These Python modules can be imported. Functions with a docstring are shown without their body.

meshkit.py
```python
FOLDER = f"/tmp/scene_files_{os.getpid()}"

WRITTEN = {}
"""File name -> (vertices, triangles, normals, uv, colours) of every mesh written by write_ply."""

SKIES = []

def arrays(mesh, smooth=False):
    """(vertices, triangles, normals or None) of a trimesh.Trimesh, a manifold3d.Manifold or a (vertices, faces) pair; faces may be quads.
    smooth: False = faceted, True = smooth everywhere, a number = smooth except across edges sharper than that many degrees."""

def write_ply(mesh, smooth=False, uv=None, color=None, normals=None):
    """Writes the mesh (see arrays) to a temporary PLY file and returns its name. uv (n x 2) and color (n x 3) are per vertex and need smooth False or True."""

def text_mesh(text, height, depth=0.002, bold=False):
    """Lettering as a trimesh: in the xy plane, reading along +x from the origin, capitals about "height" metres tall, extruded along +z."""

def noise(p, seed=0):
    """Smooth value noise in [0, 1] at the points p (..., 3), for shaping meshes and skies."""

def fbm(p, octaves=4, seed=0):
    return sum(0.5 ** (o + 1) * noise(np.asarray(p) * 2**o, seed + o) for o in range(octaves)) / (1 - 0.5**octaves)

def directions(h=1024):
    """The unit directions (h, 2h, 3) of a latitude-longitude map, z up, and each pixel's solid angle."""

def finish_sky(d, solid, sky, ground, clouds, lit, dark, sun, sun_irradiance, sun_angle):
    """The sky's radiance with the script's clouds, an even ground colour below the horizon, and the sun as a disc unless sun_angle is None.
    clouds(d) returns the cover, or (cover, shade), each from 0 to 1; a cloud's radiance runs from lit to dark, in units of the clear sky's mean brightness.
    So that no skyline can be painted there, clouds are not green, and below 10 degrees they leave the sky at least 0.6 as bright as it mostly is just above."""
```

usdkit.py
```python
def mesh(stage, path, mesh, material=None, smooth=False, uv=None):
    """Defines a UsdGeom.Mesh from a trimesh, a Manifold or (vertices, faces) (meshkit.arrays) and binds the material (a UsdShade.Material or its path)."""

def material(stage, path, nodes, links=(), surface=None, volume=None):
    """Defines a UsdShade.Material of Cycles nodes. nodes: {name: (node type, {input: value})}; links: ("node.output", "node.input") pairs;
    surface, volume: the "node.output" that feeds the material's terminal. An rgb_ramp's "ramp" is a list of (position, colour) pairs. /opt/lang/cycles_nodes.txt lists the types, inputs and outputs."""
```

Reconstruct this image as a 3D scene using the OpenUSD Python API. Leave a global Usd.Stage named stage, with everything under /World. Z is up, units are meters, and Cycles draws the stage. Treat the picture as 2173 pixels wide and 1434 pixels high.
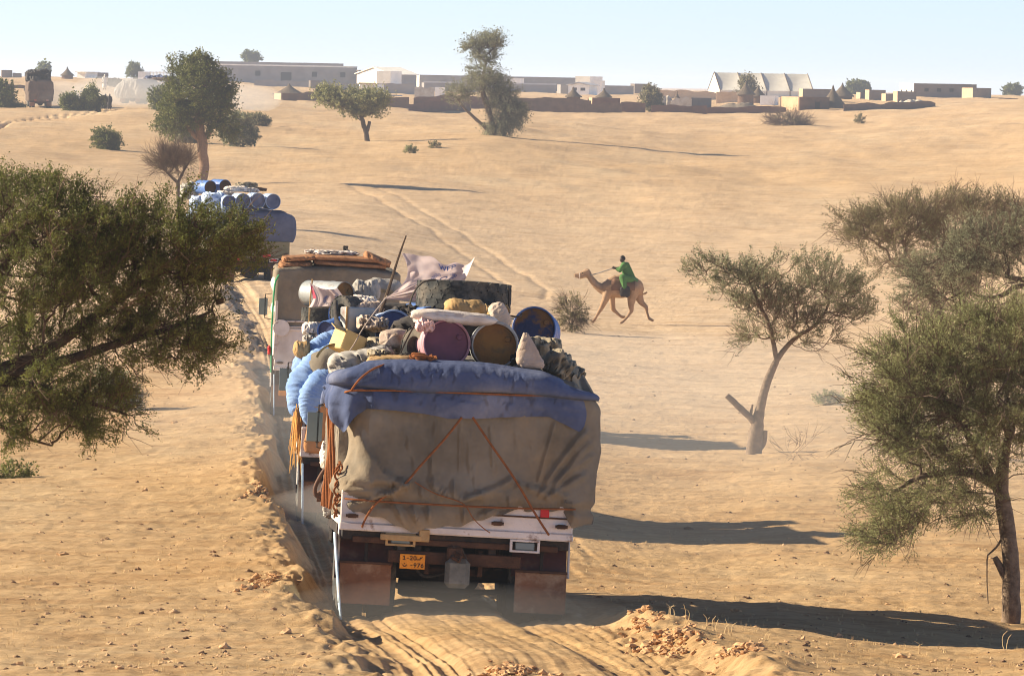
import math, random
import numpy as np
import trimesh
import manifold3d as m3
import usdkit, meshkit
from scipy.interpolate import RBFInterpolator, PchipInterpolator
from pxr import Usd, UsdGeom, UsdLux, UsdShade, Gf, Sdf, Vt

stage = Usd.Stage.CreateInMemory()
UsdGeom.Xform.Define(stage, '/World')
UsdGeom.Scope.Define(stage, '/World/Looks')

# ------------------------------------------------------------------ camera, sky, sun, exposure
H = 10.0                      # eye height, metres
FPX = 15340.0                 # focal length in pixels of a 2173-wide frame (a long lens)
K = 2.6                       # depths below are given in units of K metres: at depth D a metre spans 5900 / D pixels
F0 = FPX / K
W0, H0 = 2173.0, 1434.0
ROLL = math.radians(1.07)
PITCH = math.atan((717.0 - 177.5) / FPX)
EXPOSURE = 1.45
SUN_EL, SUN_AZ = math.radians(25.0), math.radians(12.0)       # azimuth: degrees the sun stands beyond the left-hand side
TO_SUN = np.array([-math.cos(SUN_EL) * math.cos(SUN_AZ), math.cos(SUN_EL) * math.sin(SUN_AZ), math.sin(SUN_EL)])

_f = np.array([0, math.cos(PITCH), -math.sin(PITCH)])
_u0 = np.array([0, math.sin(PITCH), math.cos(PITCH)])
_r0 = np.array([1.0, 0, 0])
_r = math.cos(ROLL) * _r0 + math.sin(ROLL) * _u0
_u = -math.sin(ROLL) * _r0 + math.cos(ROLL) * _u0
EYE = np.array([0, 0, H])
cam = UsdGeom.Camera.Define(stage, '/World/camera')
mtx = np.eye(4)
mtx[0, :3], mtx[1, :3], mtx[2, :3], mtx[3, :3] = _r, _u, -_f, EYE
cam.AddTransformOp().Set(Gf.Matrix4d(*mtx.ravel().tolist()))
cam.CreateHorizontalApertureAttr(36.0)
cam.CreateFocalLengthAttr(36.0 * FPX / W0)
cam.CreateClippingRangeAttr(Gf.Vec2f(0.5, 20000.0))
cam.CreateExposureAttr(EXPOSURE)

sky_mat = usdkit.material(stage, '/World/Looks/sky', {
    'sky': ('sky_texture', {'sky_type': 'single_scattering', 'sun_disc': False, 'sun_elevation': SUN_EL,
                            'sun_rotation': math.atan2(TO_SUN[0], TO_SUN[1]), 'altitude': 2000.0, 'air_density': 0.5,
                            "aerosol_density": 1.0, "ozone_density": 1.0}),
    'tm': ('mix', {'mix_type': 'multiply', 'fac': 1.0, 'color2': (1.0, 0.95, 0.955)}),
    'bg': ('background_shader', {'strength': 0.065})}, [('sky.color', 'tm.color1'), ('tm.color', 'bg.color')], surface='bg.background')
dome = UsdLux.DomeLight.Define(stage, '/World/sky')
UsdShade.MaterialBindingAPI.Apply(dome.GetPrim()).Bind(sky_mat)
dome.GetPrim().SetCustomDataByKey('kind', 'structure')
sun = UsdLux.DistantLight.Define(stage, '/World/sun')
sun.CreateIntensityAttr(1.2)
sun.CreateAngleAttr(0.5)
sun.CreateNormalizeAttr(True)
sun.CreateColorAttr(Gf.Vec3f(1.0, 0.86, 0.66))
zax = TO_SUN / np.linalg.norm(TO_SUN)
xax = np.cross([0, 0, 1.0], zax); xax /= np.linalg.norm(xax)
yax = np.cross(zax, xax)
sm = np.eye(4); sm[0, :3], sm[1, :3], sm[2, :3] = xax, yax, zax
sun.AddTransformOp().Set(Gf.Matrix4d(*sm.ravel().tolist()))

# ------------------------------------------------------------------ helpers
_names = {}


def uname(parent, base):
    k = _names.get((parent, base), 0)
    _names[(parent, base)] = k + 1
    return f'{parent}/{base}' if k == 0 else f'{parent}/{base}_{k:03d}'


LOC = {}


def setdata(prim, label=None, cat=None, group=None, kind=None):
    for k, v in (('label', label), ('category', cat), ('group', group), ('kind', kind)):
        if v:
            prim.SetCustomDataByKey(k, v)


def thing(name, label, cat, loc, group=None, kind=None):
    path = uname('/World', name)
    x = UsdGeom.Xform.Define(stage, path)
    loc = np.asarray(loc, float)
    x.AddTranslateOp().Set(Gf.Vec3d(*loc.tolist()))
    setdata(x.GetPrim(), label, cat, group, kind)
    LOC[path] = loc
    return path


def arr(mesh):
    if hasattr(mesh, 'to_mesh'):
        mm = mesh.to_mesh()
        return np.array(mm.vert_properties[:, :3], float), np.array(mm.tri_verts, int)
    if isinstance(mesh, trimesh.Trimesh):
        return np.array(mesh.vertices, float), np.array(mesh.faces, int)
    v, f = np.asarray(mesh[0], float), np.asarray(mesh[1], int)
    if f.shape[1] == 4:
        f = np.vstack([f[:, [0, 1, 2]], f[:, [0, 2, 3]]])
    return v, f


def cat(*ms):
    vs, fs, n = [], [], 0
    for m_ in ms:
        v, f = arr(m_)
        vs.append(v); fs.append(f + n); n += len(v)
    return np.vstack(vs), np.vstack(fs)


def part(parent, name, mesh, material, smooth=35, label=None, kind=None):
    """a piece of a thing; mesh in world coordinates"""
    path = uname(parent, name)
    top = '/'.join(parent.split('/')[:3])
    v, f = arr(mesh)
    usdkit.mesh(stage, path, (v - LOC[top], f), material, smooth=smooth)
    setdata(stage.GetPrimAtPath(path), label, None, None, kind)
    return path


def single(name, mesh, material, label=None, cat=None, group=None, kind=None, smooth=35):
    """a thing of one mesh"""
    path = uname('/World', name)
    v, f = arr(mesh)
    c = np.array([*(v[:, :2].min(0) + v[:, :2].max(0)) / 2, v[:, 2].min()])
    LOC[path] = c
    m_ = usdkit.mesh(stage, path, (v - c, f), material, smooth=smooth)
    m_.AddTranslateOp().Set(Gf.Vec3d(*c.tolist()))
    setdata(m_.GetPrim(), label, cat, group, kind)
    return path


def P(px, py, D):
    """world point at depth D (K metres each) on the line of sight through a point of the photograph (2173 x 1434)"""
    d = _f + _r * ((px - W0 / 2) / FPX) - _u * ((py - H0 / 2) / FPX)
    return EYE + d * (K * D / d[1])


def unit(v):
    v = np.asarray(v, float)
    return v / (np.linalg.norm(v) + 1e-12)


def smooth01(x):
    x = np.clip(x, 0, 1)
    return x * x * (3 - 2 * x)


def nz(p, seed=0):
    return meshkit.noise(np.asarray(p, float), seed) * 2 - 1


def fb(p, o=4, seed=0):
    return meshkit.fbm(np.asarray(p, float), o, seed) * 2 - 1


def frame(d, up=(0, 0, 1)):
    """right, forward(d), up axes as columns"""
    d = unit(d)
    r = np.cross(d, up)
    if np.linalg.norm(r) < 1e-3:
        r = np.cross(d, (1, 0, 0))
    r = unit(r)
    return np.stack([r, d, np.cross(r, d)], 1)


def xf(mesh, R=None, t=(0, 0, 0)):
    v, f = arr(mesh)
    if R is not None:
        v = v @ np.asarray(R).T
    return v + np.asarray(t, float), f


def box(size, c=(0, 0, 0), R=None, bev=0.0):
    sx, sy, sz = size
    if bev <= 0:
        return xf(trimesh.creation.box(size), R, c)
    b = min(bev, min(size) * 0.45)
    pts = []
    for i in (-1, 1):
        for j in (-1, 1):
            for k in (-1, 1):
                a = np.array([i * sx, j * sy, k * sz]) / 2
                for q in range(3):
                    o = a.copy()
                    for w in range(3):
                        if w != q:
                            o[w] -= np.sign(o[w]) * b
                    pts.append(o)
    return xf(trimesh.convex.convex_hull(np.array(pts)), R, c)


def tube(points, radii, sides=6, cap=True):
    p = np.asarray(points, float)
    n = len(p)
    radii = np.broadcast_to(np.asarray(radii, float), (n,))
    t = np.gradient(p, axis=0)
    t /= np.linalg.norm(t, axis=1, keepdims=True) + 1e-12
    a = np.cross(t[0], [0.3, 0.2, 0.93] if abs(t[0][2]) < 0.8 else [1, 0.1, 0])
    A = np.zeros_like(p)
    for i in range(n):
        a = a - t[i] * np.dot(a, t[i])
        a = a / (np.linalg.norm(a) + 1e-12)
        A[i] = a
    B = np.cross(t, A)
    ang = np.arange(sides) * 2 * np.pi / sides
    v = p[:, None] + radii[:, None, None] * (np.cos(ang)[None, :, None] * A[:, None] + np.sin(ang)[None, :, None] * B[:, None])
    v = v.reshape(-1, 3)
    i, j = np.meshgrid(np.arange(n - 1), np.arange(sides), indexing='ij')
    q = np.stack([i * sides + j, i * sides + (j + 1) % sides, (i + 1) * sides + (j + 1) % sides, (i + 1) * sides + j], -1).reshape(-1, 4)
    f = np.vstack([q[:, [0, 1, 2]], q[:, [0, 2, 3]]])
    if cap:
        e = len(v)
        v = np.vstack([v, p[:1], p[-1:]])
        k = np.arange(sides)
        f = np.vstack([f, np.stack([np.full(sides, e), (k + 1) % sides, k], 1),
                       np.stack([np.full(sides, e + 1), (n - 1) * sides + k, (n - 1) * sides + (k + 1) % sides], 1)])
    return v, f


def curve(pts, n=24):
    pts = np.asarray(pts, float)
    s = np.r_[0, np.cumsum(np.linalg.norm(np.diff(pts, axis=0), axis=1))]
    if len(pts) < 3:
        x = np.linspace(0, s[-1], n)
        return np.stack([np.interp(x, s, pts[:, k]) for k in range(pts.shape[1])], 1)
    return PchipInterpolator(s, pts)(np.linspace(0, s[-1], n))


def grid_faces(nu, nv, wrap=False):
    i, j = np.meshgrid(np.arange(nu if wrap else nu - 1), np.arange(nv - 1), indexing='ij')
    i2 = (i + 1) % nu
    q = np.stack([i * nv + j, i2 * nv + j, i2 * nv + j + 1, i * nv + j + 1], -1).reshape(-1, 4)
    return np.vstack([q[:, [0, 1, 2]], q[:, [0, 2, 3]]])


def lathe(prof, sides=28, R=None, c=(0, 0, 0)):
    """revolves (radius, along y) about the y axis"""
    prof = np.asarray(prof, float)
    ang = np.arange(sides) * 2 * np.pi / sides
    v = np.stack([np.cos(ang)[:, None] * prof[:, 0], np.broadcast_to(prof[:, 1], (sides, len(prof))), np.sin(ang)[:, None] * prof[:, 0]], -1).reshape(-1, 3)
    f = grid_faces(sides, len(prof), True)
    return xf((v, f[:, ::-1]), R, c)


def sack(size, c, R=None, seed=0, nx=40, ny=28, sq=0.55, wr=0.06, pinch=0.0, ends=0.35):
    """a filled sack: size along x (length), y (width), z (height), ears at the ends"""
    a = np.linspace(-1, 1, nx)
    th = np.linspace(0, 2 * np.pi, ny, endpoint=False)
    rad = np.clip(1 - np.abs(a) ** (2.6 + sq * 3), 0, 1) ** ends
    v = []
    for ai, r in zip(a, rad):
        cc, ss = np.cos(th), np.sin(th)
        e = 1 - sq * 0.5
        yy = np.sign(cc) * np.abs(cc) ** e * r
        zz = np.sign(ss) * np.abs(ss) ** e * (r * (1 - pinch * np.abs(ai) ** 3))
        v.append(np.stack([np.full(ny, ai), yy, zz], 1))
    v = np.concatenate(v)
    n = fb(v * 1.7 + seed * 7.1, 3, seed) * wr * 2.2 + nz(v * [3.0, 8, 8] + seed * 3.3, seed + 5) * wr
    cr = 1 - np.abs(fb(v * [2.2, 2.6, 2.6] + seed * 1.9, 3, seed + 8)) * 4
    n = n - np.clip(cr, 0, 1) ** 2 * wr * 1.6
    end = np.abs(v[:, :1]) ** 6
    v = v * (1 + n[:, None] * np.array([0.3, 1, 1])) + end * 0.07 * nz(v * 9 + seed, seed + 2)[:, None]
    v[:, 2] = np.where(v[:, 2] < 0, v[:, 2] * 0.82, v[:, 2])
    v[:, 2] += 0.10 * nz(np.stack([v[:, 0] * 1.3, v[:, 0] * 0 + seed, v[:, 0] * 0], 1), seed + 1)
    v = v * (np.asarray(size) / 2)
    return xf((v, grid_faces(nx, ny, False)[:, ::-1] if False else _ringfaces(nx, ny)), R, c)


def _ringfaces(nx, ny):
    i, j = np.meshgrid(np.arange(nx - 1), np.arange(ny), indexing='ij')
    j2 = (j + 1) % ny
    q = np.stack([i * ny + j, (i + 1) * ny + j, (i + 1) * ny + j2, i * ny + j2], -1).reshape(-1, 4)
    return np.vstack([q[:, [0, 2, 1]], q[:, [0, 3, 2]]])


def rotz(a):
    c, s = math.cos(a), math.sin(a)
    return np.array([[c, -s, 0], [s, c, 0], [0, 0, 1.0]])


def roty(a):
    c, s = math.cos(a), math.sin(a)
    return np.array([[c, 0, s], [0, 1, 0], [-s, 0, c]])


def rotx(a):
    c, s = math.cos(a), math.sin(a)
    return np.array([[1, 0, 0], [0, c, -s], [0, s, c]])


# ------------------------------------------------------------------ materials
def M(name, c1, c2=None, scale=3.0, rough=0.85, bump=0.0, bscale=40.0, spec=0.25, metal=0.0, c3=None, s3=1.2, f3=0.5, w3=0.08, stretch=None, trans=0.0, lo=0.35, hi=0.65, dist=0.02, obj=False):
    """procedural surface: c1 to c2 by noise; c3: a second colour in patches (rust, dust)"""
    path = '/World/Looks/' + name
    nodes = {'g': ('texture_coordinate', {}) if obj else ('geometry', {}), 'p': ('principled_bsdf', {'roughness': rough, 'specular_ior_level': spec, 'metallic': metal})}
    src = 'g.object' if obj else 'g.position'
    links = []
    if stretch:
        nodes['mp'] = ('mapping', {'scale': stretch})
        links.append((src, 'mp.vector'))
        src = 'mp.vector'
    col = None
    if c2 is not None:
        nodes['n'] = ('noise_texture', {'scale': scale, 'detail': 5.0, 'roughness': 0.62})
        nodes['r'] = ('rgb_ramp', {'ramp': [(lo, c1), (hi, c2)]})
        links += [(src, 'n.vector'), ('n.fac', 'r.fac')]
        col = 'r.color'
    if c3 is not None:
        nodes['n3'] = ('noise_texture', {'scale': s3, 'detail': 6.0, 'roughness': 0.65})
        nodes['r3'] = ('rgb_ramp', {'ramp': [(f3 - w3, (0, 0, 0)), (f3 + w3, (1, 1, 1))]})
        nodes['m3'] = ('mix', {'color1': c1, 'color2': c3})
        links += [(src, 'n3.vector'), ('n3.fac', 'r3.fac'), ('r3.color', 'm3.fac')]
        if col:
            links.append((col, 'm3.color1'))
        col = 'm3.color'
    if col:
        links.append((col, 'p.base_color'))
    else:
        nodes['p'][1]['base_color'] = c1
    if bump:
        nodes['bn'] = ('noise_texture', {'scale': bscale, 'detail': 4.0, 'roughness': 0.6})
        nodes['b'] = ('bump', {'strength': bump, 'distance': dist})
        links += [(src, 'bn.vector'), ('bn.fac', 'b.height'), ('b.normal', 'p.normal')]
    surf = 'p.BSDF'
    if trans > 0:
        nodes['t'] = ('translucent_bsdf', {'color': c1})
        nodes['mx'] = ('mix_closure', {'fac': trans})
        links += [('p.BSDF', 'mx.closure1'), ('t.BSDF', 'mx.closure2')]
        if col:
            links.append((col, 't.color'))
        surf = 'mx.closure'
    return usdkit.material(stage, path, nodes, links, surface=surf)

# ------------------------------------------------------------------ the ground
CTRL = [  # (px, py, depth)
    (0, 1434, 24.5), (500, 1434, 24.5), (0, 1300, 29.2), (300, 1300, 29.2), (0, 1200, 33.2), (300, 1200, 33.2), (600, 1210, 33.0),
    (300, 1000, 44.8), (0, 1000, 45.2), (560, 1000, 44.3), (350, 850, 58), (0, 850, 59), (545, 850, 57), (450, 680, 82), (200, 680, 84),
    (0, 600, 102), (530, 585, 107), (250, 500, 128), (0, 430, 165), (425, 390, 205), (740, 392, 205), (100, 330, 225), (250, 300, 248), (100, 232, 318),
    (330, 227, 322), (600, 235, 335), (777, 297, 265), (1045, 286, 270), (640, 300, 262), (560, 480, 150),
    (1086, 1434, 25.2), (1350, 1314, 30.2), (1500, 1345, 28.6), (1700, 1390, 27.0), (2173, 1434, 26.2), (1480, 1310, 32.0), (1250, 1285, 32.8), (2150, 1322, 34),
    (1800, 1330, 32.3), (1700, 1200, 38.5), (2100, 1180, 39.5), (1700, 1000, 52), (2100, 1000, 53), (1610, 966, 56), (1300, 960, 56), (1300, 850, 68), (1750, 850, 70),
    (1320, 682, 111), (1600, 690, 108), (2050, 700, 105), (1000, 600, 128), (1500, 590, 140), (2000, 590, 140), (800, 470, 165), (1086, 480, 174), (1500, 490, 176),
    (2100, 490, 176), (1086, 390, 216), (1500, 390, 224), (2100, 390, 224), (1500, 300, 300), (2100, 300, 295), (1200, 238, 392), (1500, 240, 392), (1850, 235, 392), (900, 240, 372),
    (2173, 226, 380), (60, 187, 420), (300, 192, 430), (560, 199, 440), (60, 165, 620), (280, 169, 620), (900, 205, 500), (1300, 208, 520), (1800, 208, 500), (2150, 210, 480),
    (0, 166, 1100), (700, 180, 1100), (1300, 191, 1100), (2173, 207, 1100),
    (0, 161, 4000), (700, 174, 4000), (1300, 185, 4000), (2173, 202, 4000)]
_cp = np.array([P(*c) for c in CTRL])
ULIM = 0.24


def _uv(x, y):
    D = np.clip(y / K, 23.0, 5000.0)
    u = x / D
    u = np.where(np.abs(u) > ULIM, np.sign(u) * (ULIM + 0.03 * np.tanh((np.abs(u) - ULIM) / 0.1)), u)
    return np.stack([u * 5.0, np.log(D)], -1)


_rbf = RBFInterpolator(_uv(_cp[:, 0], _cp[:, 1]), H - _cp[:, 2], kernel='thin_plate_spline', smoothing=2e-3)

PATH_D = [0, 20, 24, 26, 29, 31.2, 36, 41.5, 57.5, 80, 105, 125, 150, 200, 260, 320]
PATH_PX = [None, None, 1215, 1150, 1035, 962, 880, 818, 716, 640, 545, 470, 350, 200, 110, 60]
PATH_X = [3.2, 1.25, 0.52] + [(px - W0 / 2) / F0 * d for px, d in zip(PATH_PX[3:], PATH_D[3:])]
path_x = PchipInterpolator(PATH_D, PATH_X)
path_dx = path_x.derivative()
road_drop = PchipInterpolator([0, 20, 24, 26, 29, 31.2, 36, 41.5, 57.5, 80, 105, 125, 150, 400], [5.1, 5.15, 5.36, 5.52, 5.83, 6.06, 6.37, 6.65, 6.98, 7.4, 7.72, 7.8, 7.8, 4.0])


def base_z(x, y):
    x, y = np.broadcast_arrays(np.asarray(x, float), np.asarray(y, float))
    q = _uv(x.ravel(), y.ravel())
    z = H - np.concatenate([_rbf(q[i:i + 100000]) for i in range(0, len(q), 100000)])
    return z.reshape(x.shape)


def path_s(x, y):
    yy = np.clip(y / K, 0, 320)
    sl = path_dx(yy) / K
    return (x - path_x(yy)) / np.sqrt(1 + sl * sl)


def ground_z(x, y, fine=False):
    x, y = np.broadcast_arrays(np.asarray(x, float), np.asarray(y, float))
    z = base_z(x, y)
    D = np.clip(y / K, 20, 400)
    yn = y / K                  # along the view
    far = np.clip(D / 60.0, 1, 6)
    o = np.zeros_like(x)
    z = z + 0.16 * far ** 0.6 * fb(np.stack([x / 7, y / 16, o], -1), 3, 3) * smooth01((D - 40) / 40 + 0.35)
    p2 = np.stack([x * 0.9, y * 0.6, o], -1)
    z = z + 0.05 * fb(p2, 4, 11) + 0.02 * fb(np.stack([x * 3.0, y * 1.4, o], -1), 3, 12) * np.clip(90 / D, 0, 1)
    # the sunken track
    s = path_s(x, y)
    e = 0.16 * nz(np.stack([o, yn * 0.55, o], -1), 21) + 0.09 * nz(np.stack([o, yn * 2.1, o], -1), 22) + 0.05 * nz(np.stack([x * 4, y * 2.0, o], -1), 23)
    sl = -1.62 + e
    sr = 1.75 + 0.2 * nz(np.stack([o, yn * 0.6, o], -1), 24) + 0.08 * nz(np.stack([x * 3, y * 1.5, o], -1), 25)
    wl = smooth01((s - sl + 0.08) / (0.30 + 0.2 * nz(np.stack([o, yn * 1.3, o], -1), 28)))
    wr_ = 1 - smooth01((s - sr + 0.15) / (0.55 + 2.5 * smooth01((D - 34) / 6)))
    fade = 1 - smooth01((D - 100) / 45)
    zr = H - road_drop(D)
    rut = np.maximum(np.exp(-(np.abs(np.abs(s) - 1.02) / 0.40) ** 4), 0)
    ridge = (0.11 + 0.05 * nz(np.stack([s * .7, yn * 1.1, o], -1), 36)) * (1 - rut) * np.exp(-(s / 1.5) ** 6)
    zr = zr + ridge + 0.035 * fb(np.stack([s * 2.4, y * 0.25, o], -1), 4, 31) * (1 - rut)
    zr = zr + (0.012 + 0.024 * rut) * nz(np.stack([s * 11, y * 0.03, o], -1), 32) + (0.006 + 0.016 * rut) * nz(np.stack([s * 24, y * 0.045, o], -1), 33)
    berm = 0.06 * np.exp(-((s - sl + 0.30) / 0.40) ** 2) + 0.07 * np.exp(-((s - sr - 0.35) / 0.35) ** 2) * smooth01((36 - D) / 4)
    berm = berm * (0.6 + 0.8 * nz(np.stack([x * 1.5, y * 0.6, o], -1), 26))
    w = wl * wr_ * fade
    z = z + (berm * fade) * (1 - w)
    z = z + w * (zr - z)
    # clods along the broken edges
    edge = np.exp(-((s - sl + 0.12) / 0.35) ** 2) + np.exp(-((s - sr - 0.1) / 0.5) ** 2) * smooth01((34 - D) / 4)
    z = z + edge * fade * 0.035 * nz(np.stack([x * 9, y * 3.2, o], -1), 29) + edge * fade * 0.07 * np.clip(fb(np.stack([x * 3.2, y * 1.2, o], -1), 4, 27), -0.6, 1)
    # thin wheel tracks on the far slope
    for pts, dep in ((TRACK_A, 0.055), (TRACK_B, 0.30)):
        tx = np.interp(yn, pts[:, 1], pts[:, 0])
        inside = (yn > pts[0, 1]) & (yn < pts[-1, 1])
        for off in (-0.95, 0.95):
            z = z - dep * inside * np.exp(-((x - tx - off) / (0.12 + yn * 0.0006)) ** 2)
    if fine:
        z = z + 0.012 * fb(np.stack([x * 8, y * 3, o], -1), 2, 41) * np.clip(50 / D, 0, 1)
        wind = nz(np.stack([x * 1.1 + y * 0.3, y * 1.6 - x * 0.7, o], -1), 42)
        z = z + 0.014 * wind * np.clip(70 / D, 0, 1)
    return z


TRACK_A = np.array([[(1105 - W0 / 2) / F0 * 122, 122], [(1118 - W0 / 2) / F0 * 128, 128], [(1060 - W0 / 2) / F0 * 140, 140], [(950 - W0 / 2) / F0 * 160, 160], [(850 - W0 / 2) / F0 * 185, 185], [(760 - W0 / 2) / F0 * 205, 205]])
TRACK_B = np.array([[-49.0, 245], [-50.0, 262], [-52, 280], [-49, 300], [-44, 318]])


def G(px, D):
    x = P(px, 600, D)[0]
    return np.array([x, K * D, float(ground_z(x, K * D))])


def build_ground():
    u = np.unique(np.r_[np.linspace(-0.215, -0.105, 150), np.linspace(-0.105, 0.075, 430), np.linspace(0.075, 0.215, 180)].round(6))
    u = np.r_[-np.geomspace(2.6, 0.23, 16), u, np.geomspace(0.23, 2.6, 16)]
    rows = [20.0]
    while rows[-1] < 4500:
        D = rows[-1]
        rows.append(D * (1.0019 + 0.0028 * smooth01((D - 45) / 70) + 0.004 * smooth01((D - 130) / 150) + 0.06 * smooth01((D - 430) / 800)) if D > 23.5 else D + 0.4)
    rows = np.array(rows)
    X = u[None, :] * rows[:, None]
    Y = np.broadcast_to(K * rows[:, None], X.shape)
    Z = ground_z(X, Y, True)
    near = np.array([-400.0, -150, -60, -20, 0, 10, 16])
    nearY = near * K
    Xn = np.broadcast_to(u[None, :] * 20.0, (len(near), len(u)))
    Xn = Xn * (1 + np.abs(near - 20)[:, None] / 20)
    Yn = np.broadcast_to(nearY[:, None], Xn.shape)
    Zn = np.broadcast_to(Z[0][None, :], Xn.shape)
    v = np.concatenate([np.stack([Xn, Yn, Zn], -1), np.stack([X, Y, Z], -1)]).reshape(-1, 3)
    nr = len(near) + len(rows)
    f = grid_faces(nr, len(u))[:, ::-1]
    return v, f


sand = usdkit.material(stage, '/World/Looks/sand', {
    'g': ('geometry', {}),
    'mpw': ('mapping', {'scale': (0.55, 1.0, 1.0), 'rotation': (0, 0, 0.35)}),
    'mpb': ('mapping', {'scale': (0.10, 0.028, 0.1)}),
    'sx': ('separate_xyz', {}),
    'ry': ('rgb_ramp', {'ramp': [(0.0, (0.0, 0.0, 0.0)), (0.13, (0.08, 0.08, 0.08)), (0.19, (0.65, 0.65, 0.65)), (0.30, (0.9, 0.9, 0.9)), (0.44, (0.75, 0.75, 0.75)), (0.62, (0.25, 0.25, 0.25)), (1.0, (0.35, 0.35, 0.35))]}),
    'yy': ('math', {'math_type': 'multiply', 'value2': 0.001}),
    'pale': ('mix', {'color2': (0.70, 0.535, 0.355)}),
    'n4': ('noise_texture', {'scale': 0.5, 'detail': 7.0, 'roughness': 0.65}),
    'r4': ('rgb_ramp', {'ramp': [(0.35, (0.86, 0.80, 0.74)), (0.5, (1.0, 1.0, 1.0)), (0.68, (1.06, 1.05, 1.03))]}),
    'm4': ('mix', {'mix_type': 'multiply', 'fac': 1.0}),
    'n1': ('noise_texture', {'scale': 1.0, 'detail': 6.0, 'roughness': 0.6}),
    'r1': ('rgb_ramp', {'ramp': [(0.36, (0.55, 0.360, 0.165)), (0.52, (0.61, 0.415, 0.210)), (0.66, (0.64, 0.47, 0.26))]}),
    'n2': ('noise_texture', {'scale': 2.4, 'detail': 8.0, 'roughness': 0.7}),
    'r2': ('rgb_ramp', {'ramp': [(0.36, (0.80, 0.74, 0.66)), (0.56, (1.0, 1.0, 1.0)), (0.72, (1.07, 1.05, 1.0))]}),
    'm2': ('mix', {'mix_type': 'multiply', 'fac': 1.0}),
    'n3': ('noise_texture', {'scale': 26.0, 'detail': 6.0, 'roughness': 0.75}),
    'r3': ('rgb_ramp', {'ramp': [(0.33, (0.62, 0.55, 0.47)), (0.46, (1.0, 1.0, 1.0))]}),
    'm3': ('mix', {'mix_type': 'multiply', 'fac': 0.75}),
    'p': ('principled_bsdf', {'roughness': 0.95, 'specular_ior_level': 0.1, 'diffuse_roughness': 0.6}),
    'bn': ('noise_texture', {'scale': 9.0, 'detail': 8.0, 'roughness': 0.7}),
    'b': ('bump', {'strength': 0.95, 'distance': 0.07}),
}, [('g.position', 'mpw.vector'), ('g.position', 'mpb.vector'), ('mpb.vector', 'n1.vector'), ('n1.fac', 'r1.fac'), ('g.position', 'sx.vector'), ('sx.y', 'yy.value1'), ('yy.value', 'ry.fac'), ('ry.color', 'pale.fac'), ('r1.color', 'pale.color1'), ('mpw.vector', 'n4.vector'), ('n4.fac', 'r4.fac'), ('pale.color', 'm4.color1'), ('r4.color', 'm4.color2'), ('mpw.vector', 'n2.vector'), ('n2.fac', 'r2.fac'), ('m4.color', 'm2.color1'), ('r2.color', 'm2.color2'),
    ('mpw.vector', 'n3.vector'), ('n3.fac', 'r3.fac'), ('m2.color', 'm3.color1'), ('r3.color', 'm3.color2'), ('m3.color', 'p.base_color'),
    ('mpw.vector', 'bn.vector'), ('bn.fac', 'b.height'), ('b.normal', 'p.normal')], surface='p.BSDF')
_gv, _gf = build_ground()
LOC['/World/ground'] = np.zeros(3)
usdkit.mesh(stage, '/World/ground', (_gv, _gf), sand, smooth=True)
setdata(stage.GetPrimAtPath('/World/ground'), kind='structure')

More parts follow.
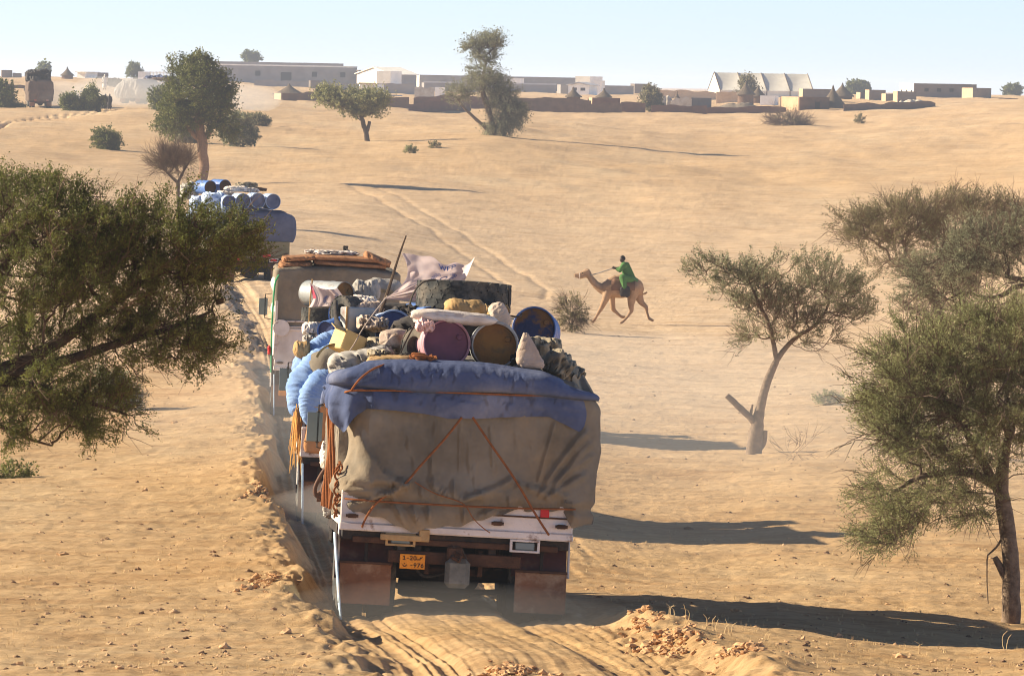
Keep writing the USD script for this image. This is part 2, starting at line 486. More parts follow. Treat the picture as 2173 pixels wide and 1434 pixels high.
# ------------------------------------------------------------------ haze: the dusty air over the plain
HAZE = 0.00013
haze_mat = usdkit.material(stage, '/World/Looks/haze', {'v': ('principled_volume', {'color': (0.82, 0.89, 1.0), 'density': HAZE, 'anisotropy': 0.25})}, [], volume='v.volume')
_zlo, _zhi = float(_gv[:, 2].min()) - 1.0, max(float(_gv[:, 2].max()), 24.0) + 2.0
_xm = float(np.abs(_gv[:, 0]).max()) + 20
hz = box((2 * _xm, 13200, _zhi - _zlo), (0, 13200 / 2 - 1200, (_zhi + _zlo) / 2))
LOC['/World/haze'] = np.zeros(3)
usdkit.mesh(stage, '/World/haze', hz, haze_mat)
setdata(stage.GetPrimAtPath('/World/haze'), label='thin dusty haze hanging over the whole plain', cat='haze', kind='stuff')


# dust thrown up by the lorries: soft low clouds of even thin dust
def dust(label, px, D, dx, rx, ry, rz_, density, z=0.3, k=0):
    m_ = usdkit.material(stage, f'/World/Looks/dust_{k}', {'v': ('principled_volume', {'color': (0.96, 0.90, 0.80), 'density': density, 'anisotropy': 0.3})}, [], volume='v.volume')
    g = G(px, D)
    v, f = arr(trimesh.creation.icosphere(3, 1.0))
    v = v * (1 + .22 * fb(v * 1.4 + k, 3, k)[:, None])
    single('dust_cloud', (v * [rx, ry, rz_] + g + [dx, 0, z], f), m_, label, 'dust', smooth=True, kind='stuff')


dust('thin dust hanging right of the convoy', 1330, 52, 0, 9, 34, 1.5, .0052, .9, 1)
dust('dust stirred up by the wheels of the nearest lorry', 957, 30.7, 0, 2.0, 2.6, .30, .030, .08, 2)
dust('dust trailing behind the second lorry', 806, 40.4, 0, 1.9, 3.0, .5, .05, .2, 3)
dust('pale dust cloud around the dust-wrapped far lorry', 268, 326, 0, 7.0, 14, 2.6, .030, 1.0, 4)
dust('pale dust cloud drifting right of the far lorries', 455, 330, 0, 8.0, 24, 2.0, .013, 1.2, 5)
dust('pale dust cloud beside the far left lorry', 125, 326, 0, 4.5, 12, 2.0, .030, .8, 6)

# ------------------------------------------------------------------ trees and bushes
BARK = {
    'dark': M('bark_dark', (0.045, 0.030, 0.020), (0.10, 0.07, 0.045), 14, 0.9, 0.6, 50),
    'brown': M('bark_brown', (0.10, 0.066, 0.042), (0.19, 0.135, 0.09), 12, 0.9, 0.6, 40),
    'red': M('bark_red', (0.13, 0.075, 0.042), (0.24, 0.15, 0.09), 9, 0.9, 0.6, 30),
}
TWIG = {'dark': M('twig_dark', (0.085, 0.056, 0.034)), 'brown': M('twig_brown', (0.135, 0.088, 0.055)), 'straw': M('twig_straw', (0.30, 0.21, 0.11))}


def leafmat(name, a, b):
    return usdkit.material(stage, '/World/Looks/' + name, {
        'o': ('object_info', {}), 'r': ('rgb_ramp', {'ramp': [(0.0, a), (1.0, b)]}),
        'p': ('principled_bsdf', {'roughness': 0.6, 'specular_ior_level': 0.25}),
        't': ('translucent_bsdf', {}), 'm': ('mix_closure', {'fac': 0.38})},
        [('o.random', 'r.fac'), ('r.color', 'p.base_color'), ('r.color', 't.color'), ('p.BSDF', 'm.closure1'), ('t.BSDF', 'm.closure2')], surface='m.closure')


LEAF = {'olive': leafmat('leaf_olive', (0.080, 0.098, 0.022), (0.180, 0.188, 0.052)),
        'green': leafmat('leaf_green', (0.175, 0.185, 0.070), (0.345, 0.340, 0.150)),
        'grey': leafmat('leaf_grey', (0.165, 0.175, 0.092), (0.310, 0.305, 0.175)),
        'brown': leafmat('leaf_brown', (0.140, 0.125, 0.058), (0.260, 0.230, 0.110))}


def spray(rng, n, length, leaf, lw, spread, ntw=2):
    """a twig with small leaves, pointing along +y; returns twig mesh, leaf mesh"""
    tw, lv, lf = [], [], []
    axes = [(np.zeros(3), np.array([0, 1.0, 0]) * length)]
    for k in range(ntw):
        b = np.array([0, length * rng.uniform(0.15, 0.6), 0])
        d = unit([rng.uniform(-1, 1) * spread, rng.uniform(0.5, 1.1), rng.uniform(-0.6, 1) * spread])
        axes.append((b, b + d * length * rng.uniform(0.4, 0.7)))
    for a, b in axes:
        mid = (a + b) / 2 + rng.normal(size=3) * length * 0.05
        tw.append(tube([a, mid, b], np.array([0.0085, 0.006, 0.0025]) * length, 3, False))
    for i in range(n):
        a, b = axes[rng.integers(len(axes))]
        t = rng.uniform(0.15, 1.0)
        c = a + (b - a) * t + rng.normal(size=3) * length * 0.07
        d = unit(unit(b - a) * 0.5 + rng.normal(size=3) * 0.8)
        s = unit(np.cross(d, rng.normal(size=3)))
        l = leaf * rng.uniform(0.6, 1.3)
        w = l * lw
        k = len(lv) * 4
        lv.append([c - d * l / 2, c + s * w / 2, c + d * l / 2, c - s * w / 2])
        lf += [[k, k + 1, k + 2], [k, k + 2, k + 3]]
    return cat(*tw), (np.array(lv).reshape(-1, 3), np.array(lf)) if n else None


def instancer(path, protos, pos, dirs, scales, rng, loc):
    """protos: list of [(name, mesh, material)]"""
    pi = UsdGeom.PointInstancer.Define(stage, path)
    targets = []
    for k, pieces in enumerate(protos):
        pp = f'{path}/prototypes/kind_{k}'
        UsdGeom.Xform.Define(stage, pp)
        for nm, mesh, mt in pieces:
            usdkit.mesh(stage, f'{pp}/{nm}', mesh, mt)
        targets.append(Sdf.Path(pp))
    pi.CreatePrototypesRel().SetTargets(targets)
    n = len(pos)
    pi.CreateProtoIndicesAttr(Vt.IntArray.FromNumpy(rng.integers(0, len(protos), n).astype(np.int32)))
    pi.CreatePositionsAttr(Vt.Vec3fArray.FromNumpy((pos - loc).astype(np.float32)))
    sc = np.repeat(np.asarray(scales, np.float32)[:, None], 3, 1)
    pi.CreateScalesAttr(Vt.Vec3fArray.FromNumpy(sc))
    # rotation taking +y to dirs, with a random spin about it
    d = dirs / (np.linalg.norm(dirs, axis=1, keepdims=True) + 1e-12)
    ref = np.where(np.abs(d[:, 2:]) < 0.95, np.array([[0, 0, 1.0]]), np.array([[1.0, 0, 0]]))
    r = np.cross(d, ref); r /= np.linalg.norm(r, axis=1, keepdims=True)
    u = np.cross(r, d)
    a = rng.uniform(-0.9, 0.9, n)[:, None]
    r2, u2 = r * np.cos(a) + u * np.sin(a), u * np.cos(a) - r * np.sin(a)
    from scipy.spatial.transform import Rotation
    q = Rotation.from_matrix(np.stack([r2, d, u2], -1)).as_quat()
    pi.CreateOrientationsAttr(Vt.QuathArray([Gf.Quath(float(w), float(x), float(y), float(z)) for x, y, z, w in q]))
    return pi


def grow(rng, trunk, targets, bf, jit=0.06, sag=0.0):
    """joins the targets to the trunk polylines by short, not too roundabout branches"""
    nodes, parent, plen = [], [], []
    for tr in trunk:
        for i, p in enumerate(tr['pts']):
            nodes.append(np.asarray(p, float))
            if i == 0:
                par = tr.get('from', -1)
            else:
                par = len(nodes) - 2
            parent.append(par)
            plen.append(0 if par < 0 else plen[par] * (1 if i or par >= 0 else 0) + np.linalg.norm(nodes[-1] - nodes[par]) * 0.5)
    nt = len(nodes)
    free0 = sum(0 for _ in trunk)
    T = np.asarray(targets, float)
    N = np.array(nodes)
    ok = np.ones(nt, bool)
    for tr in trunk:
        pass
    cost = np.full(len(T), np.inf); best = np.zeros(len(T), int)
    for i in range(nt):
        if i in SKIP:
            continue
        c = np.linalg.norm(T - N[i], axis=1) + bf * plen[i]
        b = c < cost
        cost[b] = c[b]; best[b] = i
    done = np.zeros(len(T), bool)
    for _ in range(len(T)):
        k = int(np.argmin(np.where(done, np.inf, cost)))
        done[k] = True
        par = best[k]
        nodes.append(T[k]); parent.append(par)
        plen.append(plen[par] + np.linalg.norm(T[k] - nodes[par]))
        i = len(nodes) - 1
        c = np.linalg.norm(T - T[k], axis=1) + bf * plen[i]
        b = (c < cost) & ~done
        cost[b] = c[b]; best[b] = i
    return np.array(nodes), np.array(parent), nt


SKIP = set()


def tree(name, label, base, trunks, envs, D, px_scale, leafy='olive', bark='dark', twig='dark', bf=0.35, rtip=0.006, nspray=1500, spray_len=0.25, leaf=0.03, lw=0.4, nleaf=26,
         bare=0, group=None, category='tree', seed=1, skip=2, updir=0.25, kpow=0.5, outdir=0.5, rmax=None, bare_env=None, spread=0.5, sidek=5, sc=(0.7, 1.25)):
    """trunks: list of ([points], [radii]); envs: list of (centre, radii xyz, number of branch ends)"""
    global SKIP
    rng = np.random.default_rng(seed)
    trunks_ = []
    cnt = 0
    SKIP = set()
    tr0 = None
    allr = []
    for k, (pts, rad) in enumerate(trunks):
        pts = np.asarray(pts, float)
        c = curve(np.c_[pts, rad], max(5, 2 * len(pts)))
        if k == 0:
            tr0 = c
            trunks_.append({'pts': c[:, :3]})
            SKIP |= set(range(0, int(len(c) * 0.55) if skip == 2 else skip))
        else:
            j = int(np.argmin(np.linalg.norm(tr0[:, :3] - c[0, :3], axis=1)))
            trunks_.append({'pts': c[:, :3], 'from': j})
            SKIP |= {cnt, cnt + 1}
        allr.append(c[:, 3])
        cnt += len(c)
    T = []
    for c, r, n in envs:
        q = rng.normal(size=(n, 3)); q /= np.linalg.norm(q, axis=1, keepdims=True)
        q *= rng.uniform(0.15, 1.0, n)[:, None] ** (1 / 2.2)
        q *= 1 + 0.25 * nz(q * 2.2 + seed, seed)[:, None]
        T.append(np.asarray(c) + q * np.asarray(r))
    T = np.concatenate(T)
    nodes, par, nt = grow(rng, trunks_, T, bf)
    n = len(nodes)
    w = np.zeros(n)
    kids = np.zeros(n, int)
    for i in range(n):
        if par[i] >= 0:
            kids[par[i]] += 1
    w[kids == 0] = 1
    for i in range(n - 1, nt - 1, -1):
        w[par[i]] += w[i]
    rad = rtip * np.maximum(w, 1) ** kpow
    rr = np.concatenate(allr)
    rad[:nt] = rr
    if rmax:
        rad[nt:] = np.minimum(rad[nt:], rmax)
    path = thing(name, label, category, base, group)
    for c, (pts, r_) in zip(trunks_, trunks):
        pass
    tm = []
    k0 = 0
    for c, r_ in zip(trunks_, allr):
        pts = c['pts'].copy()
        wob = nz(pts * 2.3 + seed, seed)[:, None] * r_[:, None] * 0.3
        v, f = tube(curve(np.c_[pts + wob, r_], len(pts) * 2)[:, :3], np.interp(np.linspace(0, 1, len(pts) * 2), np.linspace(0, 1, len(pts)), r_), 10)
        v = v + (0.12 * r_.mean() * nz(v * 9 / max(1, r_.max() * 6), seed + 3))[:, None]
        tm.append((v, f))
    part(path, 'trunk', tm[0], BARK[bark], 60)
    for t_ in tm[1:]:
        part(path, 'limb', t_, BARK[bark], 60)
    br = []
    outdirs = np.zeros((n, 3))
    for i in range(nt, n):
        a, b = nodes[par[i]], nodes[i]
        L = np.linalg.norm(b - a)
        outdirs[i] = unit(b - a)
        mid = (a + b) / 2 + rng.normal(size=3) * L * 0.10
        ra = min(rad[par[i]], rad[i] * 1.5)
        pts = curve([a, mid, b], 4)
        br.append(tube(pts, np.linspace(ra, rad[i], 4), sidek if rad[i] > 2.5 * rtip else 3, False))
    part(path, 'branches', cat(*br), BARK[bark] if twig == bark else TWIG[twig], 60, kind='stuff')
    # sprays at branch ends and along the thin branches
    thin = np.where((np.arange(n) >= nt) & (w <= 5))[0]
    cen = np.mean(T, 0)

    def place(m, up, out):
        i = thin[rng.integers(0, len(thin), m)]
        t = rng.uniform(0.25, 1.0, m)[:, None]
        pos = nodes[par[i]] * (1 - t) + nodes[i] * t
        o = pos - np.array([trunks[0][0][-1]])
        o /= np.linalg.norm(o, axis=1, keepdims=True) + 1e-9
        d = outdirs[i] * 0.7 + o * out + rng.normal(size=(m, 3)) * 0.45 + np.array([0, 0, up])
        return pos, d
    protos = []
    for k in range(5):
        tw, lf = spray(rng, nleaf, spray_len, leaf, lw, spread)
        protos.append([('twig', tw, TWIG[twig]), ('leaf', lf, LEAF[leafy])])
    if nspray:
        pos, d = place(nspray, updir, outdir)
        cp = uname(path, 'crown')
        instancer(cp, protos, pos, d, rng.uniform(sc[0], sc[1], len(pos)), rng, LOC[path])
        setdata(stage.GetPrimAtPath(cp), kind='stuff')
    if bare:
        protos = [[('twig', spray(rng, 0, spray_len * 1.3, leaf, lw, 0.9, 4)[0], TWIG['brown' if twig != 'straw' else 'straw'])] for k in range(3)]
        pos, d = place(bare, updir * 0.4, outdir)
        if bare_env:
            c, r = bare_env
            keep = (((pos - np.asarray(c)) / np.asarray(r)) ** 2).sum(1) < 1
            pos, d = pos[keep], d[keep]
        cp = uname(path, 'bare_twigs')
        instancer(cp, protos, pos, d, rng.uniform(0.7, 1.6, len(pos)), rng, LOC[path])
        setdata(stage.GetPrimAtPath(cp), kind='stuff')
    return path


def env(px, py, D, rx, ry, n, rd=None, dD=0.0):
    """an ellipsoid of crown: centre on the photograph, radii in its pixels, at depth D + dD"""
    s = (D + dD) / F0
    return P(px, py, D + dD), (rx * s, (rd if rd is not None else rx) * s, ry * s), n


def pts(D, *q, dD=None):
    return [P(a, b, D + (dD[i] if dD else 0)) for i, (a, b) in enumerate(q)]


def trees():
    c0 = P(466, 640, 23.0)
    v, f = sack((.05, .045, .075), c0, roty(1.3), 3, wr=.3)
    single('ragged_nest', (v, f), TWIG['dark'], 'small dark ragged clump caught on a twig right of the near left acacia', 'nest')
    # near acacia on the left, its stem outside the frame
    D = 23.0
    g = G(-330, D)
    tree('acacia_tree', 'large dark olive acacia leaning in from the left edge, branches hanging low', g,
         [([g - [0, 0, .2], *pts(D, (-300, 1250), (-230, 1020), (-130, 870), (-20, 800), (90, 750))], [.17, .15, .12, .10, .075, .05]),
          (pts(D, (-20, 800), (110, 735), (190, 680), (300, 600), (380, 540)), [.06, .05, .04, .028, .016]),
          (pts(D, (-20, 800), (120, 770), (260, 725), (380, 690), (450, 660)), [.055, .045, .032, .022, .012]),
          (pts(D, (-130, 870), (-60, 700), (10, 560), (60, 470)), [.08, .06, .045, .03]),
          (pts(D, (-20, 810), (70, 820), (180, 850), (270, 880)), [.04, .03, .02, .012]),
          (pts(D, (-100, 900), (0, 905), (60, 930), (110, 945)), [.03, .02, .014, .008])],
         [env(110, 500, D, 190, 105, 170, 260), env(330, 525, D, 165, 100, 140, 220), env(60, 590, D, 210, 130, 240, 210), env(260, 600, D, 210, 105, 220, 200),
          env(440, 520, D, 110, 80, 90, 170), env(340, 715, D, 150, 60, 90, 100), env(130, 770, D, 190, 100, 140, 110), env(60, 860, D, 140, 75, 80, 100), env(190, 865, D, 110, 60, 55, 80),
          env(430, 690, D, 50, 60, 16, 90), env(400, 750, D, 70, 30, 12, 70), env(40, 425, D, 130, 45, 60, 150), env(60, 930, D, 80, 18, 8, 60), env(500, 530, D, 30, 30, 20, 40)],
         D, 0, 'olive', 'dark', 'dark', bf=0.3, rtip=.0036, nspray=5200, spray_len=.21, leaf=.020, lw=.5, nleaf=48, bare=350, seed=11, updir=.35, rmax=.05)
    # acacia at the right edge
    D = 34.0
    g = G(2152, D)
    tree('acacia_tree', 'wide green acacia at the right edge with twisted trunk and forked stub', g,
         [([g - [0, 0, .2], *pts(D, (2148, 1200), (2135, 1110), (2125, 1040), (2140, 930))], [.125, .105, .10, .09, .05]),
          (pts(D, (2125, 1040), (2040, 1000), (1960, 1010), (1890, 1050)), [.07, .05, .035, .02]),
          (pts(D, (2125, 1060), (2060, 930), (1990, 830), (1930, 740)), [.06, .05, .035, .02]),
          (pts(D, (2140, 1235), (2120, 1195), (2112, 1180)), [.05, .045, .035]),
          (pts(D, (2135, 1120), (2115, 1160), (2095, 1180), (2097, 1280)), [.018, .014, .01, .006])],
         [env(2080, 740, D, 200, 75, 200, 220), env(1960, 800, D, 130, 90, 150, 200), env(2110, 850, D, 150, 110, 200, 240), env(1920, 880, D, 110, 60, 90, 170),
          env(2020, 940, D, 160, 70, 130, 220), env(1920, 1050, D, 110, 65, 60, 190), env(1890, 1125, D, 90, 40, 34, 150), env(2050, 1060, D, 90, 50, 40, 150), env(2150, 690, D, 80, 60, 70, 160),
          env(2230, 850, D, 130, 150, 120, 200)],
         D, 0, 'green', 'brown', 'brown', bf=0.3, rtip=.0045, nspray=4500, spray_len=.34, leaf=.027, lw=.45, nleaf=44, bare=500, seed=12, updir=.3, rmax=.05)
    # slender tree with a sawn bough in the middle distance
    D = 56.0
    g = G(1607, D)
    tree('thorn_tree', 'slender thorn tree with broken stump bough and dry hanging twigs', g,
         [([g - [0, 0, .2], *pts(D, (1606, 905), (1612, 870), (1628, 810), (1648, 765))], [.17, .14, .095, .085, .065]),
          (pts(D, (1648, 765), (1690, 715), (1730, 690), (1760, 640)), [.06, .045, .035, .02]),
          (pts(D, (1648, 765), (1635, 700), (1610, 640), (1590, 600)), [.05, .045, .035, .02]),
          (pts(D, (1606, 900), (1590, 882), (1560, 855), (1543, 838)), [.10, .075, .06, .06]),
          (pts(D, (1610, 955), (1622, 935), (1624, 913)), [.05, .05, .045]),
          (pts(D, (1604, 920), (1594, 880), (1597, 858)), [.03, .03, .02])],
         [env(1585, 615, D, 85, 55, 80, 90), env(1760, 630, D, 95, 70, 110, 130), env(1680, 590, D, 130, 50, 90, 110), env(1810, 640, D, 50, 50, 50, 70), env(1520, 580, D, 60, 40, 26, 60),
          env(1640, 650, D, 90, 45, 60, 90), env(1620, 700, D, 70, 45, 34, 70), env(1720, 700, D, 70, 40, 34, 60), env(1480, 575, D, 30, 25, 10, 16)],
         D, 0, 'grey', 'brown', 'brown', bf=0.35, rtip=.006, nspray=1500, spray_len=.34, leaf=.040, lw=.6, nleaf=18, bare=700, seed=13, updir=.25, bare_env=(P(1660, 720, D), (1.3, 1.5, .75)))
    D = 78.0
    g = G(2005, D)
    tree('acacia_tree', 'brown thin-leaved acacia behind the right edge tree, straight slanting stem', g,
         [([g - [0, 0, .3], *pts(D, (2000, 690), (1985, 650), (1950, 590), (1920, 550))], [.17, .15, .13, .09, .05]),
          (pts(D, (1985, 650), (2010, 590), (2030, 530)), [.08, .06, .03])],
         [env(1900, 480, D, 130, 45, 130, 130), env(2020, 470, D, 140, 55, 150, 140), env(1960, 540, D, 150, 50, 110, 150), env(1850, 500, D, 75, 30, 40, 80), env(2080, 450, D, 90, 35, 60, 90), env(2010, 620, D, 70, 40, 26, 80)],
         D, 0, 'brown', 'brown', 'brown', bf=0.3, rtip=.007, nspray=1900, spray_len=.5, leaf=.050, lw=.45, nleaf=26, bare=250, seed=14, updir=.22)
    D = 70.0
    g = G(2290, D)
    tree('acacia_tree', 'grey green flat acacia reaching in from the right edge on dark horizontal boughs', g,
         [([g - [0, 0, .3], *pts(D, (2280, 760), (2260, 650), (2220, 600))], [.2, .17, .14, .1]),
          (pts(D, (2260, 650), (2170, 605), (2110, 632), (2070, 625)), [.09, .075, .05, .03]),
          (pts(D, (2220, 600), (2150, 590), (2100, 575), (2030, 560)), [.08, .06, .045, .025])],
         [env(2080, 530, D, 90, 50, 100, 120), env(2170, 510, D, 90, 55, 100, 120), env(2010, 585, D, 90, 50, 90, 110), env(2100, 580, D, 90, 30, 50, 110), env(1960, 640, D, 55, 40, 30, 70), env(2260, 540, D, 90, 60, 80, 100)],
         D, 0, 'grey', 'dark', 'dark', bf=0.3, rtip=.008, nspray=1900, spray_len=.5, leaf=.05, lw=.45, nleaf=24, bare=300, seed=15, updir=.35)
    # tall tree by the fourth lorry, with the leaning trunk
    D = 206.0
    g = G(422, D)
    tree('leafy_tree', 'tall round-crowned tree with a thick bent trunk behind the blue laden lorry', g,
         [([g - [0, 0, .5], *pts(D, (432, 340), (428, 300), (424, 270), (422, 225))], [.42, .38, .40, .34, .2]),
          (pts(D, (428, 300), (445, 280), (458, 255)), [.25, .18, .1]), (pts(D, (426, 298), (402, 275), (390, 255)), [.22, .16, .1])],
         [env(415, 200, D, 62, 55, 170, 70), env(385, 235, D, 40, 40, 80, 45), env(450, 230, D, 36, 45, 90, 50), env(420, 165, D, 40, 30, 60, 45), env(360, 262, D, 22, 18, 16, 25), env(470, 205, D, 18, 26, 18, 25), env(425, 140, D, 22, 12, 12, 16), env(380, 145, D, 18, 12, 8, 14), env(480, 262, D, 14, 20, 10, 16)],
         D, 0, 'olive', 'red', 'dark', bf=0.3, rtip=.02, nspray=1800, spray_len=1.1, leaf=.15, lw=.6, nleaf=24, seed=16, updir=.1)
    D = 150.0
    g = G(380, D)
    tree('bare_tree', 'small bare forked tree left of the blue laden lorry', g,
         [([g - [0, 0, .5], *pts(D, (380, 440), (379, 400), (377, 385))], [.13, .12, .12, .10]),
          (pts(D, (377, 388), (360, 372), (345, 358)), [.085, .07, .04]), (pts(D, (378, 388), (386, 370), (402, 345)), [.085, .07, .04])],
         [env(350, 345, D, 34, 18, 40, 34), env(385, 340, D, 30, 18, 40, 34), env(365, 365, D, 30, 14, 16, 30)],
         D, 0, 'brown', 'dark', 'brown', bf=0.3, rtip=.012, nspray=160, spray_len=.7, leaf=.10, lw=.4, nleaf=8, bare=420, seed=17, updir=.4)
    D = 265.0
    g = G(776, D)
    tree('umbrella_tree', 'small dark umbrella-shaped tree with a forked stem in front of the mud walls', g,
         [([g - [0, 0, .5], *pts(D, (776, 280), (771, 262), (766, 248))], [.28, .24, .22, .18]), (pts(D, (776, 282), (782, 270), (784, 258)), [.18, .17, .15])],
         [env(735, 215, D, 50, 15, 90, 45), env(785, 220, D, 35, 20, 90, 45), env(765, 238, D, 25, 15, 40, 30), env(700, 205, D, 30, 9, 30, 25)],
         D, 0, 'green', 'dark', 'dark', bf=0.3, rtip=.025, nspray=1000, spray_len=1.2, leaf=.18, lw=.6, nleaf=22, seed=18, updir=.1)
    D = 270.0
    g = G(1043, D)
    tree('leafy_tree', 'tall ragged tree with a leaning branch standing before the village walls', g,
         [([g - [0, 0, .5], *pts(D, (1042, 250), (1030, 215), (1025, 180), (1032, 130))], [.34, .3, .26, .22, .1]),
          (pts(D, (1040, 282), (1015, 258), (985, 230), (972, 212)), [.18, .16, .11, .06]), (pts(D, (1046, 284), (1062, 250), (1075, 225)), [.14, .1, .06])],
         [env(1030, 110, D, 34, 26, 90, 35), env(1045, 95, D, 22, 14, 40, 25), env(1000, 100, D, 12, 9, 14, 14), env(1030, 165, D, 34, 32, 80, 40), env(1060, 195, D, 30, 28, 60, 36), env(975, 200, D, 24, 16, 36, 26),
          env(1075, 240, D, 34, 30, 90, 40), env(1055, 268, D, 30, 14, 50, 34), env(1090, 232, D, 22, 20, 30, 26)],
         D, 0, 'grey', 'brown', 'dark', bf=0.3, rtip=.022, nspray=1500, spray_len=1.3, leaf=.16, lw=.5, nleaf=22, seed=19, updir=.2)
    # bushes
    def bush(name, label, px, py, D, rx, ry, leafy, n, seed, spl, lf, twig='dark', category='bush', stems=3, updir=.4, bare=0, nleaf=20, dz=0.0):
        g = G(px, D)
        top = g + [0, 0, 2 * ry * D / F0]
        s = D / F0
        rng = np.random.default_rng(seed)
        tr = [([g - [0, 0, .15], g + [0.1 * rx * s, 0, ry * s * .5], g + [0.15 * rx * s, .1, ry * s * 1.1]], [.035 * ry * s, .03 * ry * s, .02 * ry * s])]
        for k in range(stems):
            o = np.array([rng.uniform(-.6, .6) * rx * s, rng.uniform(-.5, .5) * rx * s, ry * s * rng.uniform(.8, 1.4)])
            tr.append(([g, g + o * .5 + [0, 0, .1 * ry * s], g + o], [.03 * ry * s, .025 * ry * s, .015 * ry * s]))
        c = g + [0, 0, ry * s * 1.05]
        tree(name, label, g, tr, [(c, (rx * s, rx * s * .8, ry * s * .95), 70), (c + [0.3 * rx * s, 0, -.35 * ry * s], (rx * s * .7, rx * s * .6, ry * s * .55), 30)], D, 0, leafy, 'dark', twig, bf=.3, rtip=.0035 * ry * s, nspray=n, spray_len=spl, leaf=lf, lw=.5,
             nleaf=nleaf, seed=seed, updir=updir, category=category, bare=bare)
    bush('bush', 'ragged grey-brown desert bush on bare sand in front of the trotting camel', 1214, 715, 101, 21, 36, 'brown', 110, 31, .45, .07, 'brown', bare=120)
    bush('bush', 'low grey green bush under the near left acacia casting a long shadow', 232, 845, 57, 58, 32, 'grey', 420, 32, .4, .05, 'brown', nleaf=26)
    bush('bush', 'large grey shrub right behind the trunk of the tall round-crowned tree', 497, 306, 250, 32, 34, 'grey', 500, 33, 1.1, .22)
    bush('bush', 'low dark shrub behind the shrub beside the tall round-crowned tree', 541, 266, 290, 18, 9, 'brown', 200, 34, .9, .22)
    bush('bush', 'pale bush left of the trunk of the tall round-crowned tree', 382, 306, 252, 24, 17, 'grey', 330, 35, 1.0, .2)
    bush('bush', 'single round dark bush alone on the far left slope', 220, 312, 238, 16, 16, 'olive', 260, 36, .9, .19)
    bush('bush', 'dark dusty bush left of the two standing people', 145, 226, 312, 13, 14, 'olive', 260, 37, 1.0, .25)
    bush('bush', 'tall dusty bush nearest to the two standing people', 189, 228, 312, 11, 21, 'olive', 280, 38, 1.1, .25)
    bush('bush', 'wide dark bush half behind the tall round-crowned tree by the furthest right lorry', 338, 232, 312, 19, 19, 'olive', 300, 39, 1.1, .25)
    bush('bush', 'dark bush cut by the left edge of the picture', -6, 216, 318, 20, 24, 'olive', 420, 40, 1.1, .26)
    bush('bush', 'low flat bush at the foot of the bush at the left edge', 26, 218, 318, 12, 4, 'olive', 130, 41, .8, .2)
    bush('small_tree', 'thin young tree in front of the long mud wall', 1375, 238, 391, 12, 23, 'brown', 330, 42, 1.3, .3, 'brown', 'tree', stems=4, updir=.8)
    bush('small_tree', 'round tree standing in front of the big white tent', 1578, 200, 470, 13, 21, 'brown', 280, 43, 1.5, .35, 'brown', 'tree')
    bush('brushwood', 'heap of dry cut branches on the sand below the dark mud compound', 1667, 263, 340, 38, 9, 'brown', 60, 44, 1.2, .2, 'dark', 'brushwood', updir=.1, bare=330)
    bush('bush', 'tiny lone shrub on sand below the far right mud wall', 1817, 256, 345, 6, 7, 'brown', 60, 45, .7, .16)
    bush('bush', 'tiny shrub on the slope between umbrella tree and ragged tree', 918, 306, 250, 8, 4, 'brown', 50, 46, .5, .14)
    bush('bush', 'tiny shrub with pale patch just below the umbrella tree', 866, 314, 245, 6, 5, 'green', 60, 47, .5, .14)
    bush('bush', 'pair of small green plants on the shaded sand beside the right acacia', 1762, 853, 69, 20, 7, 'green', 70, 48, .3, .07, nleaf=14)
    bush('twig_pile', 'dry fallen twigs on the sand right of the slender thorn tree', 1690, 985, 54.5, 30, 11, 'brown', 0, 49, .45, .05, 'brown', 'twigs', bare=12, updir=.1)
    bush('bush', 'low trampled plant on sand under the left acacia by a thin shadow', 30, 985, 44, 42, 6, 'olive', 90, 50, .25, .05, nleaf=14)
    for k, (px, py, rx, ry, lb) in enumerate([(528, 138, 8, 11, 'left one of two round trees rising behind the long grey warehouse'), (541, 138, 8, 11, 'right one of two round trees rising behind the long grey warehouse'), (285, 162, 8, 10, 'dark tree on the skyline left of the small white house'),
                                             (1810, 193, 6, 5, 'small far tree left of the pair beyond the cone hut'), (1830, 195, 6, 5, 'small far tree nearer the flat brown building'), (2148, 198, 9, 5, 'lone far tree on the horizon at the right edge'),
                                             (93, 158, 7, 8, 'small dark tree peeping over the load of the far left lorry')]):
        Dd = 760 if k < 2 else 640
        gz = P(px, py, Dd)
        s = Dd / F0
        g = gz.copy(); g[2] = float(ground_z(g[0], g[1]))
        c = P(px, py - ry, Dd)
        tree('far_tree', lb, g, [([g - [0, 0, .3], (g + c) / 2, c], [.3, .25, .2])], [(c, (rx * s, rx * s, ry * s), 40)], Dd, 0, 'olive', 'dark', 'dark', nspray=170, spray_len=1.6, leaf=.5, lw=.6, nleaf=16, seed=70 + k, rtip=.04)


trees()

# ------------------------------------------------------------------ lorries and their loads
RUST = (0.16, 0.07, 0.03)
m_canvas = M('canvas', (0.130, 0.112, 0.085), (0.205, 0.178, 0.138), 1.6, 0.95, 0.35, 14, 0.1, c3=(0.26, 0.20, 0.13), s3=0.9, f3=0.60, w3=0.14, dist=.03)
m_bluecl = M('blue_cloth', (0.046, 0.064, 0.132), (0.082, 0.102, 0.178), 2.2, 0.92, 0.28, 14, 0.12, c3=(0.17, 0.185, 0.25), s3=1.3, f3=0.63, w3=0.12, dist=.03)
m_bluegr = M('faded_blue_cloth', (0.060, 0.070, 0.120), (0.092, 0.105, 0.165), 2.0, 0.92, 0.5, 30, 0.12, dist=.03)
m_ltblue = M('light_blue_cloth', (0.15, 0.25, 0.47), (0.22, 0.33, 0.54), 3.0, 0.9, 0.4, 60, 0.12)
m_palecl = M('pale_blue_cloth', (0.45, 0.53, 0.66), (0.30, 0.40, 0.60), 3.0, 0.9, 0.4, 90, 0.12)
m_greycl = M('grey_cloth', (0.25, 0.235, 0.21), (0.40, 0.37, 0.33), 4.0, 0.95, 0.5, 120, 0.1)
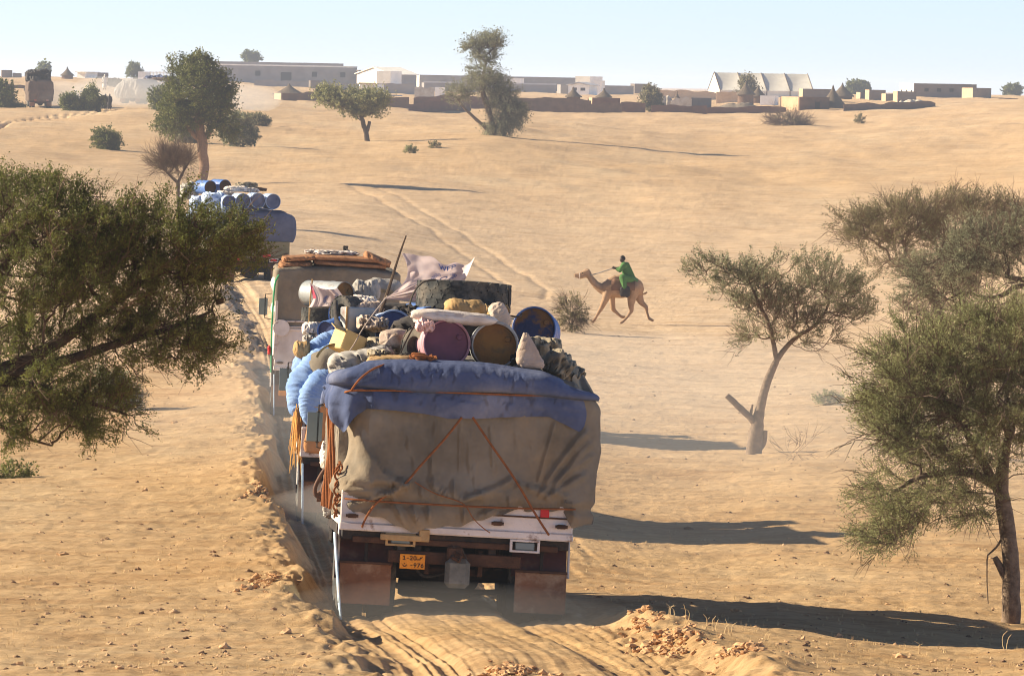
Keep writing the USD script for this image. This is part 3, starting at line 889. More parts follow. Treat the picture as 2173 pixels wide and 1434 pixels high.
m_sack = M('sack_cloth', (0.34, 0.26, 0.205), (0.50, 0.41, 0.33), 3.0, 0.93, 0.4, 60, 0.12, c3=(0.24, 0.16, 0.10), s3=3, f3=.64)
m_white = M('white_sack', (0.46, 0.40, 0.35), (0.64, 0.58, 0.52), 3.0, 0.85, 0.4, 50, 0.15, c3=(0.30, 0.23, 0.17), s3=3, f3=.66)
m_tan = M('tan_sack', (0.33, 0.21, 0.09), (0.46, 0.31, 0.15), 4.0, 0.95, 0.5, 160, 0.1, c3=(0.22, 0.14, 0.08), s3=5, f3=0.62)
m_burlap = M('burlap', (0.24, 0.115, 0.055), (0.36, 0.19, 0.10), 9.0, 0.97, 0.6, 220, 0.08)
m_orange = M('orange_bale', (0.36, 0.17, 0.07), (0.46, 0.24, 0.11), 5.0, 0.95, 0.5, 150, 0.1)
m_fringe = M('straw_fringe', (0.55, 0.30, 0.08), (0.42, 0.20, 0.05), 20.0, 0.9)
m_rope = M('orange_rope', (0.30, 0.105, 0.035), (0.20, 0.075, 0.03), 14.0, 0.9, 0.6, 260, 0.1)
m_rope2 = M('dark_rope', (0.04, 0.032, 0.026), (0.07, 0.055, 0.04), 30.0, 0.9)
m_rubber = M('rubber', (0.022, 0.024, 0.024), (0.055, 0.056, 0.052), 6.0, 0.85, 0.4, 60, 0.25, c3=(0.16, 0.13, 0.095), s3=3.0, f3=0.60, w3=0.12)
m_purple = M('purple_paint', (0.090, 0.020, 0.045), (0.130, 0.032, 0.062), 6.0, 0.55, 0.15, 30, 0.4, c3=(0.10, 0.035, 0.03), s3=5.0, f3=0.66)
m_pink = M('pink_paint', (0.36, 0.17, 0.20), (0.44, 0.24, 0.25), 6.0, 0.6, 0.15, 30, 0.4)
m_bluedr = M('blue_paint', (0.055, 0.13, 0.36), (0.10, 0.20, 0.46), 4.0, 0.5, 0.15, 30, 0.45, c3=(0.16, 0.09, 0.05), s3=3.0, f3=0.66)
m_paleblue = M('pale_blue_paint', (0.30, 0.40, 0.58), (0.42, 0.50, 0.64), 5.0, 0.5, 0.15, 30, 0.4, c3=(0.12, 0.18, 0.36), s3=4, f3=0.6)
m_darkblue = M('dark_blue_paint', (0.022, 0.036, 0.11), (0.035, 0.05, 0.14), 5.0, 0.5, 0.2, 30, 0.4)
m_rustdr = M('rusty_lid', (0.22, 0.11, 0.03), (0.15, 0.07, 0.025), 3.0, 0.85, 0.4, 40, 0.2, c3=(0.05, 0.055, 0.04), s3=2.6, f3=0.56)
m_rustblue = M('rusty_blue_lid', (0.17, 0.085, 0.035), (0.22, 0.12, 0.05), 4.0, 0.85, 0.3, 40, 0.2, c3=(0.035, 0.05, 0.11), s3=1.7, f3=0.52, w3=0.03)
m_can = M('canister_grey', (0.10, 0.10, 0.085), (0.17, 0.165, 0.14), 6.0, 0.7, 0.2, 30, 0.3)
m_greydr = M('grey_drum', (0.22, 0.24, 0.24), (0.34, 0.35, 0.34), 4.0, 0.5, 0.2, 30, 0.4, c3=RUST, s3=3, f3=0.62)
m_whitep = M('white_truck_paint', (0.46, 0.41, 0.37), (0.66, 0.60, 0.56), 2.0, 0.6, 0.25, 18, 0.3, c3=RUST, s3=4.5, f3=0.63, w3=0.06)
m_maroon = M('maroon_paint', (0.050, 0.014, 0.012), (0.075, 0.024, 0.018), 4.0, 0.6, 0.2, 30, 0.3, c3=(0.10, 0.06, 0.04), s3=4, f3=0.62)
m_flap = M('brown_flap', (0.24, 0.11, 0.055), (0.17, 0.08, 0.042), 4.0, 0.85, 0.3, 40, 0.15, c3=(0.34, 0.22, 0.13), s3=3, f3=0.6)
m_bluebd = M('blue_board', (0.30, 0.44, 0.56), (0.42, 0.55, 0.64), 5.0, 0.75, 0.4, 30, 0.2, c3=(0.5, 0.45, 0.38), s3=4, f3=0.6, stretch=(6, 6, 0.6))
m_black = M('black_metal', (0.012, 0.010, 0.009), (0.035, 0.024, 0.018), 6.0, 0.75, 0.4, 40, 0.25, c3=(0.08, 0.045, 0.025), s3=5, f3=0.64)
m_rustm = M('rusty_metal', (0.050, 0.024, 0.014), (0.095, 0.045, 0.024), 6.0, 0.85, 0.4, 40, 0.2)
m_yellow = M('yellow_plate', (0.72, 0.27, 0.015), (0.62, 0.22, 0.015), 9.0, 0.55)
m_letter = M('black_letters', (0.015, 0.012, 0.010), rough=0.7)
m_wood = M('wood', (0.32, 0.20, 0.09), (0.42, 0.28, 0.13), 8.0, 0.85, 0.3, 60, 0.15)
m_khaki = M('khaki_canvas', (0.22, 0.185, 0.13), (0.32, 0.27, 0.19), 4.0, 0.95, 0.5, 120, 0.1)
m_olive = M('olive_paint', (0.14, 0.125, 0.065), (0.18, 0.155, 0.09), 3.0, 0.7)
m_red = M('red_lens', (0.50, 0.02, 0.02), rough=0.4)
m_glass = M('mirror_glass', (0.12, 0.15, 0.15), rough=0.15, spec=0.6)
m_pinkpl = M('pink_plastic', (0.62, 0.36, 0.32), (0.72, 0.48, 0.42), 8.0, 0.35, 0.4, 60, 0.5)
m_flag = M('flag_cloth', (0.55, 0.44, 0.42), (0.68, 0.57, 0.54), 3.0, 0.7, 0.25, 90, 0.2, trans=0.3)
m_ink = M('blue_ink', (0.045, 0.115, 0.33), rough=0.8)
m_green = M('green_cord', (0.03, 0.22, 0.09), rough=0.8)
m_carton = M('carton', (0.50, 0.36, 0.15), (0.60, 0.44, 0.20), 4.0, 0.9)
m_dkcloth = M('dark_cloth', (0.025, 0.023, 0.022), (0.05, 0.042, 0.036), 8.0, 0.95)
m_brownst = M('brown_strap', (0.09, 0.045, 0.03), (0.15, 0.08, 0.05), 8.0, 0.8)


class Frame:
    def __init__(self, O, heading, pitch=0.0, roll=0.0):
        h = np.array([math.sin(heading) * math.cos(pitch), math.cos(heading) * math.cos(pitch), math.sin(pitch)])
        r = unit(np.cross(h, (0, 0, 1)))
        u = np.cross(r, h)
        self.r = r * math.cos(roll) - u * math.sin(roll)
        self.u = u * math.cos(roll) + r * math.sin(roll)
        self.h, self.O = h, np.asarray(O, float)
        self.R = np.stack([self.r, self.h, self.u], 1)

    def w(self, v):
        return np.asarray(v, float) @ self.R.T + self.O

    def m(self, mesh):
        v, f = arr(mesh)
        return self.w(v), f

    def L(self, px, py, t):
        d = P(px, py, 10.0) - EYE
        k = (t - (EYE - self.O) @ self.h) / (d @ self.h)
        q = (EYE + d * k - self.O) @ self.R
        return q

    def S(self, t):
        return FPX / (self.O + self.h * t)[1]


def tyre_mesh(R=0.58, w=0.30, rim=0.29, sides=36):
    """axis along y"""
    h = w / 2
    prof = [(rim, -h * .75), (rim + .02, -h * .92), (R * .78, -h * 1.02), (R * .93, -h * .93), (R * .985, -h * .78), (R, -h * .4), (R, h * .4), (R * .985, h * .78), (R * .93, h * .93), (R * .78, h * 1.02), (rim + .02, h * .92), (rim, h * .75), (rim, -h * .75)]
    return lathe(prof, sides)


def tread_mesh(R=0.58, w=0.30, n=22, rows=3, hgt=0.020):
    out = []
    for j in range(rows):
        y = (j - (rows - 1) / 2) * w * 0.92 / rows
        for i in range(n):
            a = (i + 0.5 * (j % 2)) / n * 2 * math.pi
            ln = 2 * math.pi * R / n * 0.655
            wd = w * 0.92 / rows * 0.70
            hexp = []
            for q in range(6):
                b = q * math.pi / 3
                hexp.append(((math.cos(b) + .25 * math.sin(b) * (1 if j % 2 else -1)) * ln * .98, math.sin(b) * wd * .92))
            vv = []
            for rr in (R - 0.01, R + hgt):
                for (dx, dy) in hexp:
                    aa = a + dx / R
                    vv.append([math.cos(aa) * rr, y + dy, math.sin(aa) * rr])
            f = []
            for q in range(6):
                q2 = (q + 1) % 6
                f += [[q, 6 + q, 6 + q2], [q, 6 + q2, q2]]
            for q in range(1, 5):
                f.append([6, 6 + q + 1, 6 + q])
            out.append((np.array(vv), np.array(f)))
    return cat(*out)


TY, TR = tyre_mesh(), tread_mesh()


def wheel(tr, F, s, t, z, R=0.58, w=0.30):
    k = np.array([R / .58, w / .30, R / .58])
    A = rotz(math.pi / 2)
    v, f = TY
    p = part(tr, 'wheel', F.m(xf((v * k, f), A, (s, t, z))), m_rubber, 30)
    v, f = TR
    part(p, 'tread', F.m(xf((v * k, f), A, (s, t, z))), m_rubber, False)
    rim = lathe([(0, .02), (.12, .03), (.15, .07), (.29 * R / .58, .03), (.29 * R / .58, -.1), (.05, -.1), (0, -.1)], 20)
    part(p, 'rim', F.m(xf(rim, A, (s, t, z))), m_maroon, 30)


def lorry(label, F, L=6.4, W=2.62, bed=1.02, gate=0.42, side=0.5, paint=m_whitep, flapm=m_flap, far=False, gatem=None, group=None, cat_='lorry', plate=True, cabm=None, cabh=2.75):
    tr = thing('cargo_lorry', label, cat_, F.w((0, 0, 0)), group)
    gatem = gatem or paint
    hw = W / 2
    B = lambda size, c, bev=0.0, R=None: F.m(box(size, c, R, bev))
    part(tr, 'bed', B((W - .06, L, .12), (0, L / 2 + .05, bed - .08), .01), m_black)
    g = part(tr, 'tailgate', cat(B((W, .05, gate), (0, .0, bed + gate / 2), .012), B((W + .02, .10, .09), (0, .0, bed + .01), .015), B((W, .08, .05), (0, -.005, bed + gate - .03), .012)), gatem, 30)
    for k, s in enumerate((-.9, -.35, .35, .9)):
        part(g, 'hinge', cat(B((.10, .05, .05), (s * hw, -.065, bed + .13), .008), F.m(tube([(s * hw - .07, -.08, bed + .13), (s * hw + .07, -.08, bed + .13)], .018, 8))), m_rustm)
    for sg in (-1, 1):
        part(tr, 'side_panel', B((.05, L - .06, side), (sg * (hw - .03), L / 2 + .06, bed + side / 2), .012), gatem)
        part(tr, 'chassis_rail', B((.09, L + 2.0, .20), (sg * .42, L / 2 + 1.1, bed - .26), .01), m_black)
    part(tr, 'headboard', B((W, .06, 1.1), (0, L + .08, bed + .55), .012), gatem)
    part(tr, 'cross_member', cat(B((1.5, .10, .14), (0, .12, bed - .30), .01), B((W - .3, .07, .07), (0, .06, bed - .13), .01)), m_rustm)
    for t in ((.95,) if far else (.95, 2.3)):
        for sg in (-1, 1):
            wheel(tr, F, sg * 1.13, t, .56)
            wheel(tr, F, sg * .78, t, .56)
        part(tr, 'axle', cat(F.m(tube([(-1.2, t, .56), (-.3, t, .56), (0, t, .56), (.3, t, .56), (1.2, t, .56)], [.09, .12, .25, .12, .09], 12)), F.m(lathe([(0, -.22), (.2, -.21), (.34, -.1), (.35, .1), (.2, .25), (0, .3)], 16, None, (0, t, .55)))), m_black, 40)
    if not far:
        for sg in (-1, 1):
            part(tr, 'leaf_spring', cat(*[B((.09, 1.5 - .2 * k, .022), (sg * .52, 1.2, .62 + .03 * k), .004) for k in range(5)]), m_black)
        part(tr, 'drive_shaft', F.m(tube([(0, .95, .58), (0, L, .75)], .06, 8)), m_black)
        for sg, rr in ((-1, .15), (1, .13)):
            part(tr, 'air_tank', F.m(lathe([(0, -.42), (rr * .8, -.42), (rr, -.36), (rr, .36), (rr * .8, .42), (0, .42)], 16, rotz(math.pi / 2), (sg * .1, 3.0 + .3 * sg, .50 + .16 * sg))), m_black)
        part(tr, 'anti_roll_bar', F.m(tube(curve([(-.85, .75, .45), (-.5, .55, .36), (0, .5, .34), (.5, .55, .36), (.85, .75, .45)], 20), .035, 8)), m_black)
        part(tr, 'brake_hose', F.m(tube(curve([(-.5, .4, .8), (-.3, .35, .5), (.1, .36, .62), (.45, .4, .82)], 20), .018, 6)), m_rope2)
        part(tr, 'spare_wheel', F.m(xf(TY, rotx(math.pi / 2), (.05, 4.2, .52))), m_rubber, 30)
        part(tr, 'fuel_tank', F.m(lathe([(0, -.5), (.26, -.5), (.29, -.47), (.29, .47), (.26, .5), (0, .5)], 20, None, (.95, 4.3, .66))), m_rustm)
        part(tr, 'spare_bracket', cat(B((.06, .5, .3), (-.3, .45, bed - .34), .01), B((.62, .08, .08), (0, .45, bed - .45), .01), B((.06, .5, .3), (.3, .45, bed - .34), .01)), m_rustm)
    for sg in (-1, 1):
        a = np.linspace(-.15, math.pi * .97, 16)
        outer = [(math.cos(x) * .70 + .95, math.sin(x) * .70 + .50) for x in a]
        inner = [(math.cos(x) * .66 + .95, math.sin(x) * .66 + .50) for x in a[::-1]]
        from shapely.geometry import Polygon
        ex = trimesh.creation.extrude_polygon(Polygon(outer + inner), .62, engine='earcut')
        v, f = arr(ex)
        v = np.stack([v[:, 2] + (-1.30 if sg < 0 else .66), v[:, 0], v[:, 1]], 1)
        fe = part(tr, 'mudguard', F.m((v, f)), m_maroon, 30)
        if not far:
            rimp = F.m(tube([(sg * 1.30, y, z) for y, z in [(math.cos(x) * .70 + .95, math.sin(x) * .70 + .50) for x in np.linspace(1.4, math.pi * .97, 12)]], .016, 6))
            part(fe, 'edge_trim', rimp, m_white)
        n = 8
        u, vv = np.meshgrid(np.linspace(-.29, .29, n), np.linspace(0, 1, n), indexing='ij')
        q = np.stack([u + sg * .99, .17 - .05 * vv + .015 * np.sin(u * 7 + sg), .62 - .46 * vv], -1).reshape(-1, 3)
        v2 = q + [0, .012, 0]
        gf = grid_faces(n, n)
        nn = len(q)
        edge = [i for i in range(n)] + [i * n + n - 1 for i in range(1, n)] + [(n - 1) * n + j for j in range(n - 2, -1, -1)] + [i * n for i in range(n - 2, 0, -1)]
        ef = []
        for i, a_ in enumerate(edge):
            b_ = edge[(i + 1) % len(edge)]
            ef += [[a_, b_, b_ + nn], [a_, b_ + nn, a_ + nn]]
        fl = part(tr, 'mudflap', F.m((np.vstack([q, v2]), np.vstack([gf[:, ::-1], gf + nn, ef]))), flapm, 30)
        part(fl, 'clamp_strip', B((.60, .03, .03), (sg * .99, .16, .625), .005), m_rustm)
        if not far:
            part(tr, 'flap_hanger', B((.04, .04, .4), (sg * .99, .2, .8), .005), m_black)
    # lamps in frames under the tail
    for sg in (-1, 1):
        s0 = -.62 if sg < 0 else .78
        lf = part(tr, 'lamp_frame', cat(B((.34, .04, .025), (s0, -.03, bed - .05), .004), B((.34, .04, .025), (s0, -.03, bed - .17), .004), B((.03, .04, .12), (s0 - .155, -.03, bed - .11), .004), B((.03, .04, .12), (s0 + .155, -.03, bed - .11), .004)), m_wood if sg < 0 else m_whitep)
        part(lf, 'tail_lamp', B((.22, .05, .09), (s0, -.02, bed - .11), .012), m_glass if not far else m_red)
    cm = cabm or paint
    c = part(tr, 'cab', F.m(box((2.35, 1.8, cabh - 1.0), (0, L + 1.25, 1.0 + (cabh - 1.0) / 2), None, .14)), cm, 30)
    part(c, 'rear_window', B((1.2, .02, .4), (0, L + .345, cabh - .55), .005), m_glass)
    for sg in (-1, 1):
        part(c, 'side_window', B((.02, .8, .55), (sg * 1.18, L + 1.4, cabh - .5), .005), m_glass)
        mi = part(tr, 'mirror', B((.045, .10, .40), (sg * 1.42, L + 1.9, 2.05), .012), m_black)
        part(mi, 'mirror_glass', B((.19, .02, .36), (sg * 1.46, L + 1.86, 2.05), .004), m_glass)
        part(mi, 'mirror_arm', F.m(tube([(sg * 1.15, L + 1.9, 2.35), (sg * 1.42, L + 1.9, 2.32), (sg * 1.42, L + 1.9, 1.8), (sg * 1.15, L + 1.9, 1.75)], .012, 6)), m_black)
        wheel(tr, F, sg * 1.0, L + 1.0, .56)
    part(tr, 'front_axle', F.m(tube([(-1.0, L + 1.0, .5), (1.0, L + 1.0, .5)], .07, 8)), m_black)
    part(tr, 'bumper', B((2.4, .12, .25), (0, L + 2.2, .75), .03), m_black)
    return tr


def cover(F, hw, L, hem, top, rcl=0.30, rcr=0.2, nu=330, nv=44, ncap=16, bulge=0.10, seed=1, disp=None, capz=None, lean=0.03, amp=0.03, er=0.22):
    """canvas drawn over a load: walls on three sides and a lumpy top. hem(a-point s,t) -> z; top(s,t) -> z. local coordinates"""
    # perimeter: left front -> rear left -> rear right -> right front
    p = []
    p += [(-hw, y) for y in np.linspace(L, rcl, 90)]
    p += [(-hw + rcl - rcl * math.cos(a), rcl - rcl * math.sin(a)) for a in np.linspace(0, math.pi / 2, 26)[1:]]
    p += [(x, 0) for x in np.linspace(-hw + rcl, hw - rcr, 190)[1:]]
    p += [(hw - rcr + rcr * math.sin(a), rcr - rcr * math.cos(a)) for a in np.linspace(0, math.pi / 2, 16)[1:]]
    p += [(hw, y) for y in np.linspace(rcr, L, 40)[1:]]
    p = np.array(p)
    d = np.gradient(p, axis=0)
    nrm = np.stack([d[:, 1], -d[:, 0]], 1)
    nrm /= np.linalg.norm(nrm, axis=1, keepdims=True)
    s_arc = np.r_[0, np.cumsum(np.linalg.norm(np.diff(p, axis=0), axis=1))]
    he = np.array([hem(*q) for q in p])
    to = np.array([top(*q) for q in p])
    vs = np.linspace(0, 1, nv)
    V = np.zeros((len(p), nv + ncap, 3))
    for j, v in enumerate(vs):
        z = he + (to - he) * v
        out = bulge * np.sin(math.pi * v) ** 0.8 + lean * (v - 0.5)
        rd = np.where(to - z < er, er - np.sqrt(np.maximum(er ** 2 - (er - (to - z)) ** 2, 0)), 0)
        q3 = np.stack([p[:, 0], p[:, 1], z], 1)
        w = np.stack([s_arc * 1.6, z * 1.1, 0 * z], 1)
        o = out - rd
        o = o + amp * fb(w, 4, seed) + 0.6 * amp * nz(np.stack([s_arc * 7.0 + 1.6 * np.sin(z * 2), z * 0.9, 0 * z], 1), seed + 7)
        if disp is not None:
            o = o + disp(p[:, 0], p[:, 1], z)
        V[:, j, :2] = p + nrm * o[:, None]
        V[:, j, 2] = z + 0.012 * nz(w * 3, seed + 9)
    cen = np.stack([np.zeros(len(p)), np.clip(p[:, 1], 1.2, L - 0.5)], 1)
    last = V[:, nv - 1].copy()
    for j in range(ncap):
        k = ((j + 1) / ncap)
        xy = last[:, :2] + (cen - last[:, :2]) * k
        zz = np.array([top(*q) for q in xy]) + 0.05 * smooth01(k * 4) * fb(np.stack([xy[:, 0] * 2, xy[:, 1] * 2, 0 * xy[:, 0]], 1), 3, seed + 4)
        V[:, nv + j, :2] = xy
        V[:, nv + j, 2] = last[:, 2] + (zz - last[:, 2]) * smooth01(k * 6) if j < ncap else zz
    return V.reshape(-1, 3), grid_faces(len(p), nv + ncap)[:, ::-1]


def crease(lines, scale_w=0.03):
    """ridges along segments given in local (s, z): list of (s0,z0,s1,z1,height,width)"""
    def f(s, t, z):
        o = np.zeros_like(s)
        for s0, z0, s1, z1, h, w in lines:
            d = np.array([s1 - s0, z1 - z0]); Ln = np.linalg.norm(d) + 1e-9; d /= Ln
            a = (s - s0) * d[0] + (z - z0) * d[1]
            b = -(s - s0) * d[1] + (z - z0) * d[0]
            m_ = smooth01(a / .08) * smooth01((Ln - a) / .12)
            o = o + h * m_ * np.exp(-(b / w) ** 2) * (t < 0.25)
        return o
    return f


def drum(F, t, px, py, rpx, label, bodym, lidm, yaw=0.0, pitch=0.0, length=0.88, hoopm=None, rim=None, group=None, name='oil_drum', open_=False):
    c = F.L(px, py, t)
    R = rpx / F.S(t)
    A = rotz(yaw) @ rotx(pitch)
    T = lambda m_: F.m(xf(m_, A, c))
    path = thing(name, label, 'drum', F.w(c), group)
    prof = [(R * .94, .02), (R, .0), (R * 1.03, .012), (R, .03)]
    for k in (1 / 3, 2 / 3):
        y = length * k
        prof += [(R, y - .03), (R * 1.035, y - .012), (R * 1.035, y + .012), (R, y + .03)]
    prof += [(R, length - .03), (R * 1.03, length - .012), (R, length), (0.0, length)]
    part(path, 'body', T(lathe(prof, 36)), bodym, 30)
    lid = lathe([(0, .045 if not open_ else .3), (R * .9, .045 if not open_ else .3), (R * .945, .02)], 36)
    part(path, 'lid', T(lid), lidm, 30)
    if not open_:
        part(path, 'bung', T(lathe([(0, .025), (.03, .025), (.035, .045)], 10, None, (R * .55, 0, R * .3))), lidm, 30)
    if rim:
        a = np.linspace(.25, 2.9, 20)
        part(path, 'rim', T(tube([(math.cos(x) * R * 1.0, -.002, math.sin(x) * R * 1.0) for x in a], .018, 6)), rim, 40)
    return path


def sack_at(F, t, px, py, wpx, hpx, depth, label, mat_, yaw=0.0, tilt=0.0, seed=1, name='sack', category='sack', group=None, along='x', pinch=0.0, wr=0.05, sq=0.5, ends=0.35, **kw):
    c = F.L(px, py, t)
    S = F.S(t)
    if along == 'x':
        size, A = (wpx / S, depth, hpx / S), rotz(yaw) @ roty(tilt)
    elif along == 't':
        size, A = (depth, wpx / S, hpx / S), rotz(math.pi / 2 + yaw) @ roty(tilt)
    else:                       # standing
        size, A = (hpx / S, depth, wpx / S), rotz(yaw) @ roty(math.pi / 2 + tilt)
    return single(name, F.m(sack(size, c, A, seed, pinch=pinch, wr=wr, sq=sq, ends=ends, **kw)), mat_, label, category, group, smooth=60)


def loose_tyre(F, t, px, py, rpx, wpx, label, A, w=None):
    c = F.L(px, py, t)
    S = F.S(t)
    R, w = rpx / S, wpx / S
    k = np.array([R / .58, w / .30, R / .58])
    path = thing('tyre', label, 'tyre', F.w(c))
    v, f = TY
    part(path, 'casing', F.m(xf((v * k, f), A, c)), m_rubber, 30)
    v, f = TR
    part(path, 'tread', F.m(xf((v * k, f), A, c)), m_rubber, False)
    return path


def rope_px(F, q, label, r=0.012, mat_=None, t=-0.02, group=None, n=30, name='rope'):
    """q: (px, py[, t])"""
    p = [F.L(a[0], a[1], a[2] if len(a) > 2 else t) for a in q]
    return single(name, F.m(tube(curve(p, n), r, 6)), mat_ or m_rope, label, 'rope', group, smooth=60)


def sheet(F, fn, nu, nv, mat_, name, label, category, smooth=70, group=None):
    u, v = np.meshgrid(np.linspace(0, 1, nu), np.linspace(0, 1, nv), indexing='ij')
    V = fn(u.ravel(), v.ravel())
    return single(name, F.m((V, grid_faces(nu, nv))), mat_, label, category, group, smooth=smooth)


def track_frame(D, px, py, t_ahead, roll, dh=0.0, pitch=None):
    O = P(px, py, D)
    hd = math.atan2(float(path_x(D + t_ahead / K) - path_x(D)), t_ahead) + dh
    dz = -(float(road_drop(D + t_ahead / K)) - float(road_drop(D))) / t_ahead
    return Frame(O, hd, math.atan(dz) if pitch is None else pitch, roll)


# ---- first lorry
F1 = track_frame(31.2, 957, 1322, 8.0, math.radians(2.2), pitch=math.radians(-2.2))
lorry('white tailed cargo lorry nearest the camera, rear piled under grey canvas', F1, L=6.4)


def px_local(F, lst, t=0.0):
    return np.array([F.L(a, b, t)[[0, 2]] for a, b in lst])


_hem = px_local(F1, [(690, 1090), (727, 1091), (755, 1088), (771, 1085), (822, 1104), (871, 1126), (909, 1120), (961, 1117), (1016, 1104), (1048, 1094), (1077, 1085), (1130, 1083), (1193, 1083), (1212, 1117), (1235, 1113), (1275, 1105)])
_fold = px_local(F1, [(762, 880), (766, 905), (790, 960), (815, 1000), (868, 1028), (880, 1034)])
HW1 = 1.41
_o1 = F1.L(994, 1000, 0)[0]


def hem1(s, t):
    if t > 0.3:
        return 1.2 + 0.10 * math.sin(t * 2.1) + (0.1 if s > 0 else 0.0)
    return float(np.interp(s + _o1 * 1.0, _hem[:, 0], _hem[:, 1])) + 0.012 * math.sin(s * 25)


def top1(s, t):
    return 2.72 + 0.16 * (1 - (s / 1.5) ** 2) + 0.02 * min(t, 6) - 0.35 * max(0, (abs(s) - 1.15)) - (0.0 if t > .3 else 0.0)


def _seg(*q):
    out = []
    for a, b, c, d, h, w in q:
        p0, p1 = F1.L(a, b, 0), F1.L(c, d, 0)
        out.append((p0[0] - _o1, p0[2], p1[0] - _o1, p1[2], h, w))
    return out


_cr = crease(_seg((1245, 905, 1150, 1035, .05, .035), (1250, 930, 1165, 1050, .04, .03), (1255, 960, 1130, 1058, .035, .03), (1245, 1000, 1150, 1062, .04, .03), (960, 1015, 965, 1062, .05, .025), (912, 1020, 960, 1062, .05, .022),
                  (905, 1010, 940, 1068, .045, .02), (1095, 1015, 980, 1062, .05, .025), (1075, 1040, 970, 1062, .04, .03), (1090, 1022, 1180, 1062, .05, .025), (1110, 1030, 1215, 1055, .05, .025), (880, 1020, 830, 1045, .05, .03),
                  (860, 1035, 740, 1075, .06, .03), (845, 1050, 760, 1068, .05, .03), (735, 1040, 840, 1052, .05, .03), (730, 1010, 800, 1045, .045, .03), (730, 975, 780, 1030, .035, .03), (870, 1070, 895, 1120, .06, .03),
                  (830, 1060, 870, 1125, .05, .03), (905, 1070, 915, 1115, .06, .028), (985, 1075, 985, 1115, .05, .03), (1060, 1075, 1000, 1105, .04, .03), (1000, 900, 1010, 1010, .02, .03), (1040, 895, 1050, 1010, .018, .03), (925, 890, 915, 1005, .02, .03),
                  (1180, 890, 1140, 1030, .03, .03), (1210, 1075, 1225, 1115, .06, .03), (1185, 1062, 1235, 1075, .05, .025), (975, 900, 975, 1010, .015, .02), (1090, 890, 1105, 1000, .015, .03)))
_rope_z = px_local(F1, [(735, 1058), (850, 1066), (980, 1073), (1110, 1078), (1240, 1080)])


def disp1(s, t, z):
    o = _cr(s, t, z)
    rear = t < 0.30
    o = o + np.where(rear, 0.085, 0.03) * smooth01((1.85 - z) / 0.5)
    o = o - 0.13 * ((s > .9) & (t > .1)) * smooth01((1.95 - z) / 0.8)
    rg = 1 - np.abs(fb(np.stack([s * 2.6 + .8 * z, z * 1.1, t * 1.2], -1), 4, 91)) * 5
    o = o + 0.020 * np.clip(rg, 0, 1)
    sc = np.interp(-z, -_fold[:, 1], _fold[:, 0] - _o1, left=-9, right=9)
    sc = np.where((z > _fold[-1, 1]) & (z < _fold[0, 1]), sc, -9)
    o = o + rear * (0.075 * smooth01((s + 1.34) / .25) * smooth01((sc - s) / 0.035 + 0.5) - 0.50 * np.clip(sc - s - 0.03, 0, 0.42) * smooth01((z - 1.50) / .55))
    rz = np.interp(s + _o1, _rope_z[:, 0], _rope_z[:, 1])
    o = o - 0.06 * rear * np.exp(-((z - rz) / 0.05) ** 2)
    low = smooth01((rz - z) / 0.1) * rear
    o = o + low * 0.045 * nz(np.stack([s * 4, z * 5, 0 * s], -1), 77)
    gather = rear * np.exp(-((z - rz) / 0.16) ** 2)
    rg2 = 1 - np.abs(fb(np.stack([s * 3.4 + 1.5 * (z - rz), (z - rz) * 2.2, 0 * s], -1), 3, 95)) * 4.5
    o = o + gather * 0.045 * np.clip(rg2, 0, 1)
    o = o + rear * 0.022 * fb(np.stack([s * 5 + z * 2, z * 4, 0 * s], -1), 3, 78) * smooth01((1.9 - z) / 0.5)
    return o


_cv = cover(F1, HW1, 6.3, hem1, top1, rcl=.36, rcr=.22, disp=disp1, seed=3, bulge=.06, amp=.022, nu=0)
_cv = (_cv[0] + [_o1, 0, 0], _cv[1])
single('canvas_cover', F1.m(_cv), m_canvas, 'big grey-brown canvas wrapped round the load of the nearest lorry', 'canvas cover', smooth=75)


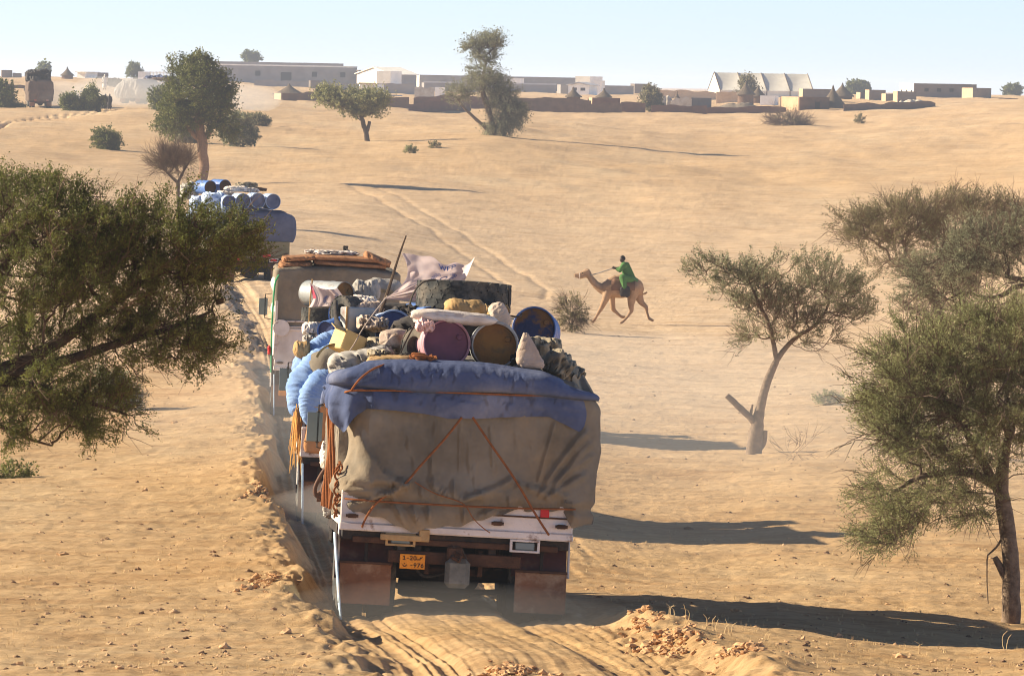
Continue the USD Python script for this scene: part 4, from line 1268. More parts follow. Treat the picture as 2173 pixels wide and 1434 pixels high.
def blue_tarp():
    hw, rc = 1.37, .36
    ob = _o1 - .11
    p = [(-hw, y) for y in np.linspace(1.5, rc, 30)] + [(-hw + rc - rc * math.cos(a), rc - rc * math.sin(a)) for a in np.linspace(0, math.pi / 2, 22)[1:]]
    p += [(x, 0) for x in np.linspace(-hw + rc, hw - .25, 150)[1:]] + [(hw - .25 + .25 * math.sin(a), .25 - .25 * math.cos(a)) for a in np.linspace(0, math.pi / 2, 14)[1:]] + [(hw, y) for y in np.linspace(.25, .9, 12)[1:]]
    p = np.array(p)
    d = np.gradient(p, axis=0); n_ = np.stack([d[:, 1], -d[:, 0]], 1); n_ /= np.linalg.norm(n_, axis=1, keepdims=True)
    sa = np.r_[0, np.cumsum(np.linalg.norm(np.diff(p, axis=0), axis=1))]
    s = p[:, 0]
    hemp = px_local(F1, [(690, 830), (715, 870), (738, 918), (752, 905), (762, 882), (780, 868), (840, 872), (900, 880), (950, 888), (1010, 887), (1060, 884), (1120, 884), (1165, 886), (1195, 900), (1222, 918), (1230, 880), (1240, 850), (1262, 830)])
    he = np.interp(s + ob, hemp[:, 0], hemp[:, 1])
    side = smooth01((p[:, 1] - .12) / .35)
    he = np.where(s < 0, he * (1 - side) + side * (2.45 - .1 * np.sin(p[:, 1] * 5)), he * (1 - side) + side * 2.55)
    rz = np.full_like(s, F1.L(900, 829, 0)[2]) + 0.02 * np.sin(s * 3)
    tz = F1.L(900, 776, .1)[2] + 0.05 * np.cos(s * 1.6) - 0.16 * smooth01((s - .85) / .5) - .05 * smooth01((-s - 1.1) / .3) + .018 * nz(np.stack([sa * 1.1, 0 * sa, 0 * sa], 1), 71)
    side = smooth01((p[:, 1] - .05) / .35)
    rows = []
    nv = 46
    for j in range(nv):
        k = j / (nv - 1)
        if k < .35:
            q = k / .35
            z = he + (rz - he) * q
            o = .12 + .035 * np.sin(q * math.pi) + .02 * fb(np.stack([sa * 2.2, z * 2, 0 * z], 1), 3, 5) + .035 * (1 - q) * nz(np.stack([sa * 5, z * .8, 0 * z], 1), 6)
            o = o + .05 * (1 - q) * (s < -1.0) * np.sin(sa * 30)
        elif k < .8:
            q = (k - .35) / .45
            a = q * math.pi * .85 - .35
            z = rz + (tz - rz) * (0.5 - 0.5 * np.cos(np.clip(q, 0, 1) * math.pi))
            o = .10 + (.04 + .09 * (1 - side)) * np.sin(math.pi * np.clip(q, 0, 1) ** .8) ** .8 - .22 * q ** 4 + .02 * fb(np.stack([sa * 2.0, z * 3, 0 * z], 1), 3, 8)
        else:
            q = (k - .8) / .2
            z = tz + .02 - .10 * q
            o = -.10 - .75 * q + 0 * s
        rg = 1 - np.abs(fb(np.stack([sa * 3.6, z * 3.2 + .5 * sa, 0 * z], 1), 4, 92)) * 6
        o = o + .010 * nz(np.stack([sa * 11, z * 5, 0 * z], 1), 9) - .016 * np.clip(rg, 0, 1)
        z = z + .012 * nz(np.stack([sa * 3, z * 9, 0 * z], 1), 10)
        q2 = p + n_ * o[:, None]
        rows.append(np.stack([q2[:, 0] + ob, q2[:, 1], z], 1))
    V = np.stack(rows, 1)
    return V.reshape(-1, 3), grid_faces(len(p), nv)[:, ::-1]


single('blue_tarpaulin', F1.m(blue_tarp()), m_bluecl, 'faded blue tarpaulin rolled over the top rear edge of the grey canvas', 'tarpaulin', smooth=75)
rope_px(F1, [(690, 860, .9), (718, 838, .35), (745, 829, -.14), (800, 828, -.15), (900, 830, -.15), (1000, 834, -.15), (1100, 838, -.15), (1200, 838, -.15), (1232, 842, .1)], 'orange rope tied across beneath the blue roll')
rope_px(F1, [(745, 829, -.14), (768, 800, -.22), (800, 779, -.16), (835, 770, .1), (880, 764, .4)], 'orange rope looping up over the left end of the blue roll')
rope_px(F1, [(980, 885, -.17), (940, 935, -.17), (890, 990, -.17), (855, 1030, -.17), (800, 1065, -.15), (768, 1118, -.10)], 'orange rope slanting down to the left across the rear canvas', .014)
rope_px(F1, [(1003, 885, -.17), (1040, 940, -.17), (1085, 1005, -.17), (1110, 1045, -.17), (1130, 1080, -.15), (1165, 1135, -.12)], 'orange rope slanting down to the right across the rear canvas', .014)
rope_px(F1, [(722, 1056, .05), (760, 1060, -.135), (850, 1066, -.14), (980, 1073, -.14), (1110, 1078, -.14), (1200, 1080, -.13), (1240, 1081, .03)], 'orange rope drawn tight across the foot of the rear canvas', .011)
rope_px(F1, [(880, 1022, -.16), (920, 1045, -.16), (985, 1070, -.16), (1005, 1100, -.16), (1040, 1130, -.1)], 'thin orange cord crossing the canvas hem to the tailgate', .006)
for k, (s_, t_) in enumerate([(-1.52, .45), (-1.53, .62), (-1.53, .85), (-1.54, 1.15), (-1.55, 1.5), (-1.55, 2.0)]):
    z = np.linspace(2.45, 1.2, 14)
    q = [(s_ + .05 * math.sin(z_ * 5 + k) * .4 + _o1, t_ + .04 * math.sin(z_ * 3 + 2 * k), z_) for z_ in z]
    single('rope', F1.m(tube(curve(q, 26), .020, 6)), m_rope, ('first', 'second', 'third', 'fourth', 'fifth', 'sixth')[k] + ' orange lashing rope from the rear corner on the sunlit left side of the canvas', 'rope', 'lashing ropes on the left side of the nearest lorry', smooth=60)
_rng = np.random.default_rng(5)
z = np.linspace(F1.L(730, 985, .1)[2], F1.L(727, 1095, .1)[2], 40)
bun = []
for b_ in range(5):
    q = [(F1.L(722, 1040, .15)[0] - .05 + .022 * math.sin(k * .55 + b_ * 1.3) + .01 * b_, .10 + .03 * math.cos(k * .5 + b_ * 1.7) + .03 * b_, zz + .03 * math.sin(b_ * 2.0)) for k, zz in enumerate(z)]
    bun.append(tube(curve(q, 90), .013, 5))
single('rope', F1.m(cat(*bun)), m_rope, 'thick bundle of twisted orange rope at the left rear corner', 'rope', smooth=60, kind='stuff')

# under the tail of the first lorry
tr1 = '/World/cargo_lorry'
B1 = lambda size, c, bev=0.0, R=None: F1.m(box(size, c, R, bev))
pc = F1.L(875, 1191, -.02)
pl = part(tr1, 'number_plate', B1((.285, .012, .165), pc, .004), m_yellow)


def lettering(F, text, h, c, depth=.003):
    v, f = arr(meshkit.text_mesh(text, h, depth, True))
    return F.m((np.stack([v[:, 0] + c[0], -v[:, 2] + c[1], v[:, 1] + c[2]], 1), f))


part(pl, 'lettering', lettering(F1, '1-20', .045, (pc[0] - .115, pc[1] - .0065, pc[2] + .018)), m_letter, False)
part(pl, 'lettering', lettering(F1, '-976', .045, (pc[0] - .030, pc[1] - .0065, pc[2] - .062)), m_letter, False)
ar = []
y = pc[1] - .009
for q in ([(.045, .03), (.055, .022), (.066, .028), (.072, .022), (.082, .03)], [(.086, .022), (.09, .05), (.097, .04), (.104, .045), (.108, .062)], [(.048, .046), (.052, .047)]):
    ar.append(F1.m(tube(curve([(pc[0] + a, y, pc[2] + b) for a, b in q], 10), .0042, 5)))
a = np.linspace(math.pi, 2 * math.pi, 10)
ar.append(F1.m(tube([(pc[0] - .085 + .02 * math.cos(x), y, pc[2] - .035 + .022 * math.sin(x)) for x in a], .0045, 5)))
ar.append(F1.m(box((.01, .004, .01), (pc[0] - .085, y, pc[2] - .025))))
part(pl, 'arabic_lettering', cat(*ar), m_letter, False)
part(tr1, 'reflector', B1((.10, .02, .09), F1.L(1156, 1089, -.05), .004), m_red, label='red reflector square on the white tailgate')
part(tr1, 'stripe', B1((.9, .014, .02), F1.L(1130, 1097, -.035), .002), m_rustm)
part(tr1, 'wooden_bumper', cat(B1((.46, .10, .07), F1.L(850, 1140, -.04), .01), B1((.12, .1, .14), F1.L(900, 1136, -.03), .01)), m_wood)
part(tr1, 'side_flap', F1.m(xf(box((.02, .55, .98), (0, 0, 0), None, .008), roty(math.radians(-7)), F1.L(717, 1222, .05) + [0, .2, 0])), m_bluebd)
part(tr1, 'tow_hook', cat(B1((.18, .12, .16), (0, .02, .78), .02), F1.m(tube([(-.03, -.1, .74), (.05, -.14, .70), (.07, -.12, .76), (0, -.05, .80)], .02, 6))), m_rustm)
c = F1.L(970, 1216, -.02)
wc = thing('jerrycan', 'battered grey canister hanging under the tail of the nearest lorry', 'canister', F1.w(c))
part(wc, 'body', F1.m(box((.28, .2, .33), c, None, .05)), m_can, 30)
part(wc, 'neck', F1.m(lathe([(0, -.03), (.03, -.03), (.03, .03), (0, .03)], 10, rotx(math.pi / 2), c + [-.06, 0, .18])), m_black)
part(wc, 'hanger', F1.m(tube([c + [-.1, 0, .16], c + [-.06, 0, .30], c + [.05, 0, .26], c + [.1, 0, .16]], .008, 5)), m_rope2)

# ---- goods on the first lorry
drum(F1, .55, 948, 729, 50, 'purple oil drum lying at the back of the nearest lorry', m_pink, m_purple, yaw=.10)
drum(F1, .65, 1050, 733, 49, 'rust-brown oil drum with grey rim lying right of the purple drum', m_greydr, m_rustdr, yaw=-.02, rim=m_greydr)
drum(F1, 5.0, 1133, 697, 46, 'rusty drum end patched with blue sticking out at the far right of the load', m_bluedr, m_rustblue, yaw=-.12, pitch=-.05)
drum(F1, 3.6, 838, 703, 46, 'large blue oil drum with dark end left of the beige sacks', m_paleblue, m_darkblue, yaw=.34, pitch=-.14)
drum(F1, 4.7, 800, 716, 40, 'dark open blue drum half hidden behind the large blue drum', m_bluedr, m_dkcloth, yaw=.3, pitch=-.1, open_=True)
drum(F1, 4.0, 912, 683, 32, 'orange rusty drum end showing behind the long pale sack', m_bluedr, m_rustdr, yaw=.2, pitch=.05)
sack_at(F1, .75, 962, 674, 190, 34, .45, 'long pale pinkish sack slumped across the purple drum', m_white, tilt=.03, seed=2, pinch=.3)
sack_at(F1, 1.9, 987, 655, 92, 44, .6, 'round yellow-tan sack bulging behind the long pale sack', m_tan, seed=3, ends=.5)
sack_at(F1, 1.5, 1058, 672, 44, 60, .35, 'stiff pinkish sack with white top standing behind the rusty brown drum', m_sack, along='z', tilt=-.5, seed=4)
c = F1.L(1124, 744, .35)
v, f = sack((.42, .36, .34), (0, 0, 0), roty(math.pi / 2), 25, sq=.7, ends=.3, wr=.05)
hh = np.clip((v[:, 2] + .21) / .42, 0, 1)
v = v * np.stack([1.15 - .95 * hh ** 1.3, 1.1 - .8 * hh ** 1.3, 1 + 0 * hh], 1) + np.stack([-.06 * hh, 0 * hh, 0 * hh], 1)
single('sack', F1.m((v + c, f)), m_sack, 'pinkish sack sagging to a pointed tip right of the rust-brown drum', 'sack', smooth=60)
sack_at(F1, 1.2, 1182, 775, 66, 70, .8, 'crumpled khaki canvas bundle sagging off the right rear corner', m_khaki, tilt=.7, seed=7, wr=.12)
sack_at(F1, 2.6, 1205, 800, 60, 60, 1.2, 'khaki canvas fold drooping over the right side behind the blue tarpaulin', m_khaki, tilt=.5, seed=8, wr=.12)
sack_at(F1, 1.6, 845, 722, 60, 46, .55, 'tan sack with open mouth lying between blue drum and small tyre', m_sack, along='t', yaw=-.5, seed=9, wr=.06)
sack_at(F1, .5, 838, 766, 118, 26, .5, 'long tan bundle lying along the blue tarpaulin left of the purple drum', m_tan, tilt=-.06, seed=10)
sack_at(F1, 1.3, 768, 770, 150, 62, 1.1, 'big pale grey canvas bundle with pleats on the left of the load', m_greycl, tilt=-.28, seed=12, wr=.10)
sack_at(F1, .6, 888, 766, 60, 24, .35, 'small pale cloth bag beside the rope coil', m_sack, seed=13)
sack_at(F1, .6, 902, 691, 44, 30, .25, 'shiny pink plastic bag on top of the small tyre', m_pinkpl, seed=14, wr=.16)
sack_at(F1, 2.3, 905, 672, 60, 22, .4, 'pale sack end between the blue drum and the long pale sack', m_white, tilt=-.35, seed=15)
loose_tyre(F1, 4.4, 984, 630, 98, 62, 'big lorry tyre lying flat on top of the load', rotx(math.pi / 2 - .03) @ roty(.2))
loose_tyre(F1, 1.05, 893, 737, 42, 44, 'small knobbly tyre standing left of the purple drum', rotz(-.95) @ rotx(-.05))
rope_px(F1, [(870, 645, 3.4), (884, 612, 3.45), (902, 597, 3.5), (925, 594, 3.6)], 'dark cord looped over the left end of the big flat tyre', .012, m_rope2)
rope_px(F1, [(1078, 610, 4.0), (1080, 640, 4.0), (1076, 668, 4.0), (1095, 672, 4.0), (1106, 666, 4.2)], 'dark cord tying the big flat tyre to the rusty drum end', .012, m_rope2)
rope_px(F1, [(868, 650, 3.2), (876, 668, 3.2), (884, 662, 3.2), (880, 655, 3.2), (872, 664, 3.2), (866, 668, 3.2)], 'dark knotted cord hanging below the big flat tyre', .012, m_rope2)
rope_px(F1, [(880, 690, .75), (866, 715, .70), (852, 745, .62), (846, 762, .55)], 'dark cord across the tread of the small tyre', .010, m_rope2)
rope_px(F1, [(822, 628, 2.6), (775, 690, 2.3), (745, 740, 1.6), (700, 800, 1.2)], 'thin pinkish line running down left over the load', .007, m_sack)
rope_px(F1, [(1168, 735, 2.5), (1172, 750, 2.4), (1178, 768, 2.2)], 'short dark strap below the rusty drum end', .012, m_rope2)
rg = np.random.default_rng(3)
q = []
c = F1.L(892, 765, .3)
for k in range(60):
    a = k * .75
    q.append(c + [.15 * math.cos(a) * rg.uniform(.5, 1.2) + .02, .12 * math.sin(a) * rg.uniform(.5, 1.1) - .1, .03 + .05 * rg.uniform(-1, 1)])
single('rope', F1.m(tube(curve(q, 240), .013, 5)), m_rope, 'tangled red-brown rope coil left of the purple drum', 'rope', smooth=60)
sack_at(F1, .45, 858, 756, 22, 16, .12, 'dark knot of rags beside the small tyre', m_dkcloth, seed=16, wr=.2)
c = F1.L(738, 728, 2.2)
bx_ = thing('carton', 'yellow cardboard carton wedged left of the large blue drum', 'carton', F1.w(c))
part(bx_, 'box', F1.m(box((.30, .3, .24), c, rotz(.5) @ roty(.35), .01)), m_carton)
part(bx_, 'flap', F1.m(box((.26, .12, .012), c + [-.08, -.12, .16], rotz(.5) @ rotx(.5) @ roty(.3), .003)), m_carton)
c = F1.L(758, 690, 3.6)
bx_ = thing('metal_box', 'grey sheet metal box with rusty strip standing beside the large blue drum', 'box', F1.w(c))
part(bx_, 'box', F1.m(box((.34, .3, .42), c, rotz(.3), .015)), m_greydr)
part(bx_, 'rusty_strip', F1.m(box((.05, .02, .42), c + [-.12, -.17, 0], rotz(.3), .004)), m_wood)
# curved grey-green sheet and black strap
th = np.linspace(0, math.pi * .9, 16)


def hood(u, v):
    c = F1.L(708, 758, 2.4)
    a = math.pi * (.15 + .8 * u)
    return np.stack([c[0] - .24 * np.cos(a) * (1 - .2 * v), c[1] + (v - .4) * .7, c[2] - .14 + .30 * np.sin(a) * (1 - .1 * v)], 1)


sheet(F1, hood, 18, 10, M('grey_green', (.20, .22, .17), (.28, .29, .23), 5, .7, .3, 60), 'curved_sheet', 'curved grey-green sheet at the left of the load behind the pleated bundle', 'sheet')
single('strap', F1.m(tube(curve([F1.L(712, 640, 4.2), F1.L(713, 670, 3.6), F1.L(722, 700, 2.8), F1.L(731, 724, 2.2)], 16), [.03] * 8 + [.05] * 8, 6)), m_dkcloth, 'broad black strap hanging across the left of the load', 'strap', smooth=60)
# loose canvas corner on the right edge


def corner(u, v):
    a = np.array([F1.L(1215, 800, .3), F1.L(1212, 850, .1)])
    b = np.array([F1.L(1240, 800, .8), F1.L(1272, 856, .0)])
    q = (a[0][None] * (1 - v[:, None]) + a[1][None] * v[:, None]) * (1 - u[:, None]) + (b[0][None] * (1 - v[:, None]) + b[1][None] * v[:, None]) * u[:, None]
    q[:, 1] -= .06 * np.sin(u * 5) * v
    q[:, 2] += .03 * np.sin(u * 9)
    return q


sheet(F1, corner, 16, 12, m_khaki, 'canvas_flap', 'loose khaki canvas corner sticking out at the right of the blue tarpaulin', 'canvas')
# bag and brown straps hung on the left flank
sack_at(F1, 4.2, 699, 1078, 34, 44, .3, 'dusty grey bag hanging low on the left flank of the nearest lorry', m_greycl, along='z', seed=21, wr=.12)
sack_at(F1, 5.2, 690, 965, 26, 62, .4, 'pale cloth bundle lashed to the left flank below the mirror', m_white, along='z', seed=22, wr=.12)
for k, (q) in enumerate([[(700, 985), (680, 1010), (668, 1040), (672, 1052), (700, 1045)], [(704, 1000), (690, 1020), (684, 1040), (694, 1055), (706, 1052)], [(668, 1052), (685, 1042), (705, 1040), (690, 1060), (672, 1060)]]):
    pp = [F1.L(a, b, 4.6 + .2 * k) for a, b in q]
    single('strap', F1.m(tube(curve(pp, 20), .025, 6)), m_brownst, ['brown leather strap looped widest on the left flank of the nearest lorry', 'brown leather strap looped inside the widest one on the left flank', 'pale-edged flat strap end across the loops on the left flank'][k], 'strap', smooth=60)


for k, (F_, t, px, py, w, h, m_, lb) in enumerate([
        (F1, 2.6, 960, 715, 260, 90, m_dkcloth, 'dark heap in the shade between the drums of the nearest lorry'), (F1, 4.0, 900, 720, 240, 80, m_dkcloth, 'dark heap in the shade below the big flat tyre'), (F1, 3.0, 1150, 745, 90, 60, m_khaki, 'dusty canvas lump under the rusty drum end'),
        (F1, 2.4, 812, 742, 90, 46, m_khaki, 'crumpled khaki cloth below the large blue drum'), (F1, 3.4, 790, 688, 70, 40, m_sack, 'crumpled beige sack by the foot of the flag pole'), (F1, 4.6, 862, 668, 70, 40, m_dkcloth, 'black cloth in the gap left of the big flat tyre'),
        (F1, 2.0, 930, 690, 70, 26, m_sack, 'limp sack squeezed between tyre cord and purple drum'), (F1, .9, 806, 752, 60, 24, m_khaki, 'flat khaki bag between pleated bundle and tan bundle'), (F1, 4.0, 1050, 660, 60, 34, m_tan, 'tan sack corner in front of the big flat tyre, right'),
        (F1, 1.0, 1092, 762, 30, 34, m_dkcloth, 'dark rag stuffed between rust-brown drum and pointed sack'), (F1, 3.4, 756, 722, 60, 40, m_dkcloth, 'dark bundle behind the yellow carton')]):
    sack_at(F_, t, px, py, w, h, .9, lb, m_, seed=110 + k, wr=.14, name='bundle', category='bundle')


# ---- flags
def laurel(fn, u0, v0, r, sg):
    """half a wreath of leaves as small lens-shaped patches; fn maps (u, v) on the cloth to a point just off it"""
    out = []
    for k in range(9):
        a = math.radians(-80 + 17 * k)
        for off in (-1, 1):
            rr = r * (1 + .13 * off)
            cu, cv = u0 + sg * rr * math.cos(a), v0 + rr * math.sin(a) * 1.0
            ta = a + off * sg * .0 + .5 * off
            du, dv = -sg * math.sin(ta) * r * .17, math.cos(ta) * r * .17
            nu_, nv_ = -dv * .42, du * .42
            q = [(cu - du, cv - dv), (cu + nu_, cv + nv_), (cu + du, cv + dv), (cu - nu_, cv - nv_)]
            out.append((fn(np.array(q)), np.array([[0, 1, 2], [0, 2, 3]])))
    st = np.array([(u0 + sg * r * math.cos(math.radians(a)), v0 + r * math.sin(math.radians(a))) for a in np.linspace(-90, 60, 16)])
    w = r * .03
    q = np.concatenate([st + [w, 0], st - [w, 0]])
    n = len(st)
    f = np.concatenate([[[i, i + 1, n + i], [i + 1, n + i + 1, n + i]] for i in range(n - 1)])
    out.append((fn(q), f))
    return cat(*out)


def text_on(fn, text, h, u0, v0):
    v, f = arr(meshkit.text_mesh(text, h, .002, True))
    m_ = trimesh.Trimesh(v, f)
    keep = m_.face_normals[:, 2] > .9
    f = np.asarray(m_.faces)[keep]
    mm = trimesh.Trimesh(v, f, process=True)
    for _ in range(2):
        mm = mm.subdivide()
    v, f = np.array(mm.vertices), np.array(mm.faces)
    return fn(np.stack([v[:, 0] + u0, v[:, 1] + v0], 1)), f


def bilinear(c00, c10, c11, c01, wob):
    def fn(q, off=0.0):
        u, v = q[:, 0], q[:, 1]
        b = (c00[None] * ((1 - u) * (1 - v))[:, None] + c10[None] * (u * (1 - v))[:, None] + c11[None] * (u * v)[:, None] + c01[None] * ((1 - u) * v)[:, None])
        b = b + wob(u, v)
        b[:, 1] -= off
        return b
    return fn


# big flag: corners around (bottom left, bottom right, top right, top left)
tF = 5.4
c00, c10, c11, c01 = F1.L(818, 634, tF), F1.L(985, 596, tF + .2), F1.L(1006, 548, tF + .5), F1.L(852, 537, tF)


def wobF(u, v):
    t = .16 * np.sin(u * 7 + 1.2 * v) * u + .10 * np.sin(u * 14 - 2 * v + 1) * u * (.4 + .6 * v) + .05 * nz(np.stack([u * 7, v * 5, 0 * u], -1), 3)
    z = .09 * (v > -1) * np.sin(u * 6 + .4) * v * u - .12 * np.sin(np.pi * u) * v * .35 + .04 * u * np.sin(u * 19) * v
    s = .16 * np.sin(np.pi * v) * (1 - u)
    return np.stack([s, -t, z], -1)


fnF = bilinear(c00, c10, c11, c01, wobF)
uu, vv = np.meshgrid(np.linspace(0, 1, 70), np.linspace(0, 1, 40), indexing='ij')
vF = fnF(np.stack([uu.ravel(), vv.ravel()], 1))
fl = thing('flag', 'big tattered pink-white sackcloth flag with blue WFP print flying above the tyre', 'flag', F1.w(F1.L(800, 690, tF)))
part(fl, 'pole', F1.m(tube(curve([F1.L(797, 700, tF), F1.L(812, 650, tF), F1.L(822, 622, tF), F1.L(846, 545, tF), F1.L(862, 500, tF)], 16), np.linspace(.028, .010, 16), 6)), M('pole_wood', (.07, .045, .03), (.12, .08, .05), 9))
cl = part(fl, 'cloth', F1.m((vF, grid_faces(70, 40))), m_flag, 70)
sc = .9


def on(q):
    return fnF(np.stack([q[:, 0], q[:, 1]], 1), .012)


part(cl, 'lettering', F1.m(text_on(lambda q: on(q * [1.0, 1.9]), 'WFP', .085, .50, .395)), m_ink, False)
part(cl, 'laurel_print', F1.m(laurel(lambda q: on((q - [.62, 0]) * [1, 1] + [.62, 0]), .62, .40, .17, 1)), m_ink, False)
part(cl, 'laurel_print', F1.m(laurel(on, .62, .40, .17, -1)), m_ink, False)
a = np.linspace(0, 2 * math.pi, 14)
part(cl, 'emblem_print', F1.m((lambda st: (on(np.concatenate([st, (st - st.mean(0)) * .7 + st.mean(0)])), np.concatenate([[[i, (i + 1) % 14, 14 + i], [(i + 1) % 14, 14 + (i + 1) % 14, 14 + i]] for i in range(14)])))(np.stack([.62 + .06 * np.cos(a), .40 + .10 * np.sin(a)], 1))), m_ink, False)
# its lower fold, bunched at the pole


def lowfold(u, v):
    a, b, c_ = F1.L(812, 634, tF - .1), F1.L(885, 602, tF - .1), F1.L(888, 640, tF - .1)
    q = a[None] * (1 - u[:, None]) + (b[None] * (1 - v[:, None]) + c_[None] * v[:, None]) * u[:, None]
    q[:, 1] += .06 * np.sin(v * 12) * u
    return q


u_, v_ = np.meshgrid(np.linspace(0, 1, 20), np.linspace(0, 1, 24), indexing='ij')
part(cl, 'lower_fold', F1.m((lowfold(u_.ravel(), v_.ravel()), grid_faces(20, 24))), m_flag, 70)

# ---- second lorry
F2 = track_frame(41.5, 812, 1116, 8.0, math.radians(1.5), pitch=math.radians(-1.8))
lorry('white cargo lorry second in line, mostly hidden by the nearest lorry', F2, L=6.2, W=2.55)
part('/World/cargo_lorry_001', 'side_flap', F2.m(xf(box((.03, .5, .95), (0, 0, 0), None, .008), roty(math.radians(-2)), F2.L(642, 1050, .1) + [0, .2, 0])), m_bluebd)
_s2 = F2.L(645, 900, 0)[0]


def top2(s, t):
    return 2.55 + .12 * (1 - (s / 1.5) ** 2)


single('canvas_cover', F2.m(cover(F2, 1.22, 6.1, lambda s, t: 1.05, top2, nv=24, ncap=12, seed=8, bulge=.05)), m_canvas, 'canvas wrapped load of the second lorry, hidden except its left edge', 'canvas cover', smooth=75)
# light blue padded rolls hanging over the left rear
def pleated(F, t, q, label, mat_, dt=0.0, seed=1, name='padded_roll', category='padded roll', pl=26):
    """a bent soft roll: q = (px, py, radius in px) along it; pleats run across"""
    a = curve(np.array([[*F.L(x, y, t + dt * i / len(q)), r / F.S(t)] for i, (x, y, r) in enumerate(q)]), 90)
    v, f = tube(a[:, :3], np.ones(90), 22)
    ring = v[:90 * 22].reshape(90, 22, 3)
    rel = ring - a[:, None, :3]
    k = np.arange(90)[:, None]; th = np.arange(22)[None] / 22 * 6.283
    e = np.clip(np.minimum(k, 89 - k) / 9.0, 0, 1) ** .5
    pk = np.stack(np.broadcast_arrays(k * .22 + seed, np.cos(th) * 1.2, np.sin(th) * 1.2), -1)
    rdg = 1 - np.abs(fb(pk * [3.0, .8, .8] + seed, 3, seed + 3)) * 5
    m_ = a[:, None, 3] * (.25 + .75 * e) * (1 + .10 * nz(pk, seed) - .07 * np.clip(rdg, 0, 1) + .012 * np.sin(k * 1.6 + 4 * nz(pk * .7, seed + 1)))
    v[:90 * 22] = (a[:, None, :3] + rel * m_[..., None]).reshape(-1, 3)
    return single(name, F.m((v, f)), mat_, label, category, smooth=70)


pleated(F2, .5, [(742, 738, 20), (705, 758, 30), (668, 790, 40), (642, 830, 36), (634, 868, 22), (640, 888, 8)], 'largest light blue pleated roll curving down the left rear of the second lorry', m_ltblue, -.5, 1)
pleated(F2, .1, [(712, 790, 20), (682, 812, 30), (662, 846, 30), (655, 880, 18), (653, 902, 6)], 'light blue roll with a pointed end hanging inside the largest roll', m_ltblue, -.3, 2)
pleated(F2, 1.0, [(745, 712, 16), (710, 722, 22), (672, 745, 26), (645, 780, 24), (630, 810, 12)], 'light blue roll lying on top above the largest roll of the second lorry', m_ltblue, -.2, 3)
pleated(F2, 1.6, [(690, 742, 14), (660, 750, 20), (640, 768, 18), (628, 795, 10)], 'small blue roll at the back above the other light blue rolls', m_ltblue, 0, 4)
sack_at(F2, .1, 667, 898, 50, 132, .5, 'orange-brown cloth bale strapped to the left rear of the second lorry', m_orange, along='z', seed=36, sq=.95, ends=.16, name='bale', category='bale', wr=.03)
for k, yy in enumerate((862, 935)):
    rope_px(F2, [(644, yy, .0), (646, yy, -.17), (668, yy + 1, -.19), (690, yy, -.17), (694, yy, .1)], ['upper thin cord tied round the orange-brown bale', 'lower thin cord tied round the orange-brown bale'][k], .006, m_wood)
fr = []
rg = np.random.default_rng(8)
for k in range(70):
    x = rg.uniform(624, 645)
    y0 = rg.uniform(850, 880)
    a = F2.L(x, y0, .1 + rg.uniform(-.1, .25))
    ln = rg.uniform(.45, .95)
    b = a + [rg.normal() * .03 + (x - 635) * .003, rg.normal() * .02, -ln]
    fr.append(tube([a, (a + b) / 2 + rg.normal(size=3) * .01, b], [.008, .007, .003], 3, False))
single('straw_fringe', F2.m(cat(*fr)), m_fringe, 'yellow straw fringe hanging beside the orange-brown bale', 'fringe', smooth=60)
drum(F2, 1.9, 692, 706, 25, 'blue oil drum with dark end behind the light blue rolls', m_bluedr, m_darkblue, yaw=-.7, pitch=.22)
drum(F2, 3.6, 712, 668, 25, 'bright blue drum lying among the tyres of the second lorry', m_bluedr, m_bluedr, yaw=-.9, pitch=.1, length=.6)
drum(F2, 3.6, 733, 625, 27, 'grey drum with rusty open end beside the round grey bundle', m_greydr, m_rustdr, yaw=.7)
loose_tyre(F2, 3.0, 735, 664, 36, 34, 'worn knobbly tyre standing on the second lorry beside the bright blue drum', rotz(-.9))
loose_tyre(F2, 4.2, 680, 668, 40, 30, 'black tyre lying flat below the left hand flag', rotx(math.pi / 2))
sack_at(F2, 2.9, 660, 700, 40, 32, .5, 'dirty white cloth bundle at the left edge of the second lorry', m_white, seed=41, wr=.12)
sack_at(F2, 2.8, 656, 722, 30, 24, .5, 'grey rag bundle below the dirty white cloth bundle', m_greycl, seed=42, wr=.15)
sack_at(F2, 4.0, 776, 622, 62, 58, .6, 'round grey-white bundle on the second lorry left of the flag pole', m_greycl, seed=43, wr=.08, ends=.5)
sack_at(F2, 4.6, 818, 607, 70, 34, .4, 'grey cloth roll lying right of the round grey-white bundle', m_greycl, tilt=.12, seed=44)
sack_at(F2, 3.0, 785, 660, 66, 40, .5, 'pale beige open sack in front of the round grey-white bundle', m_sack, seed=45, wr=.12)
sack_at(F2, 3.2, 770, 642, 60, 30, .4, 'pinkish white cloth draped below the round grey-white bundle', m_white, seed=46, wr=.14)
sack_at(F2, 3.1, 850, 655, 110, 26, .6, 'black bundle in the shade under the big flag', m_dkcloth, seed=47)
sack_at(F2, .8, 640, 742, 36, 40, .5, 'tan sack peeping out behind the small blue roll', m_tan, seed=48)
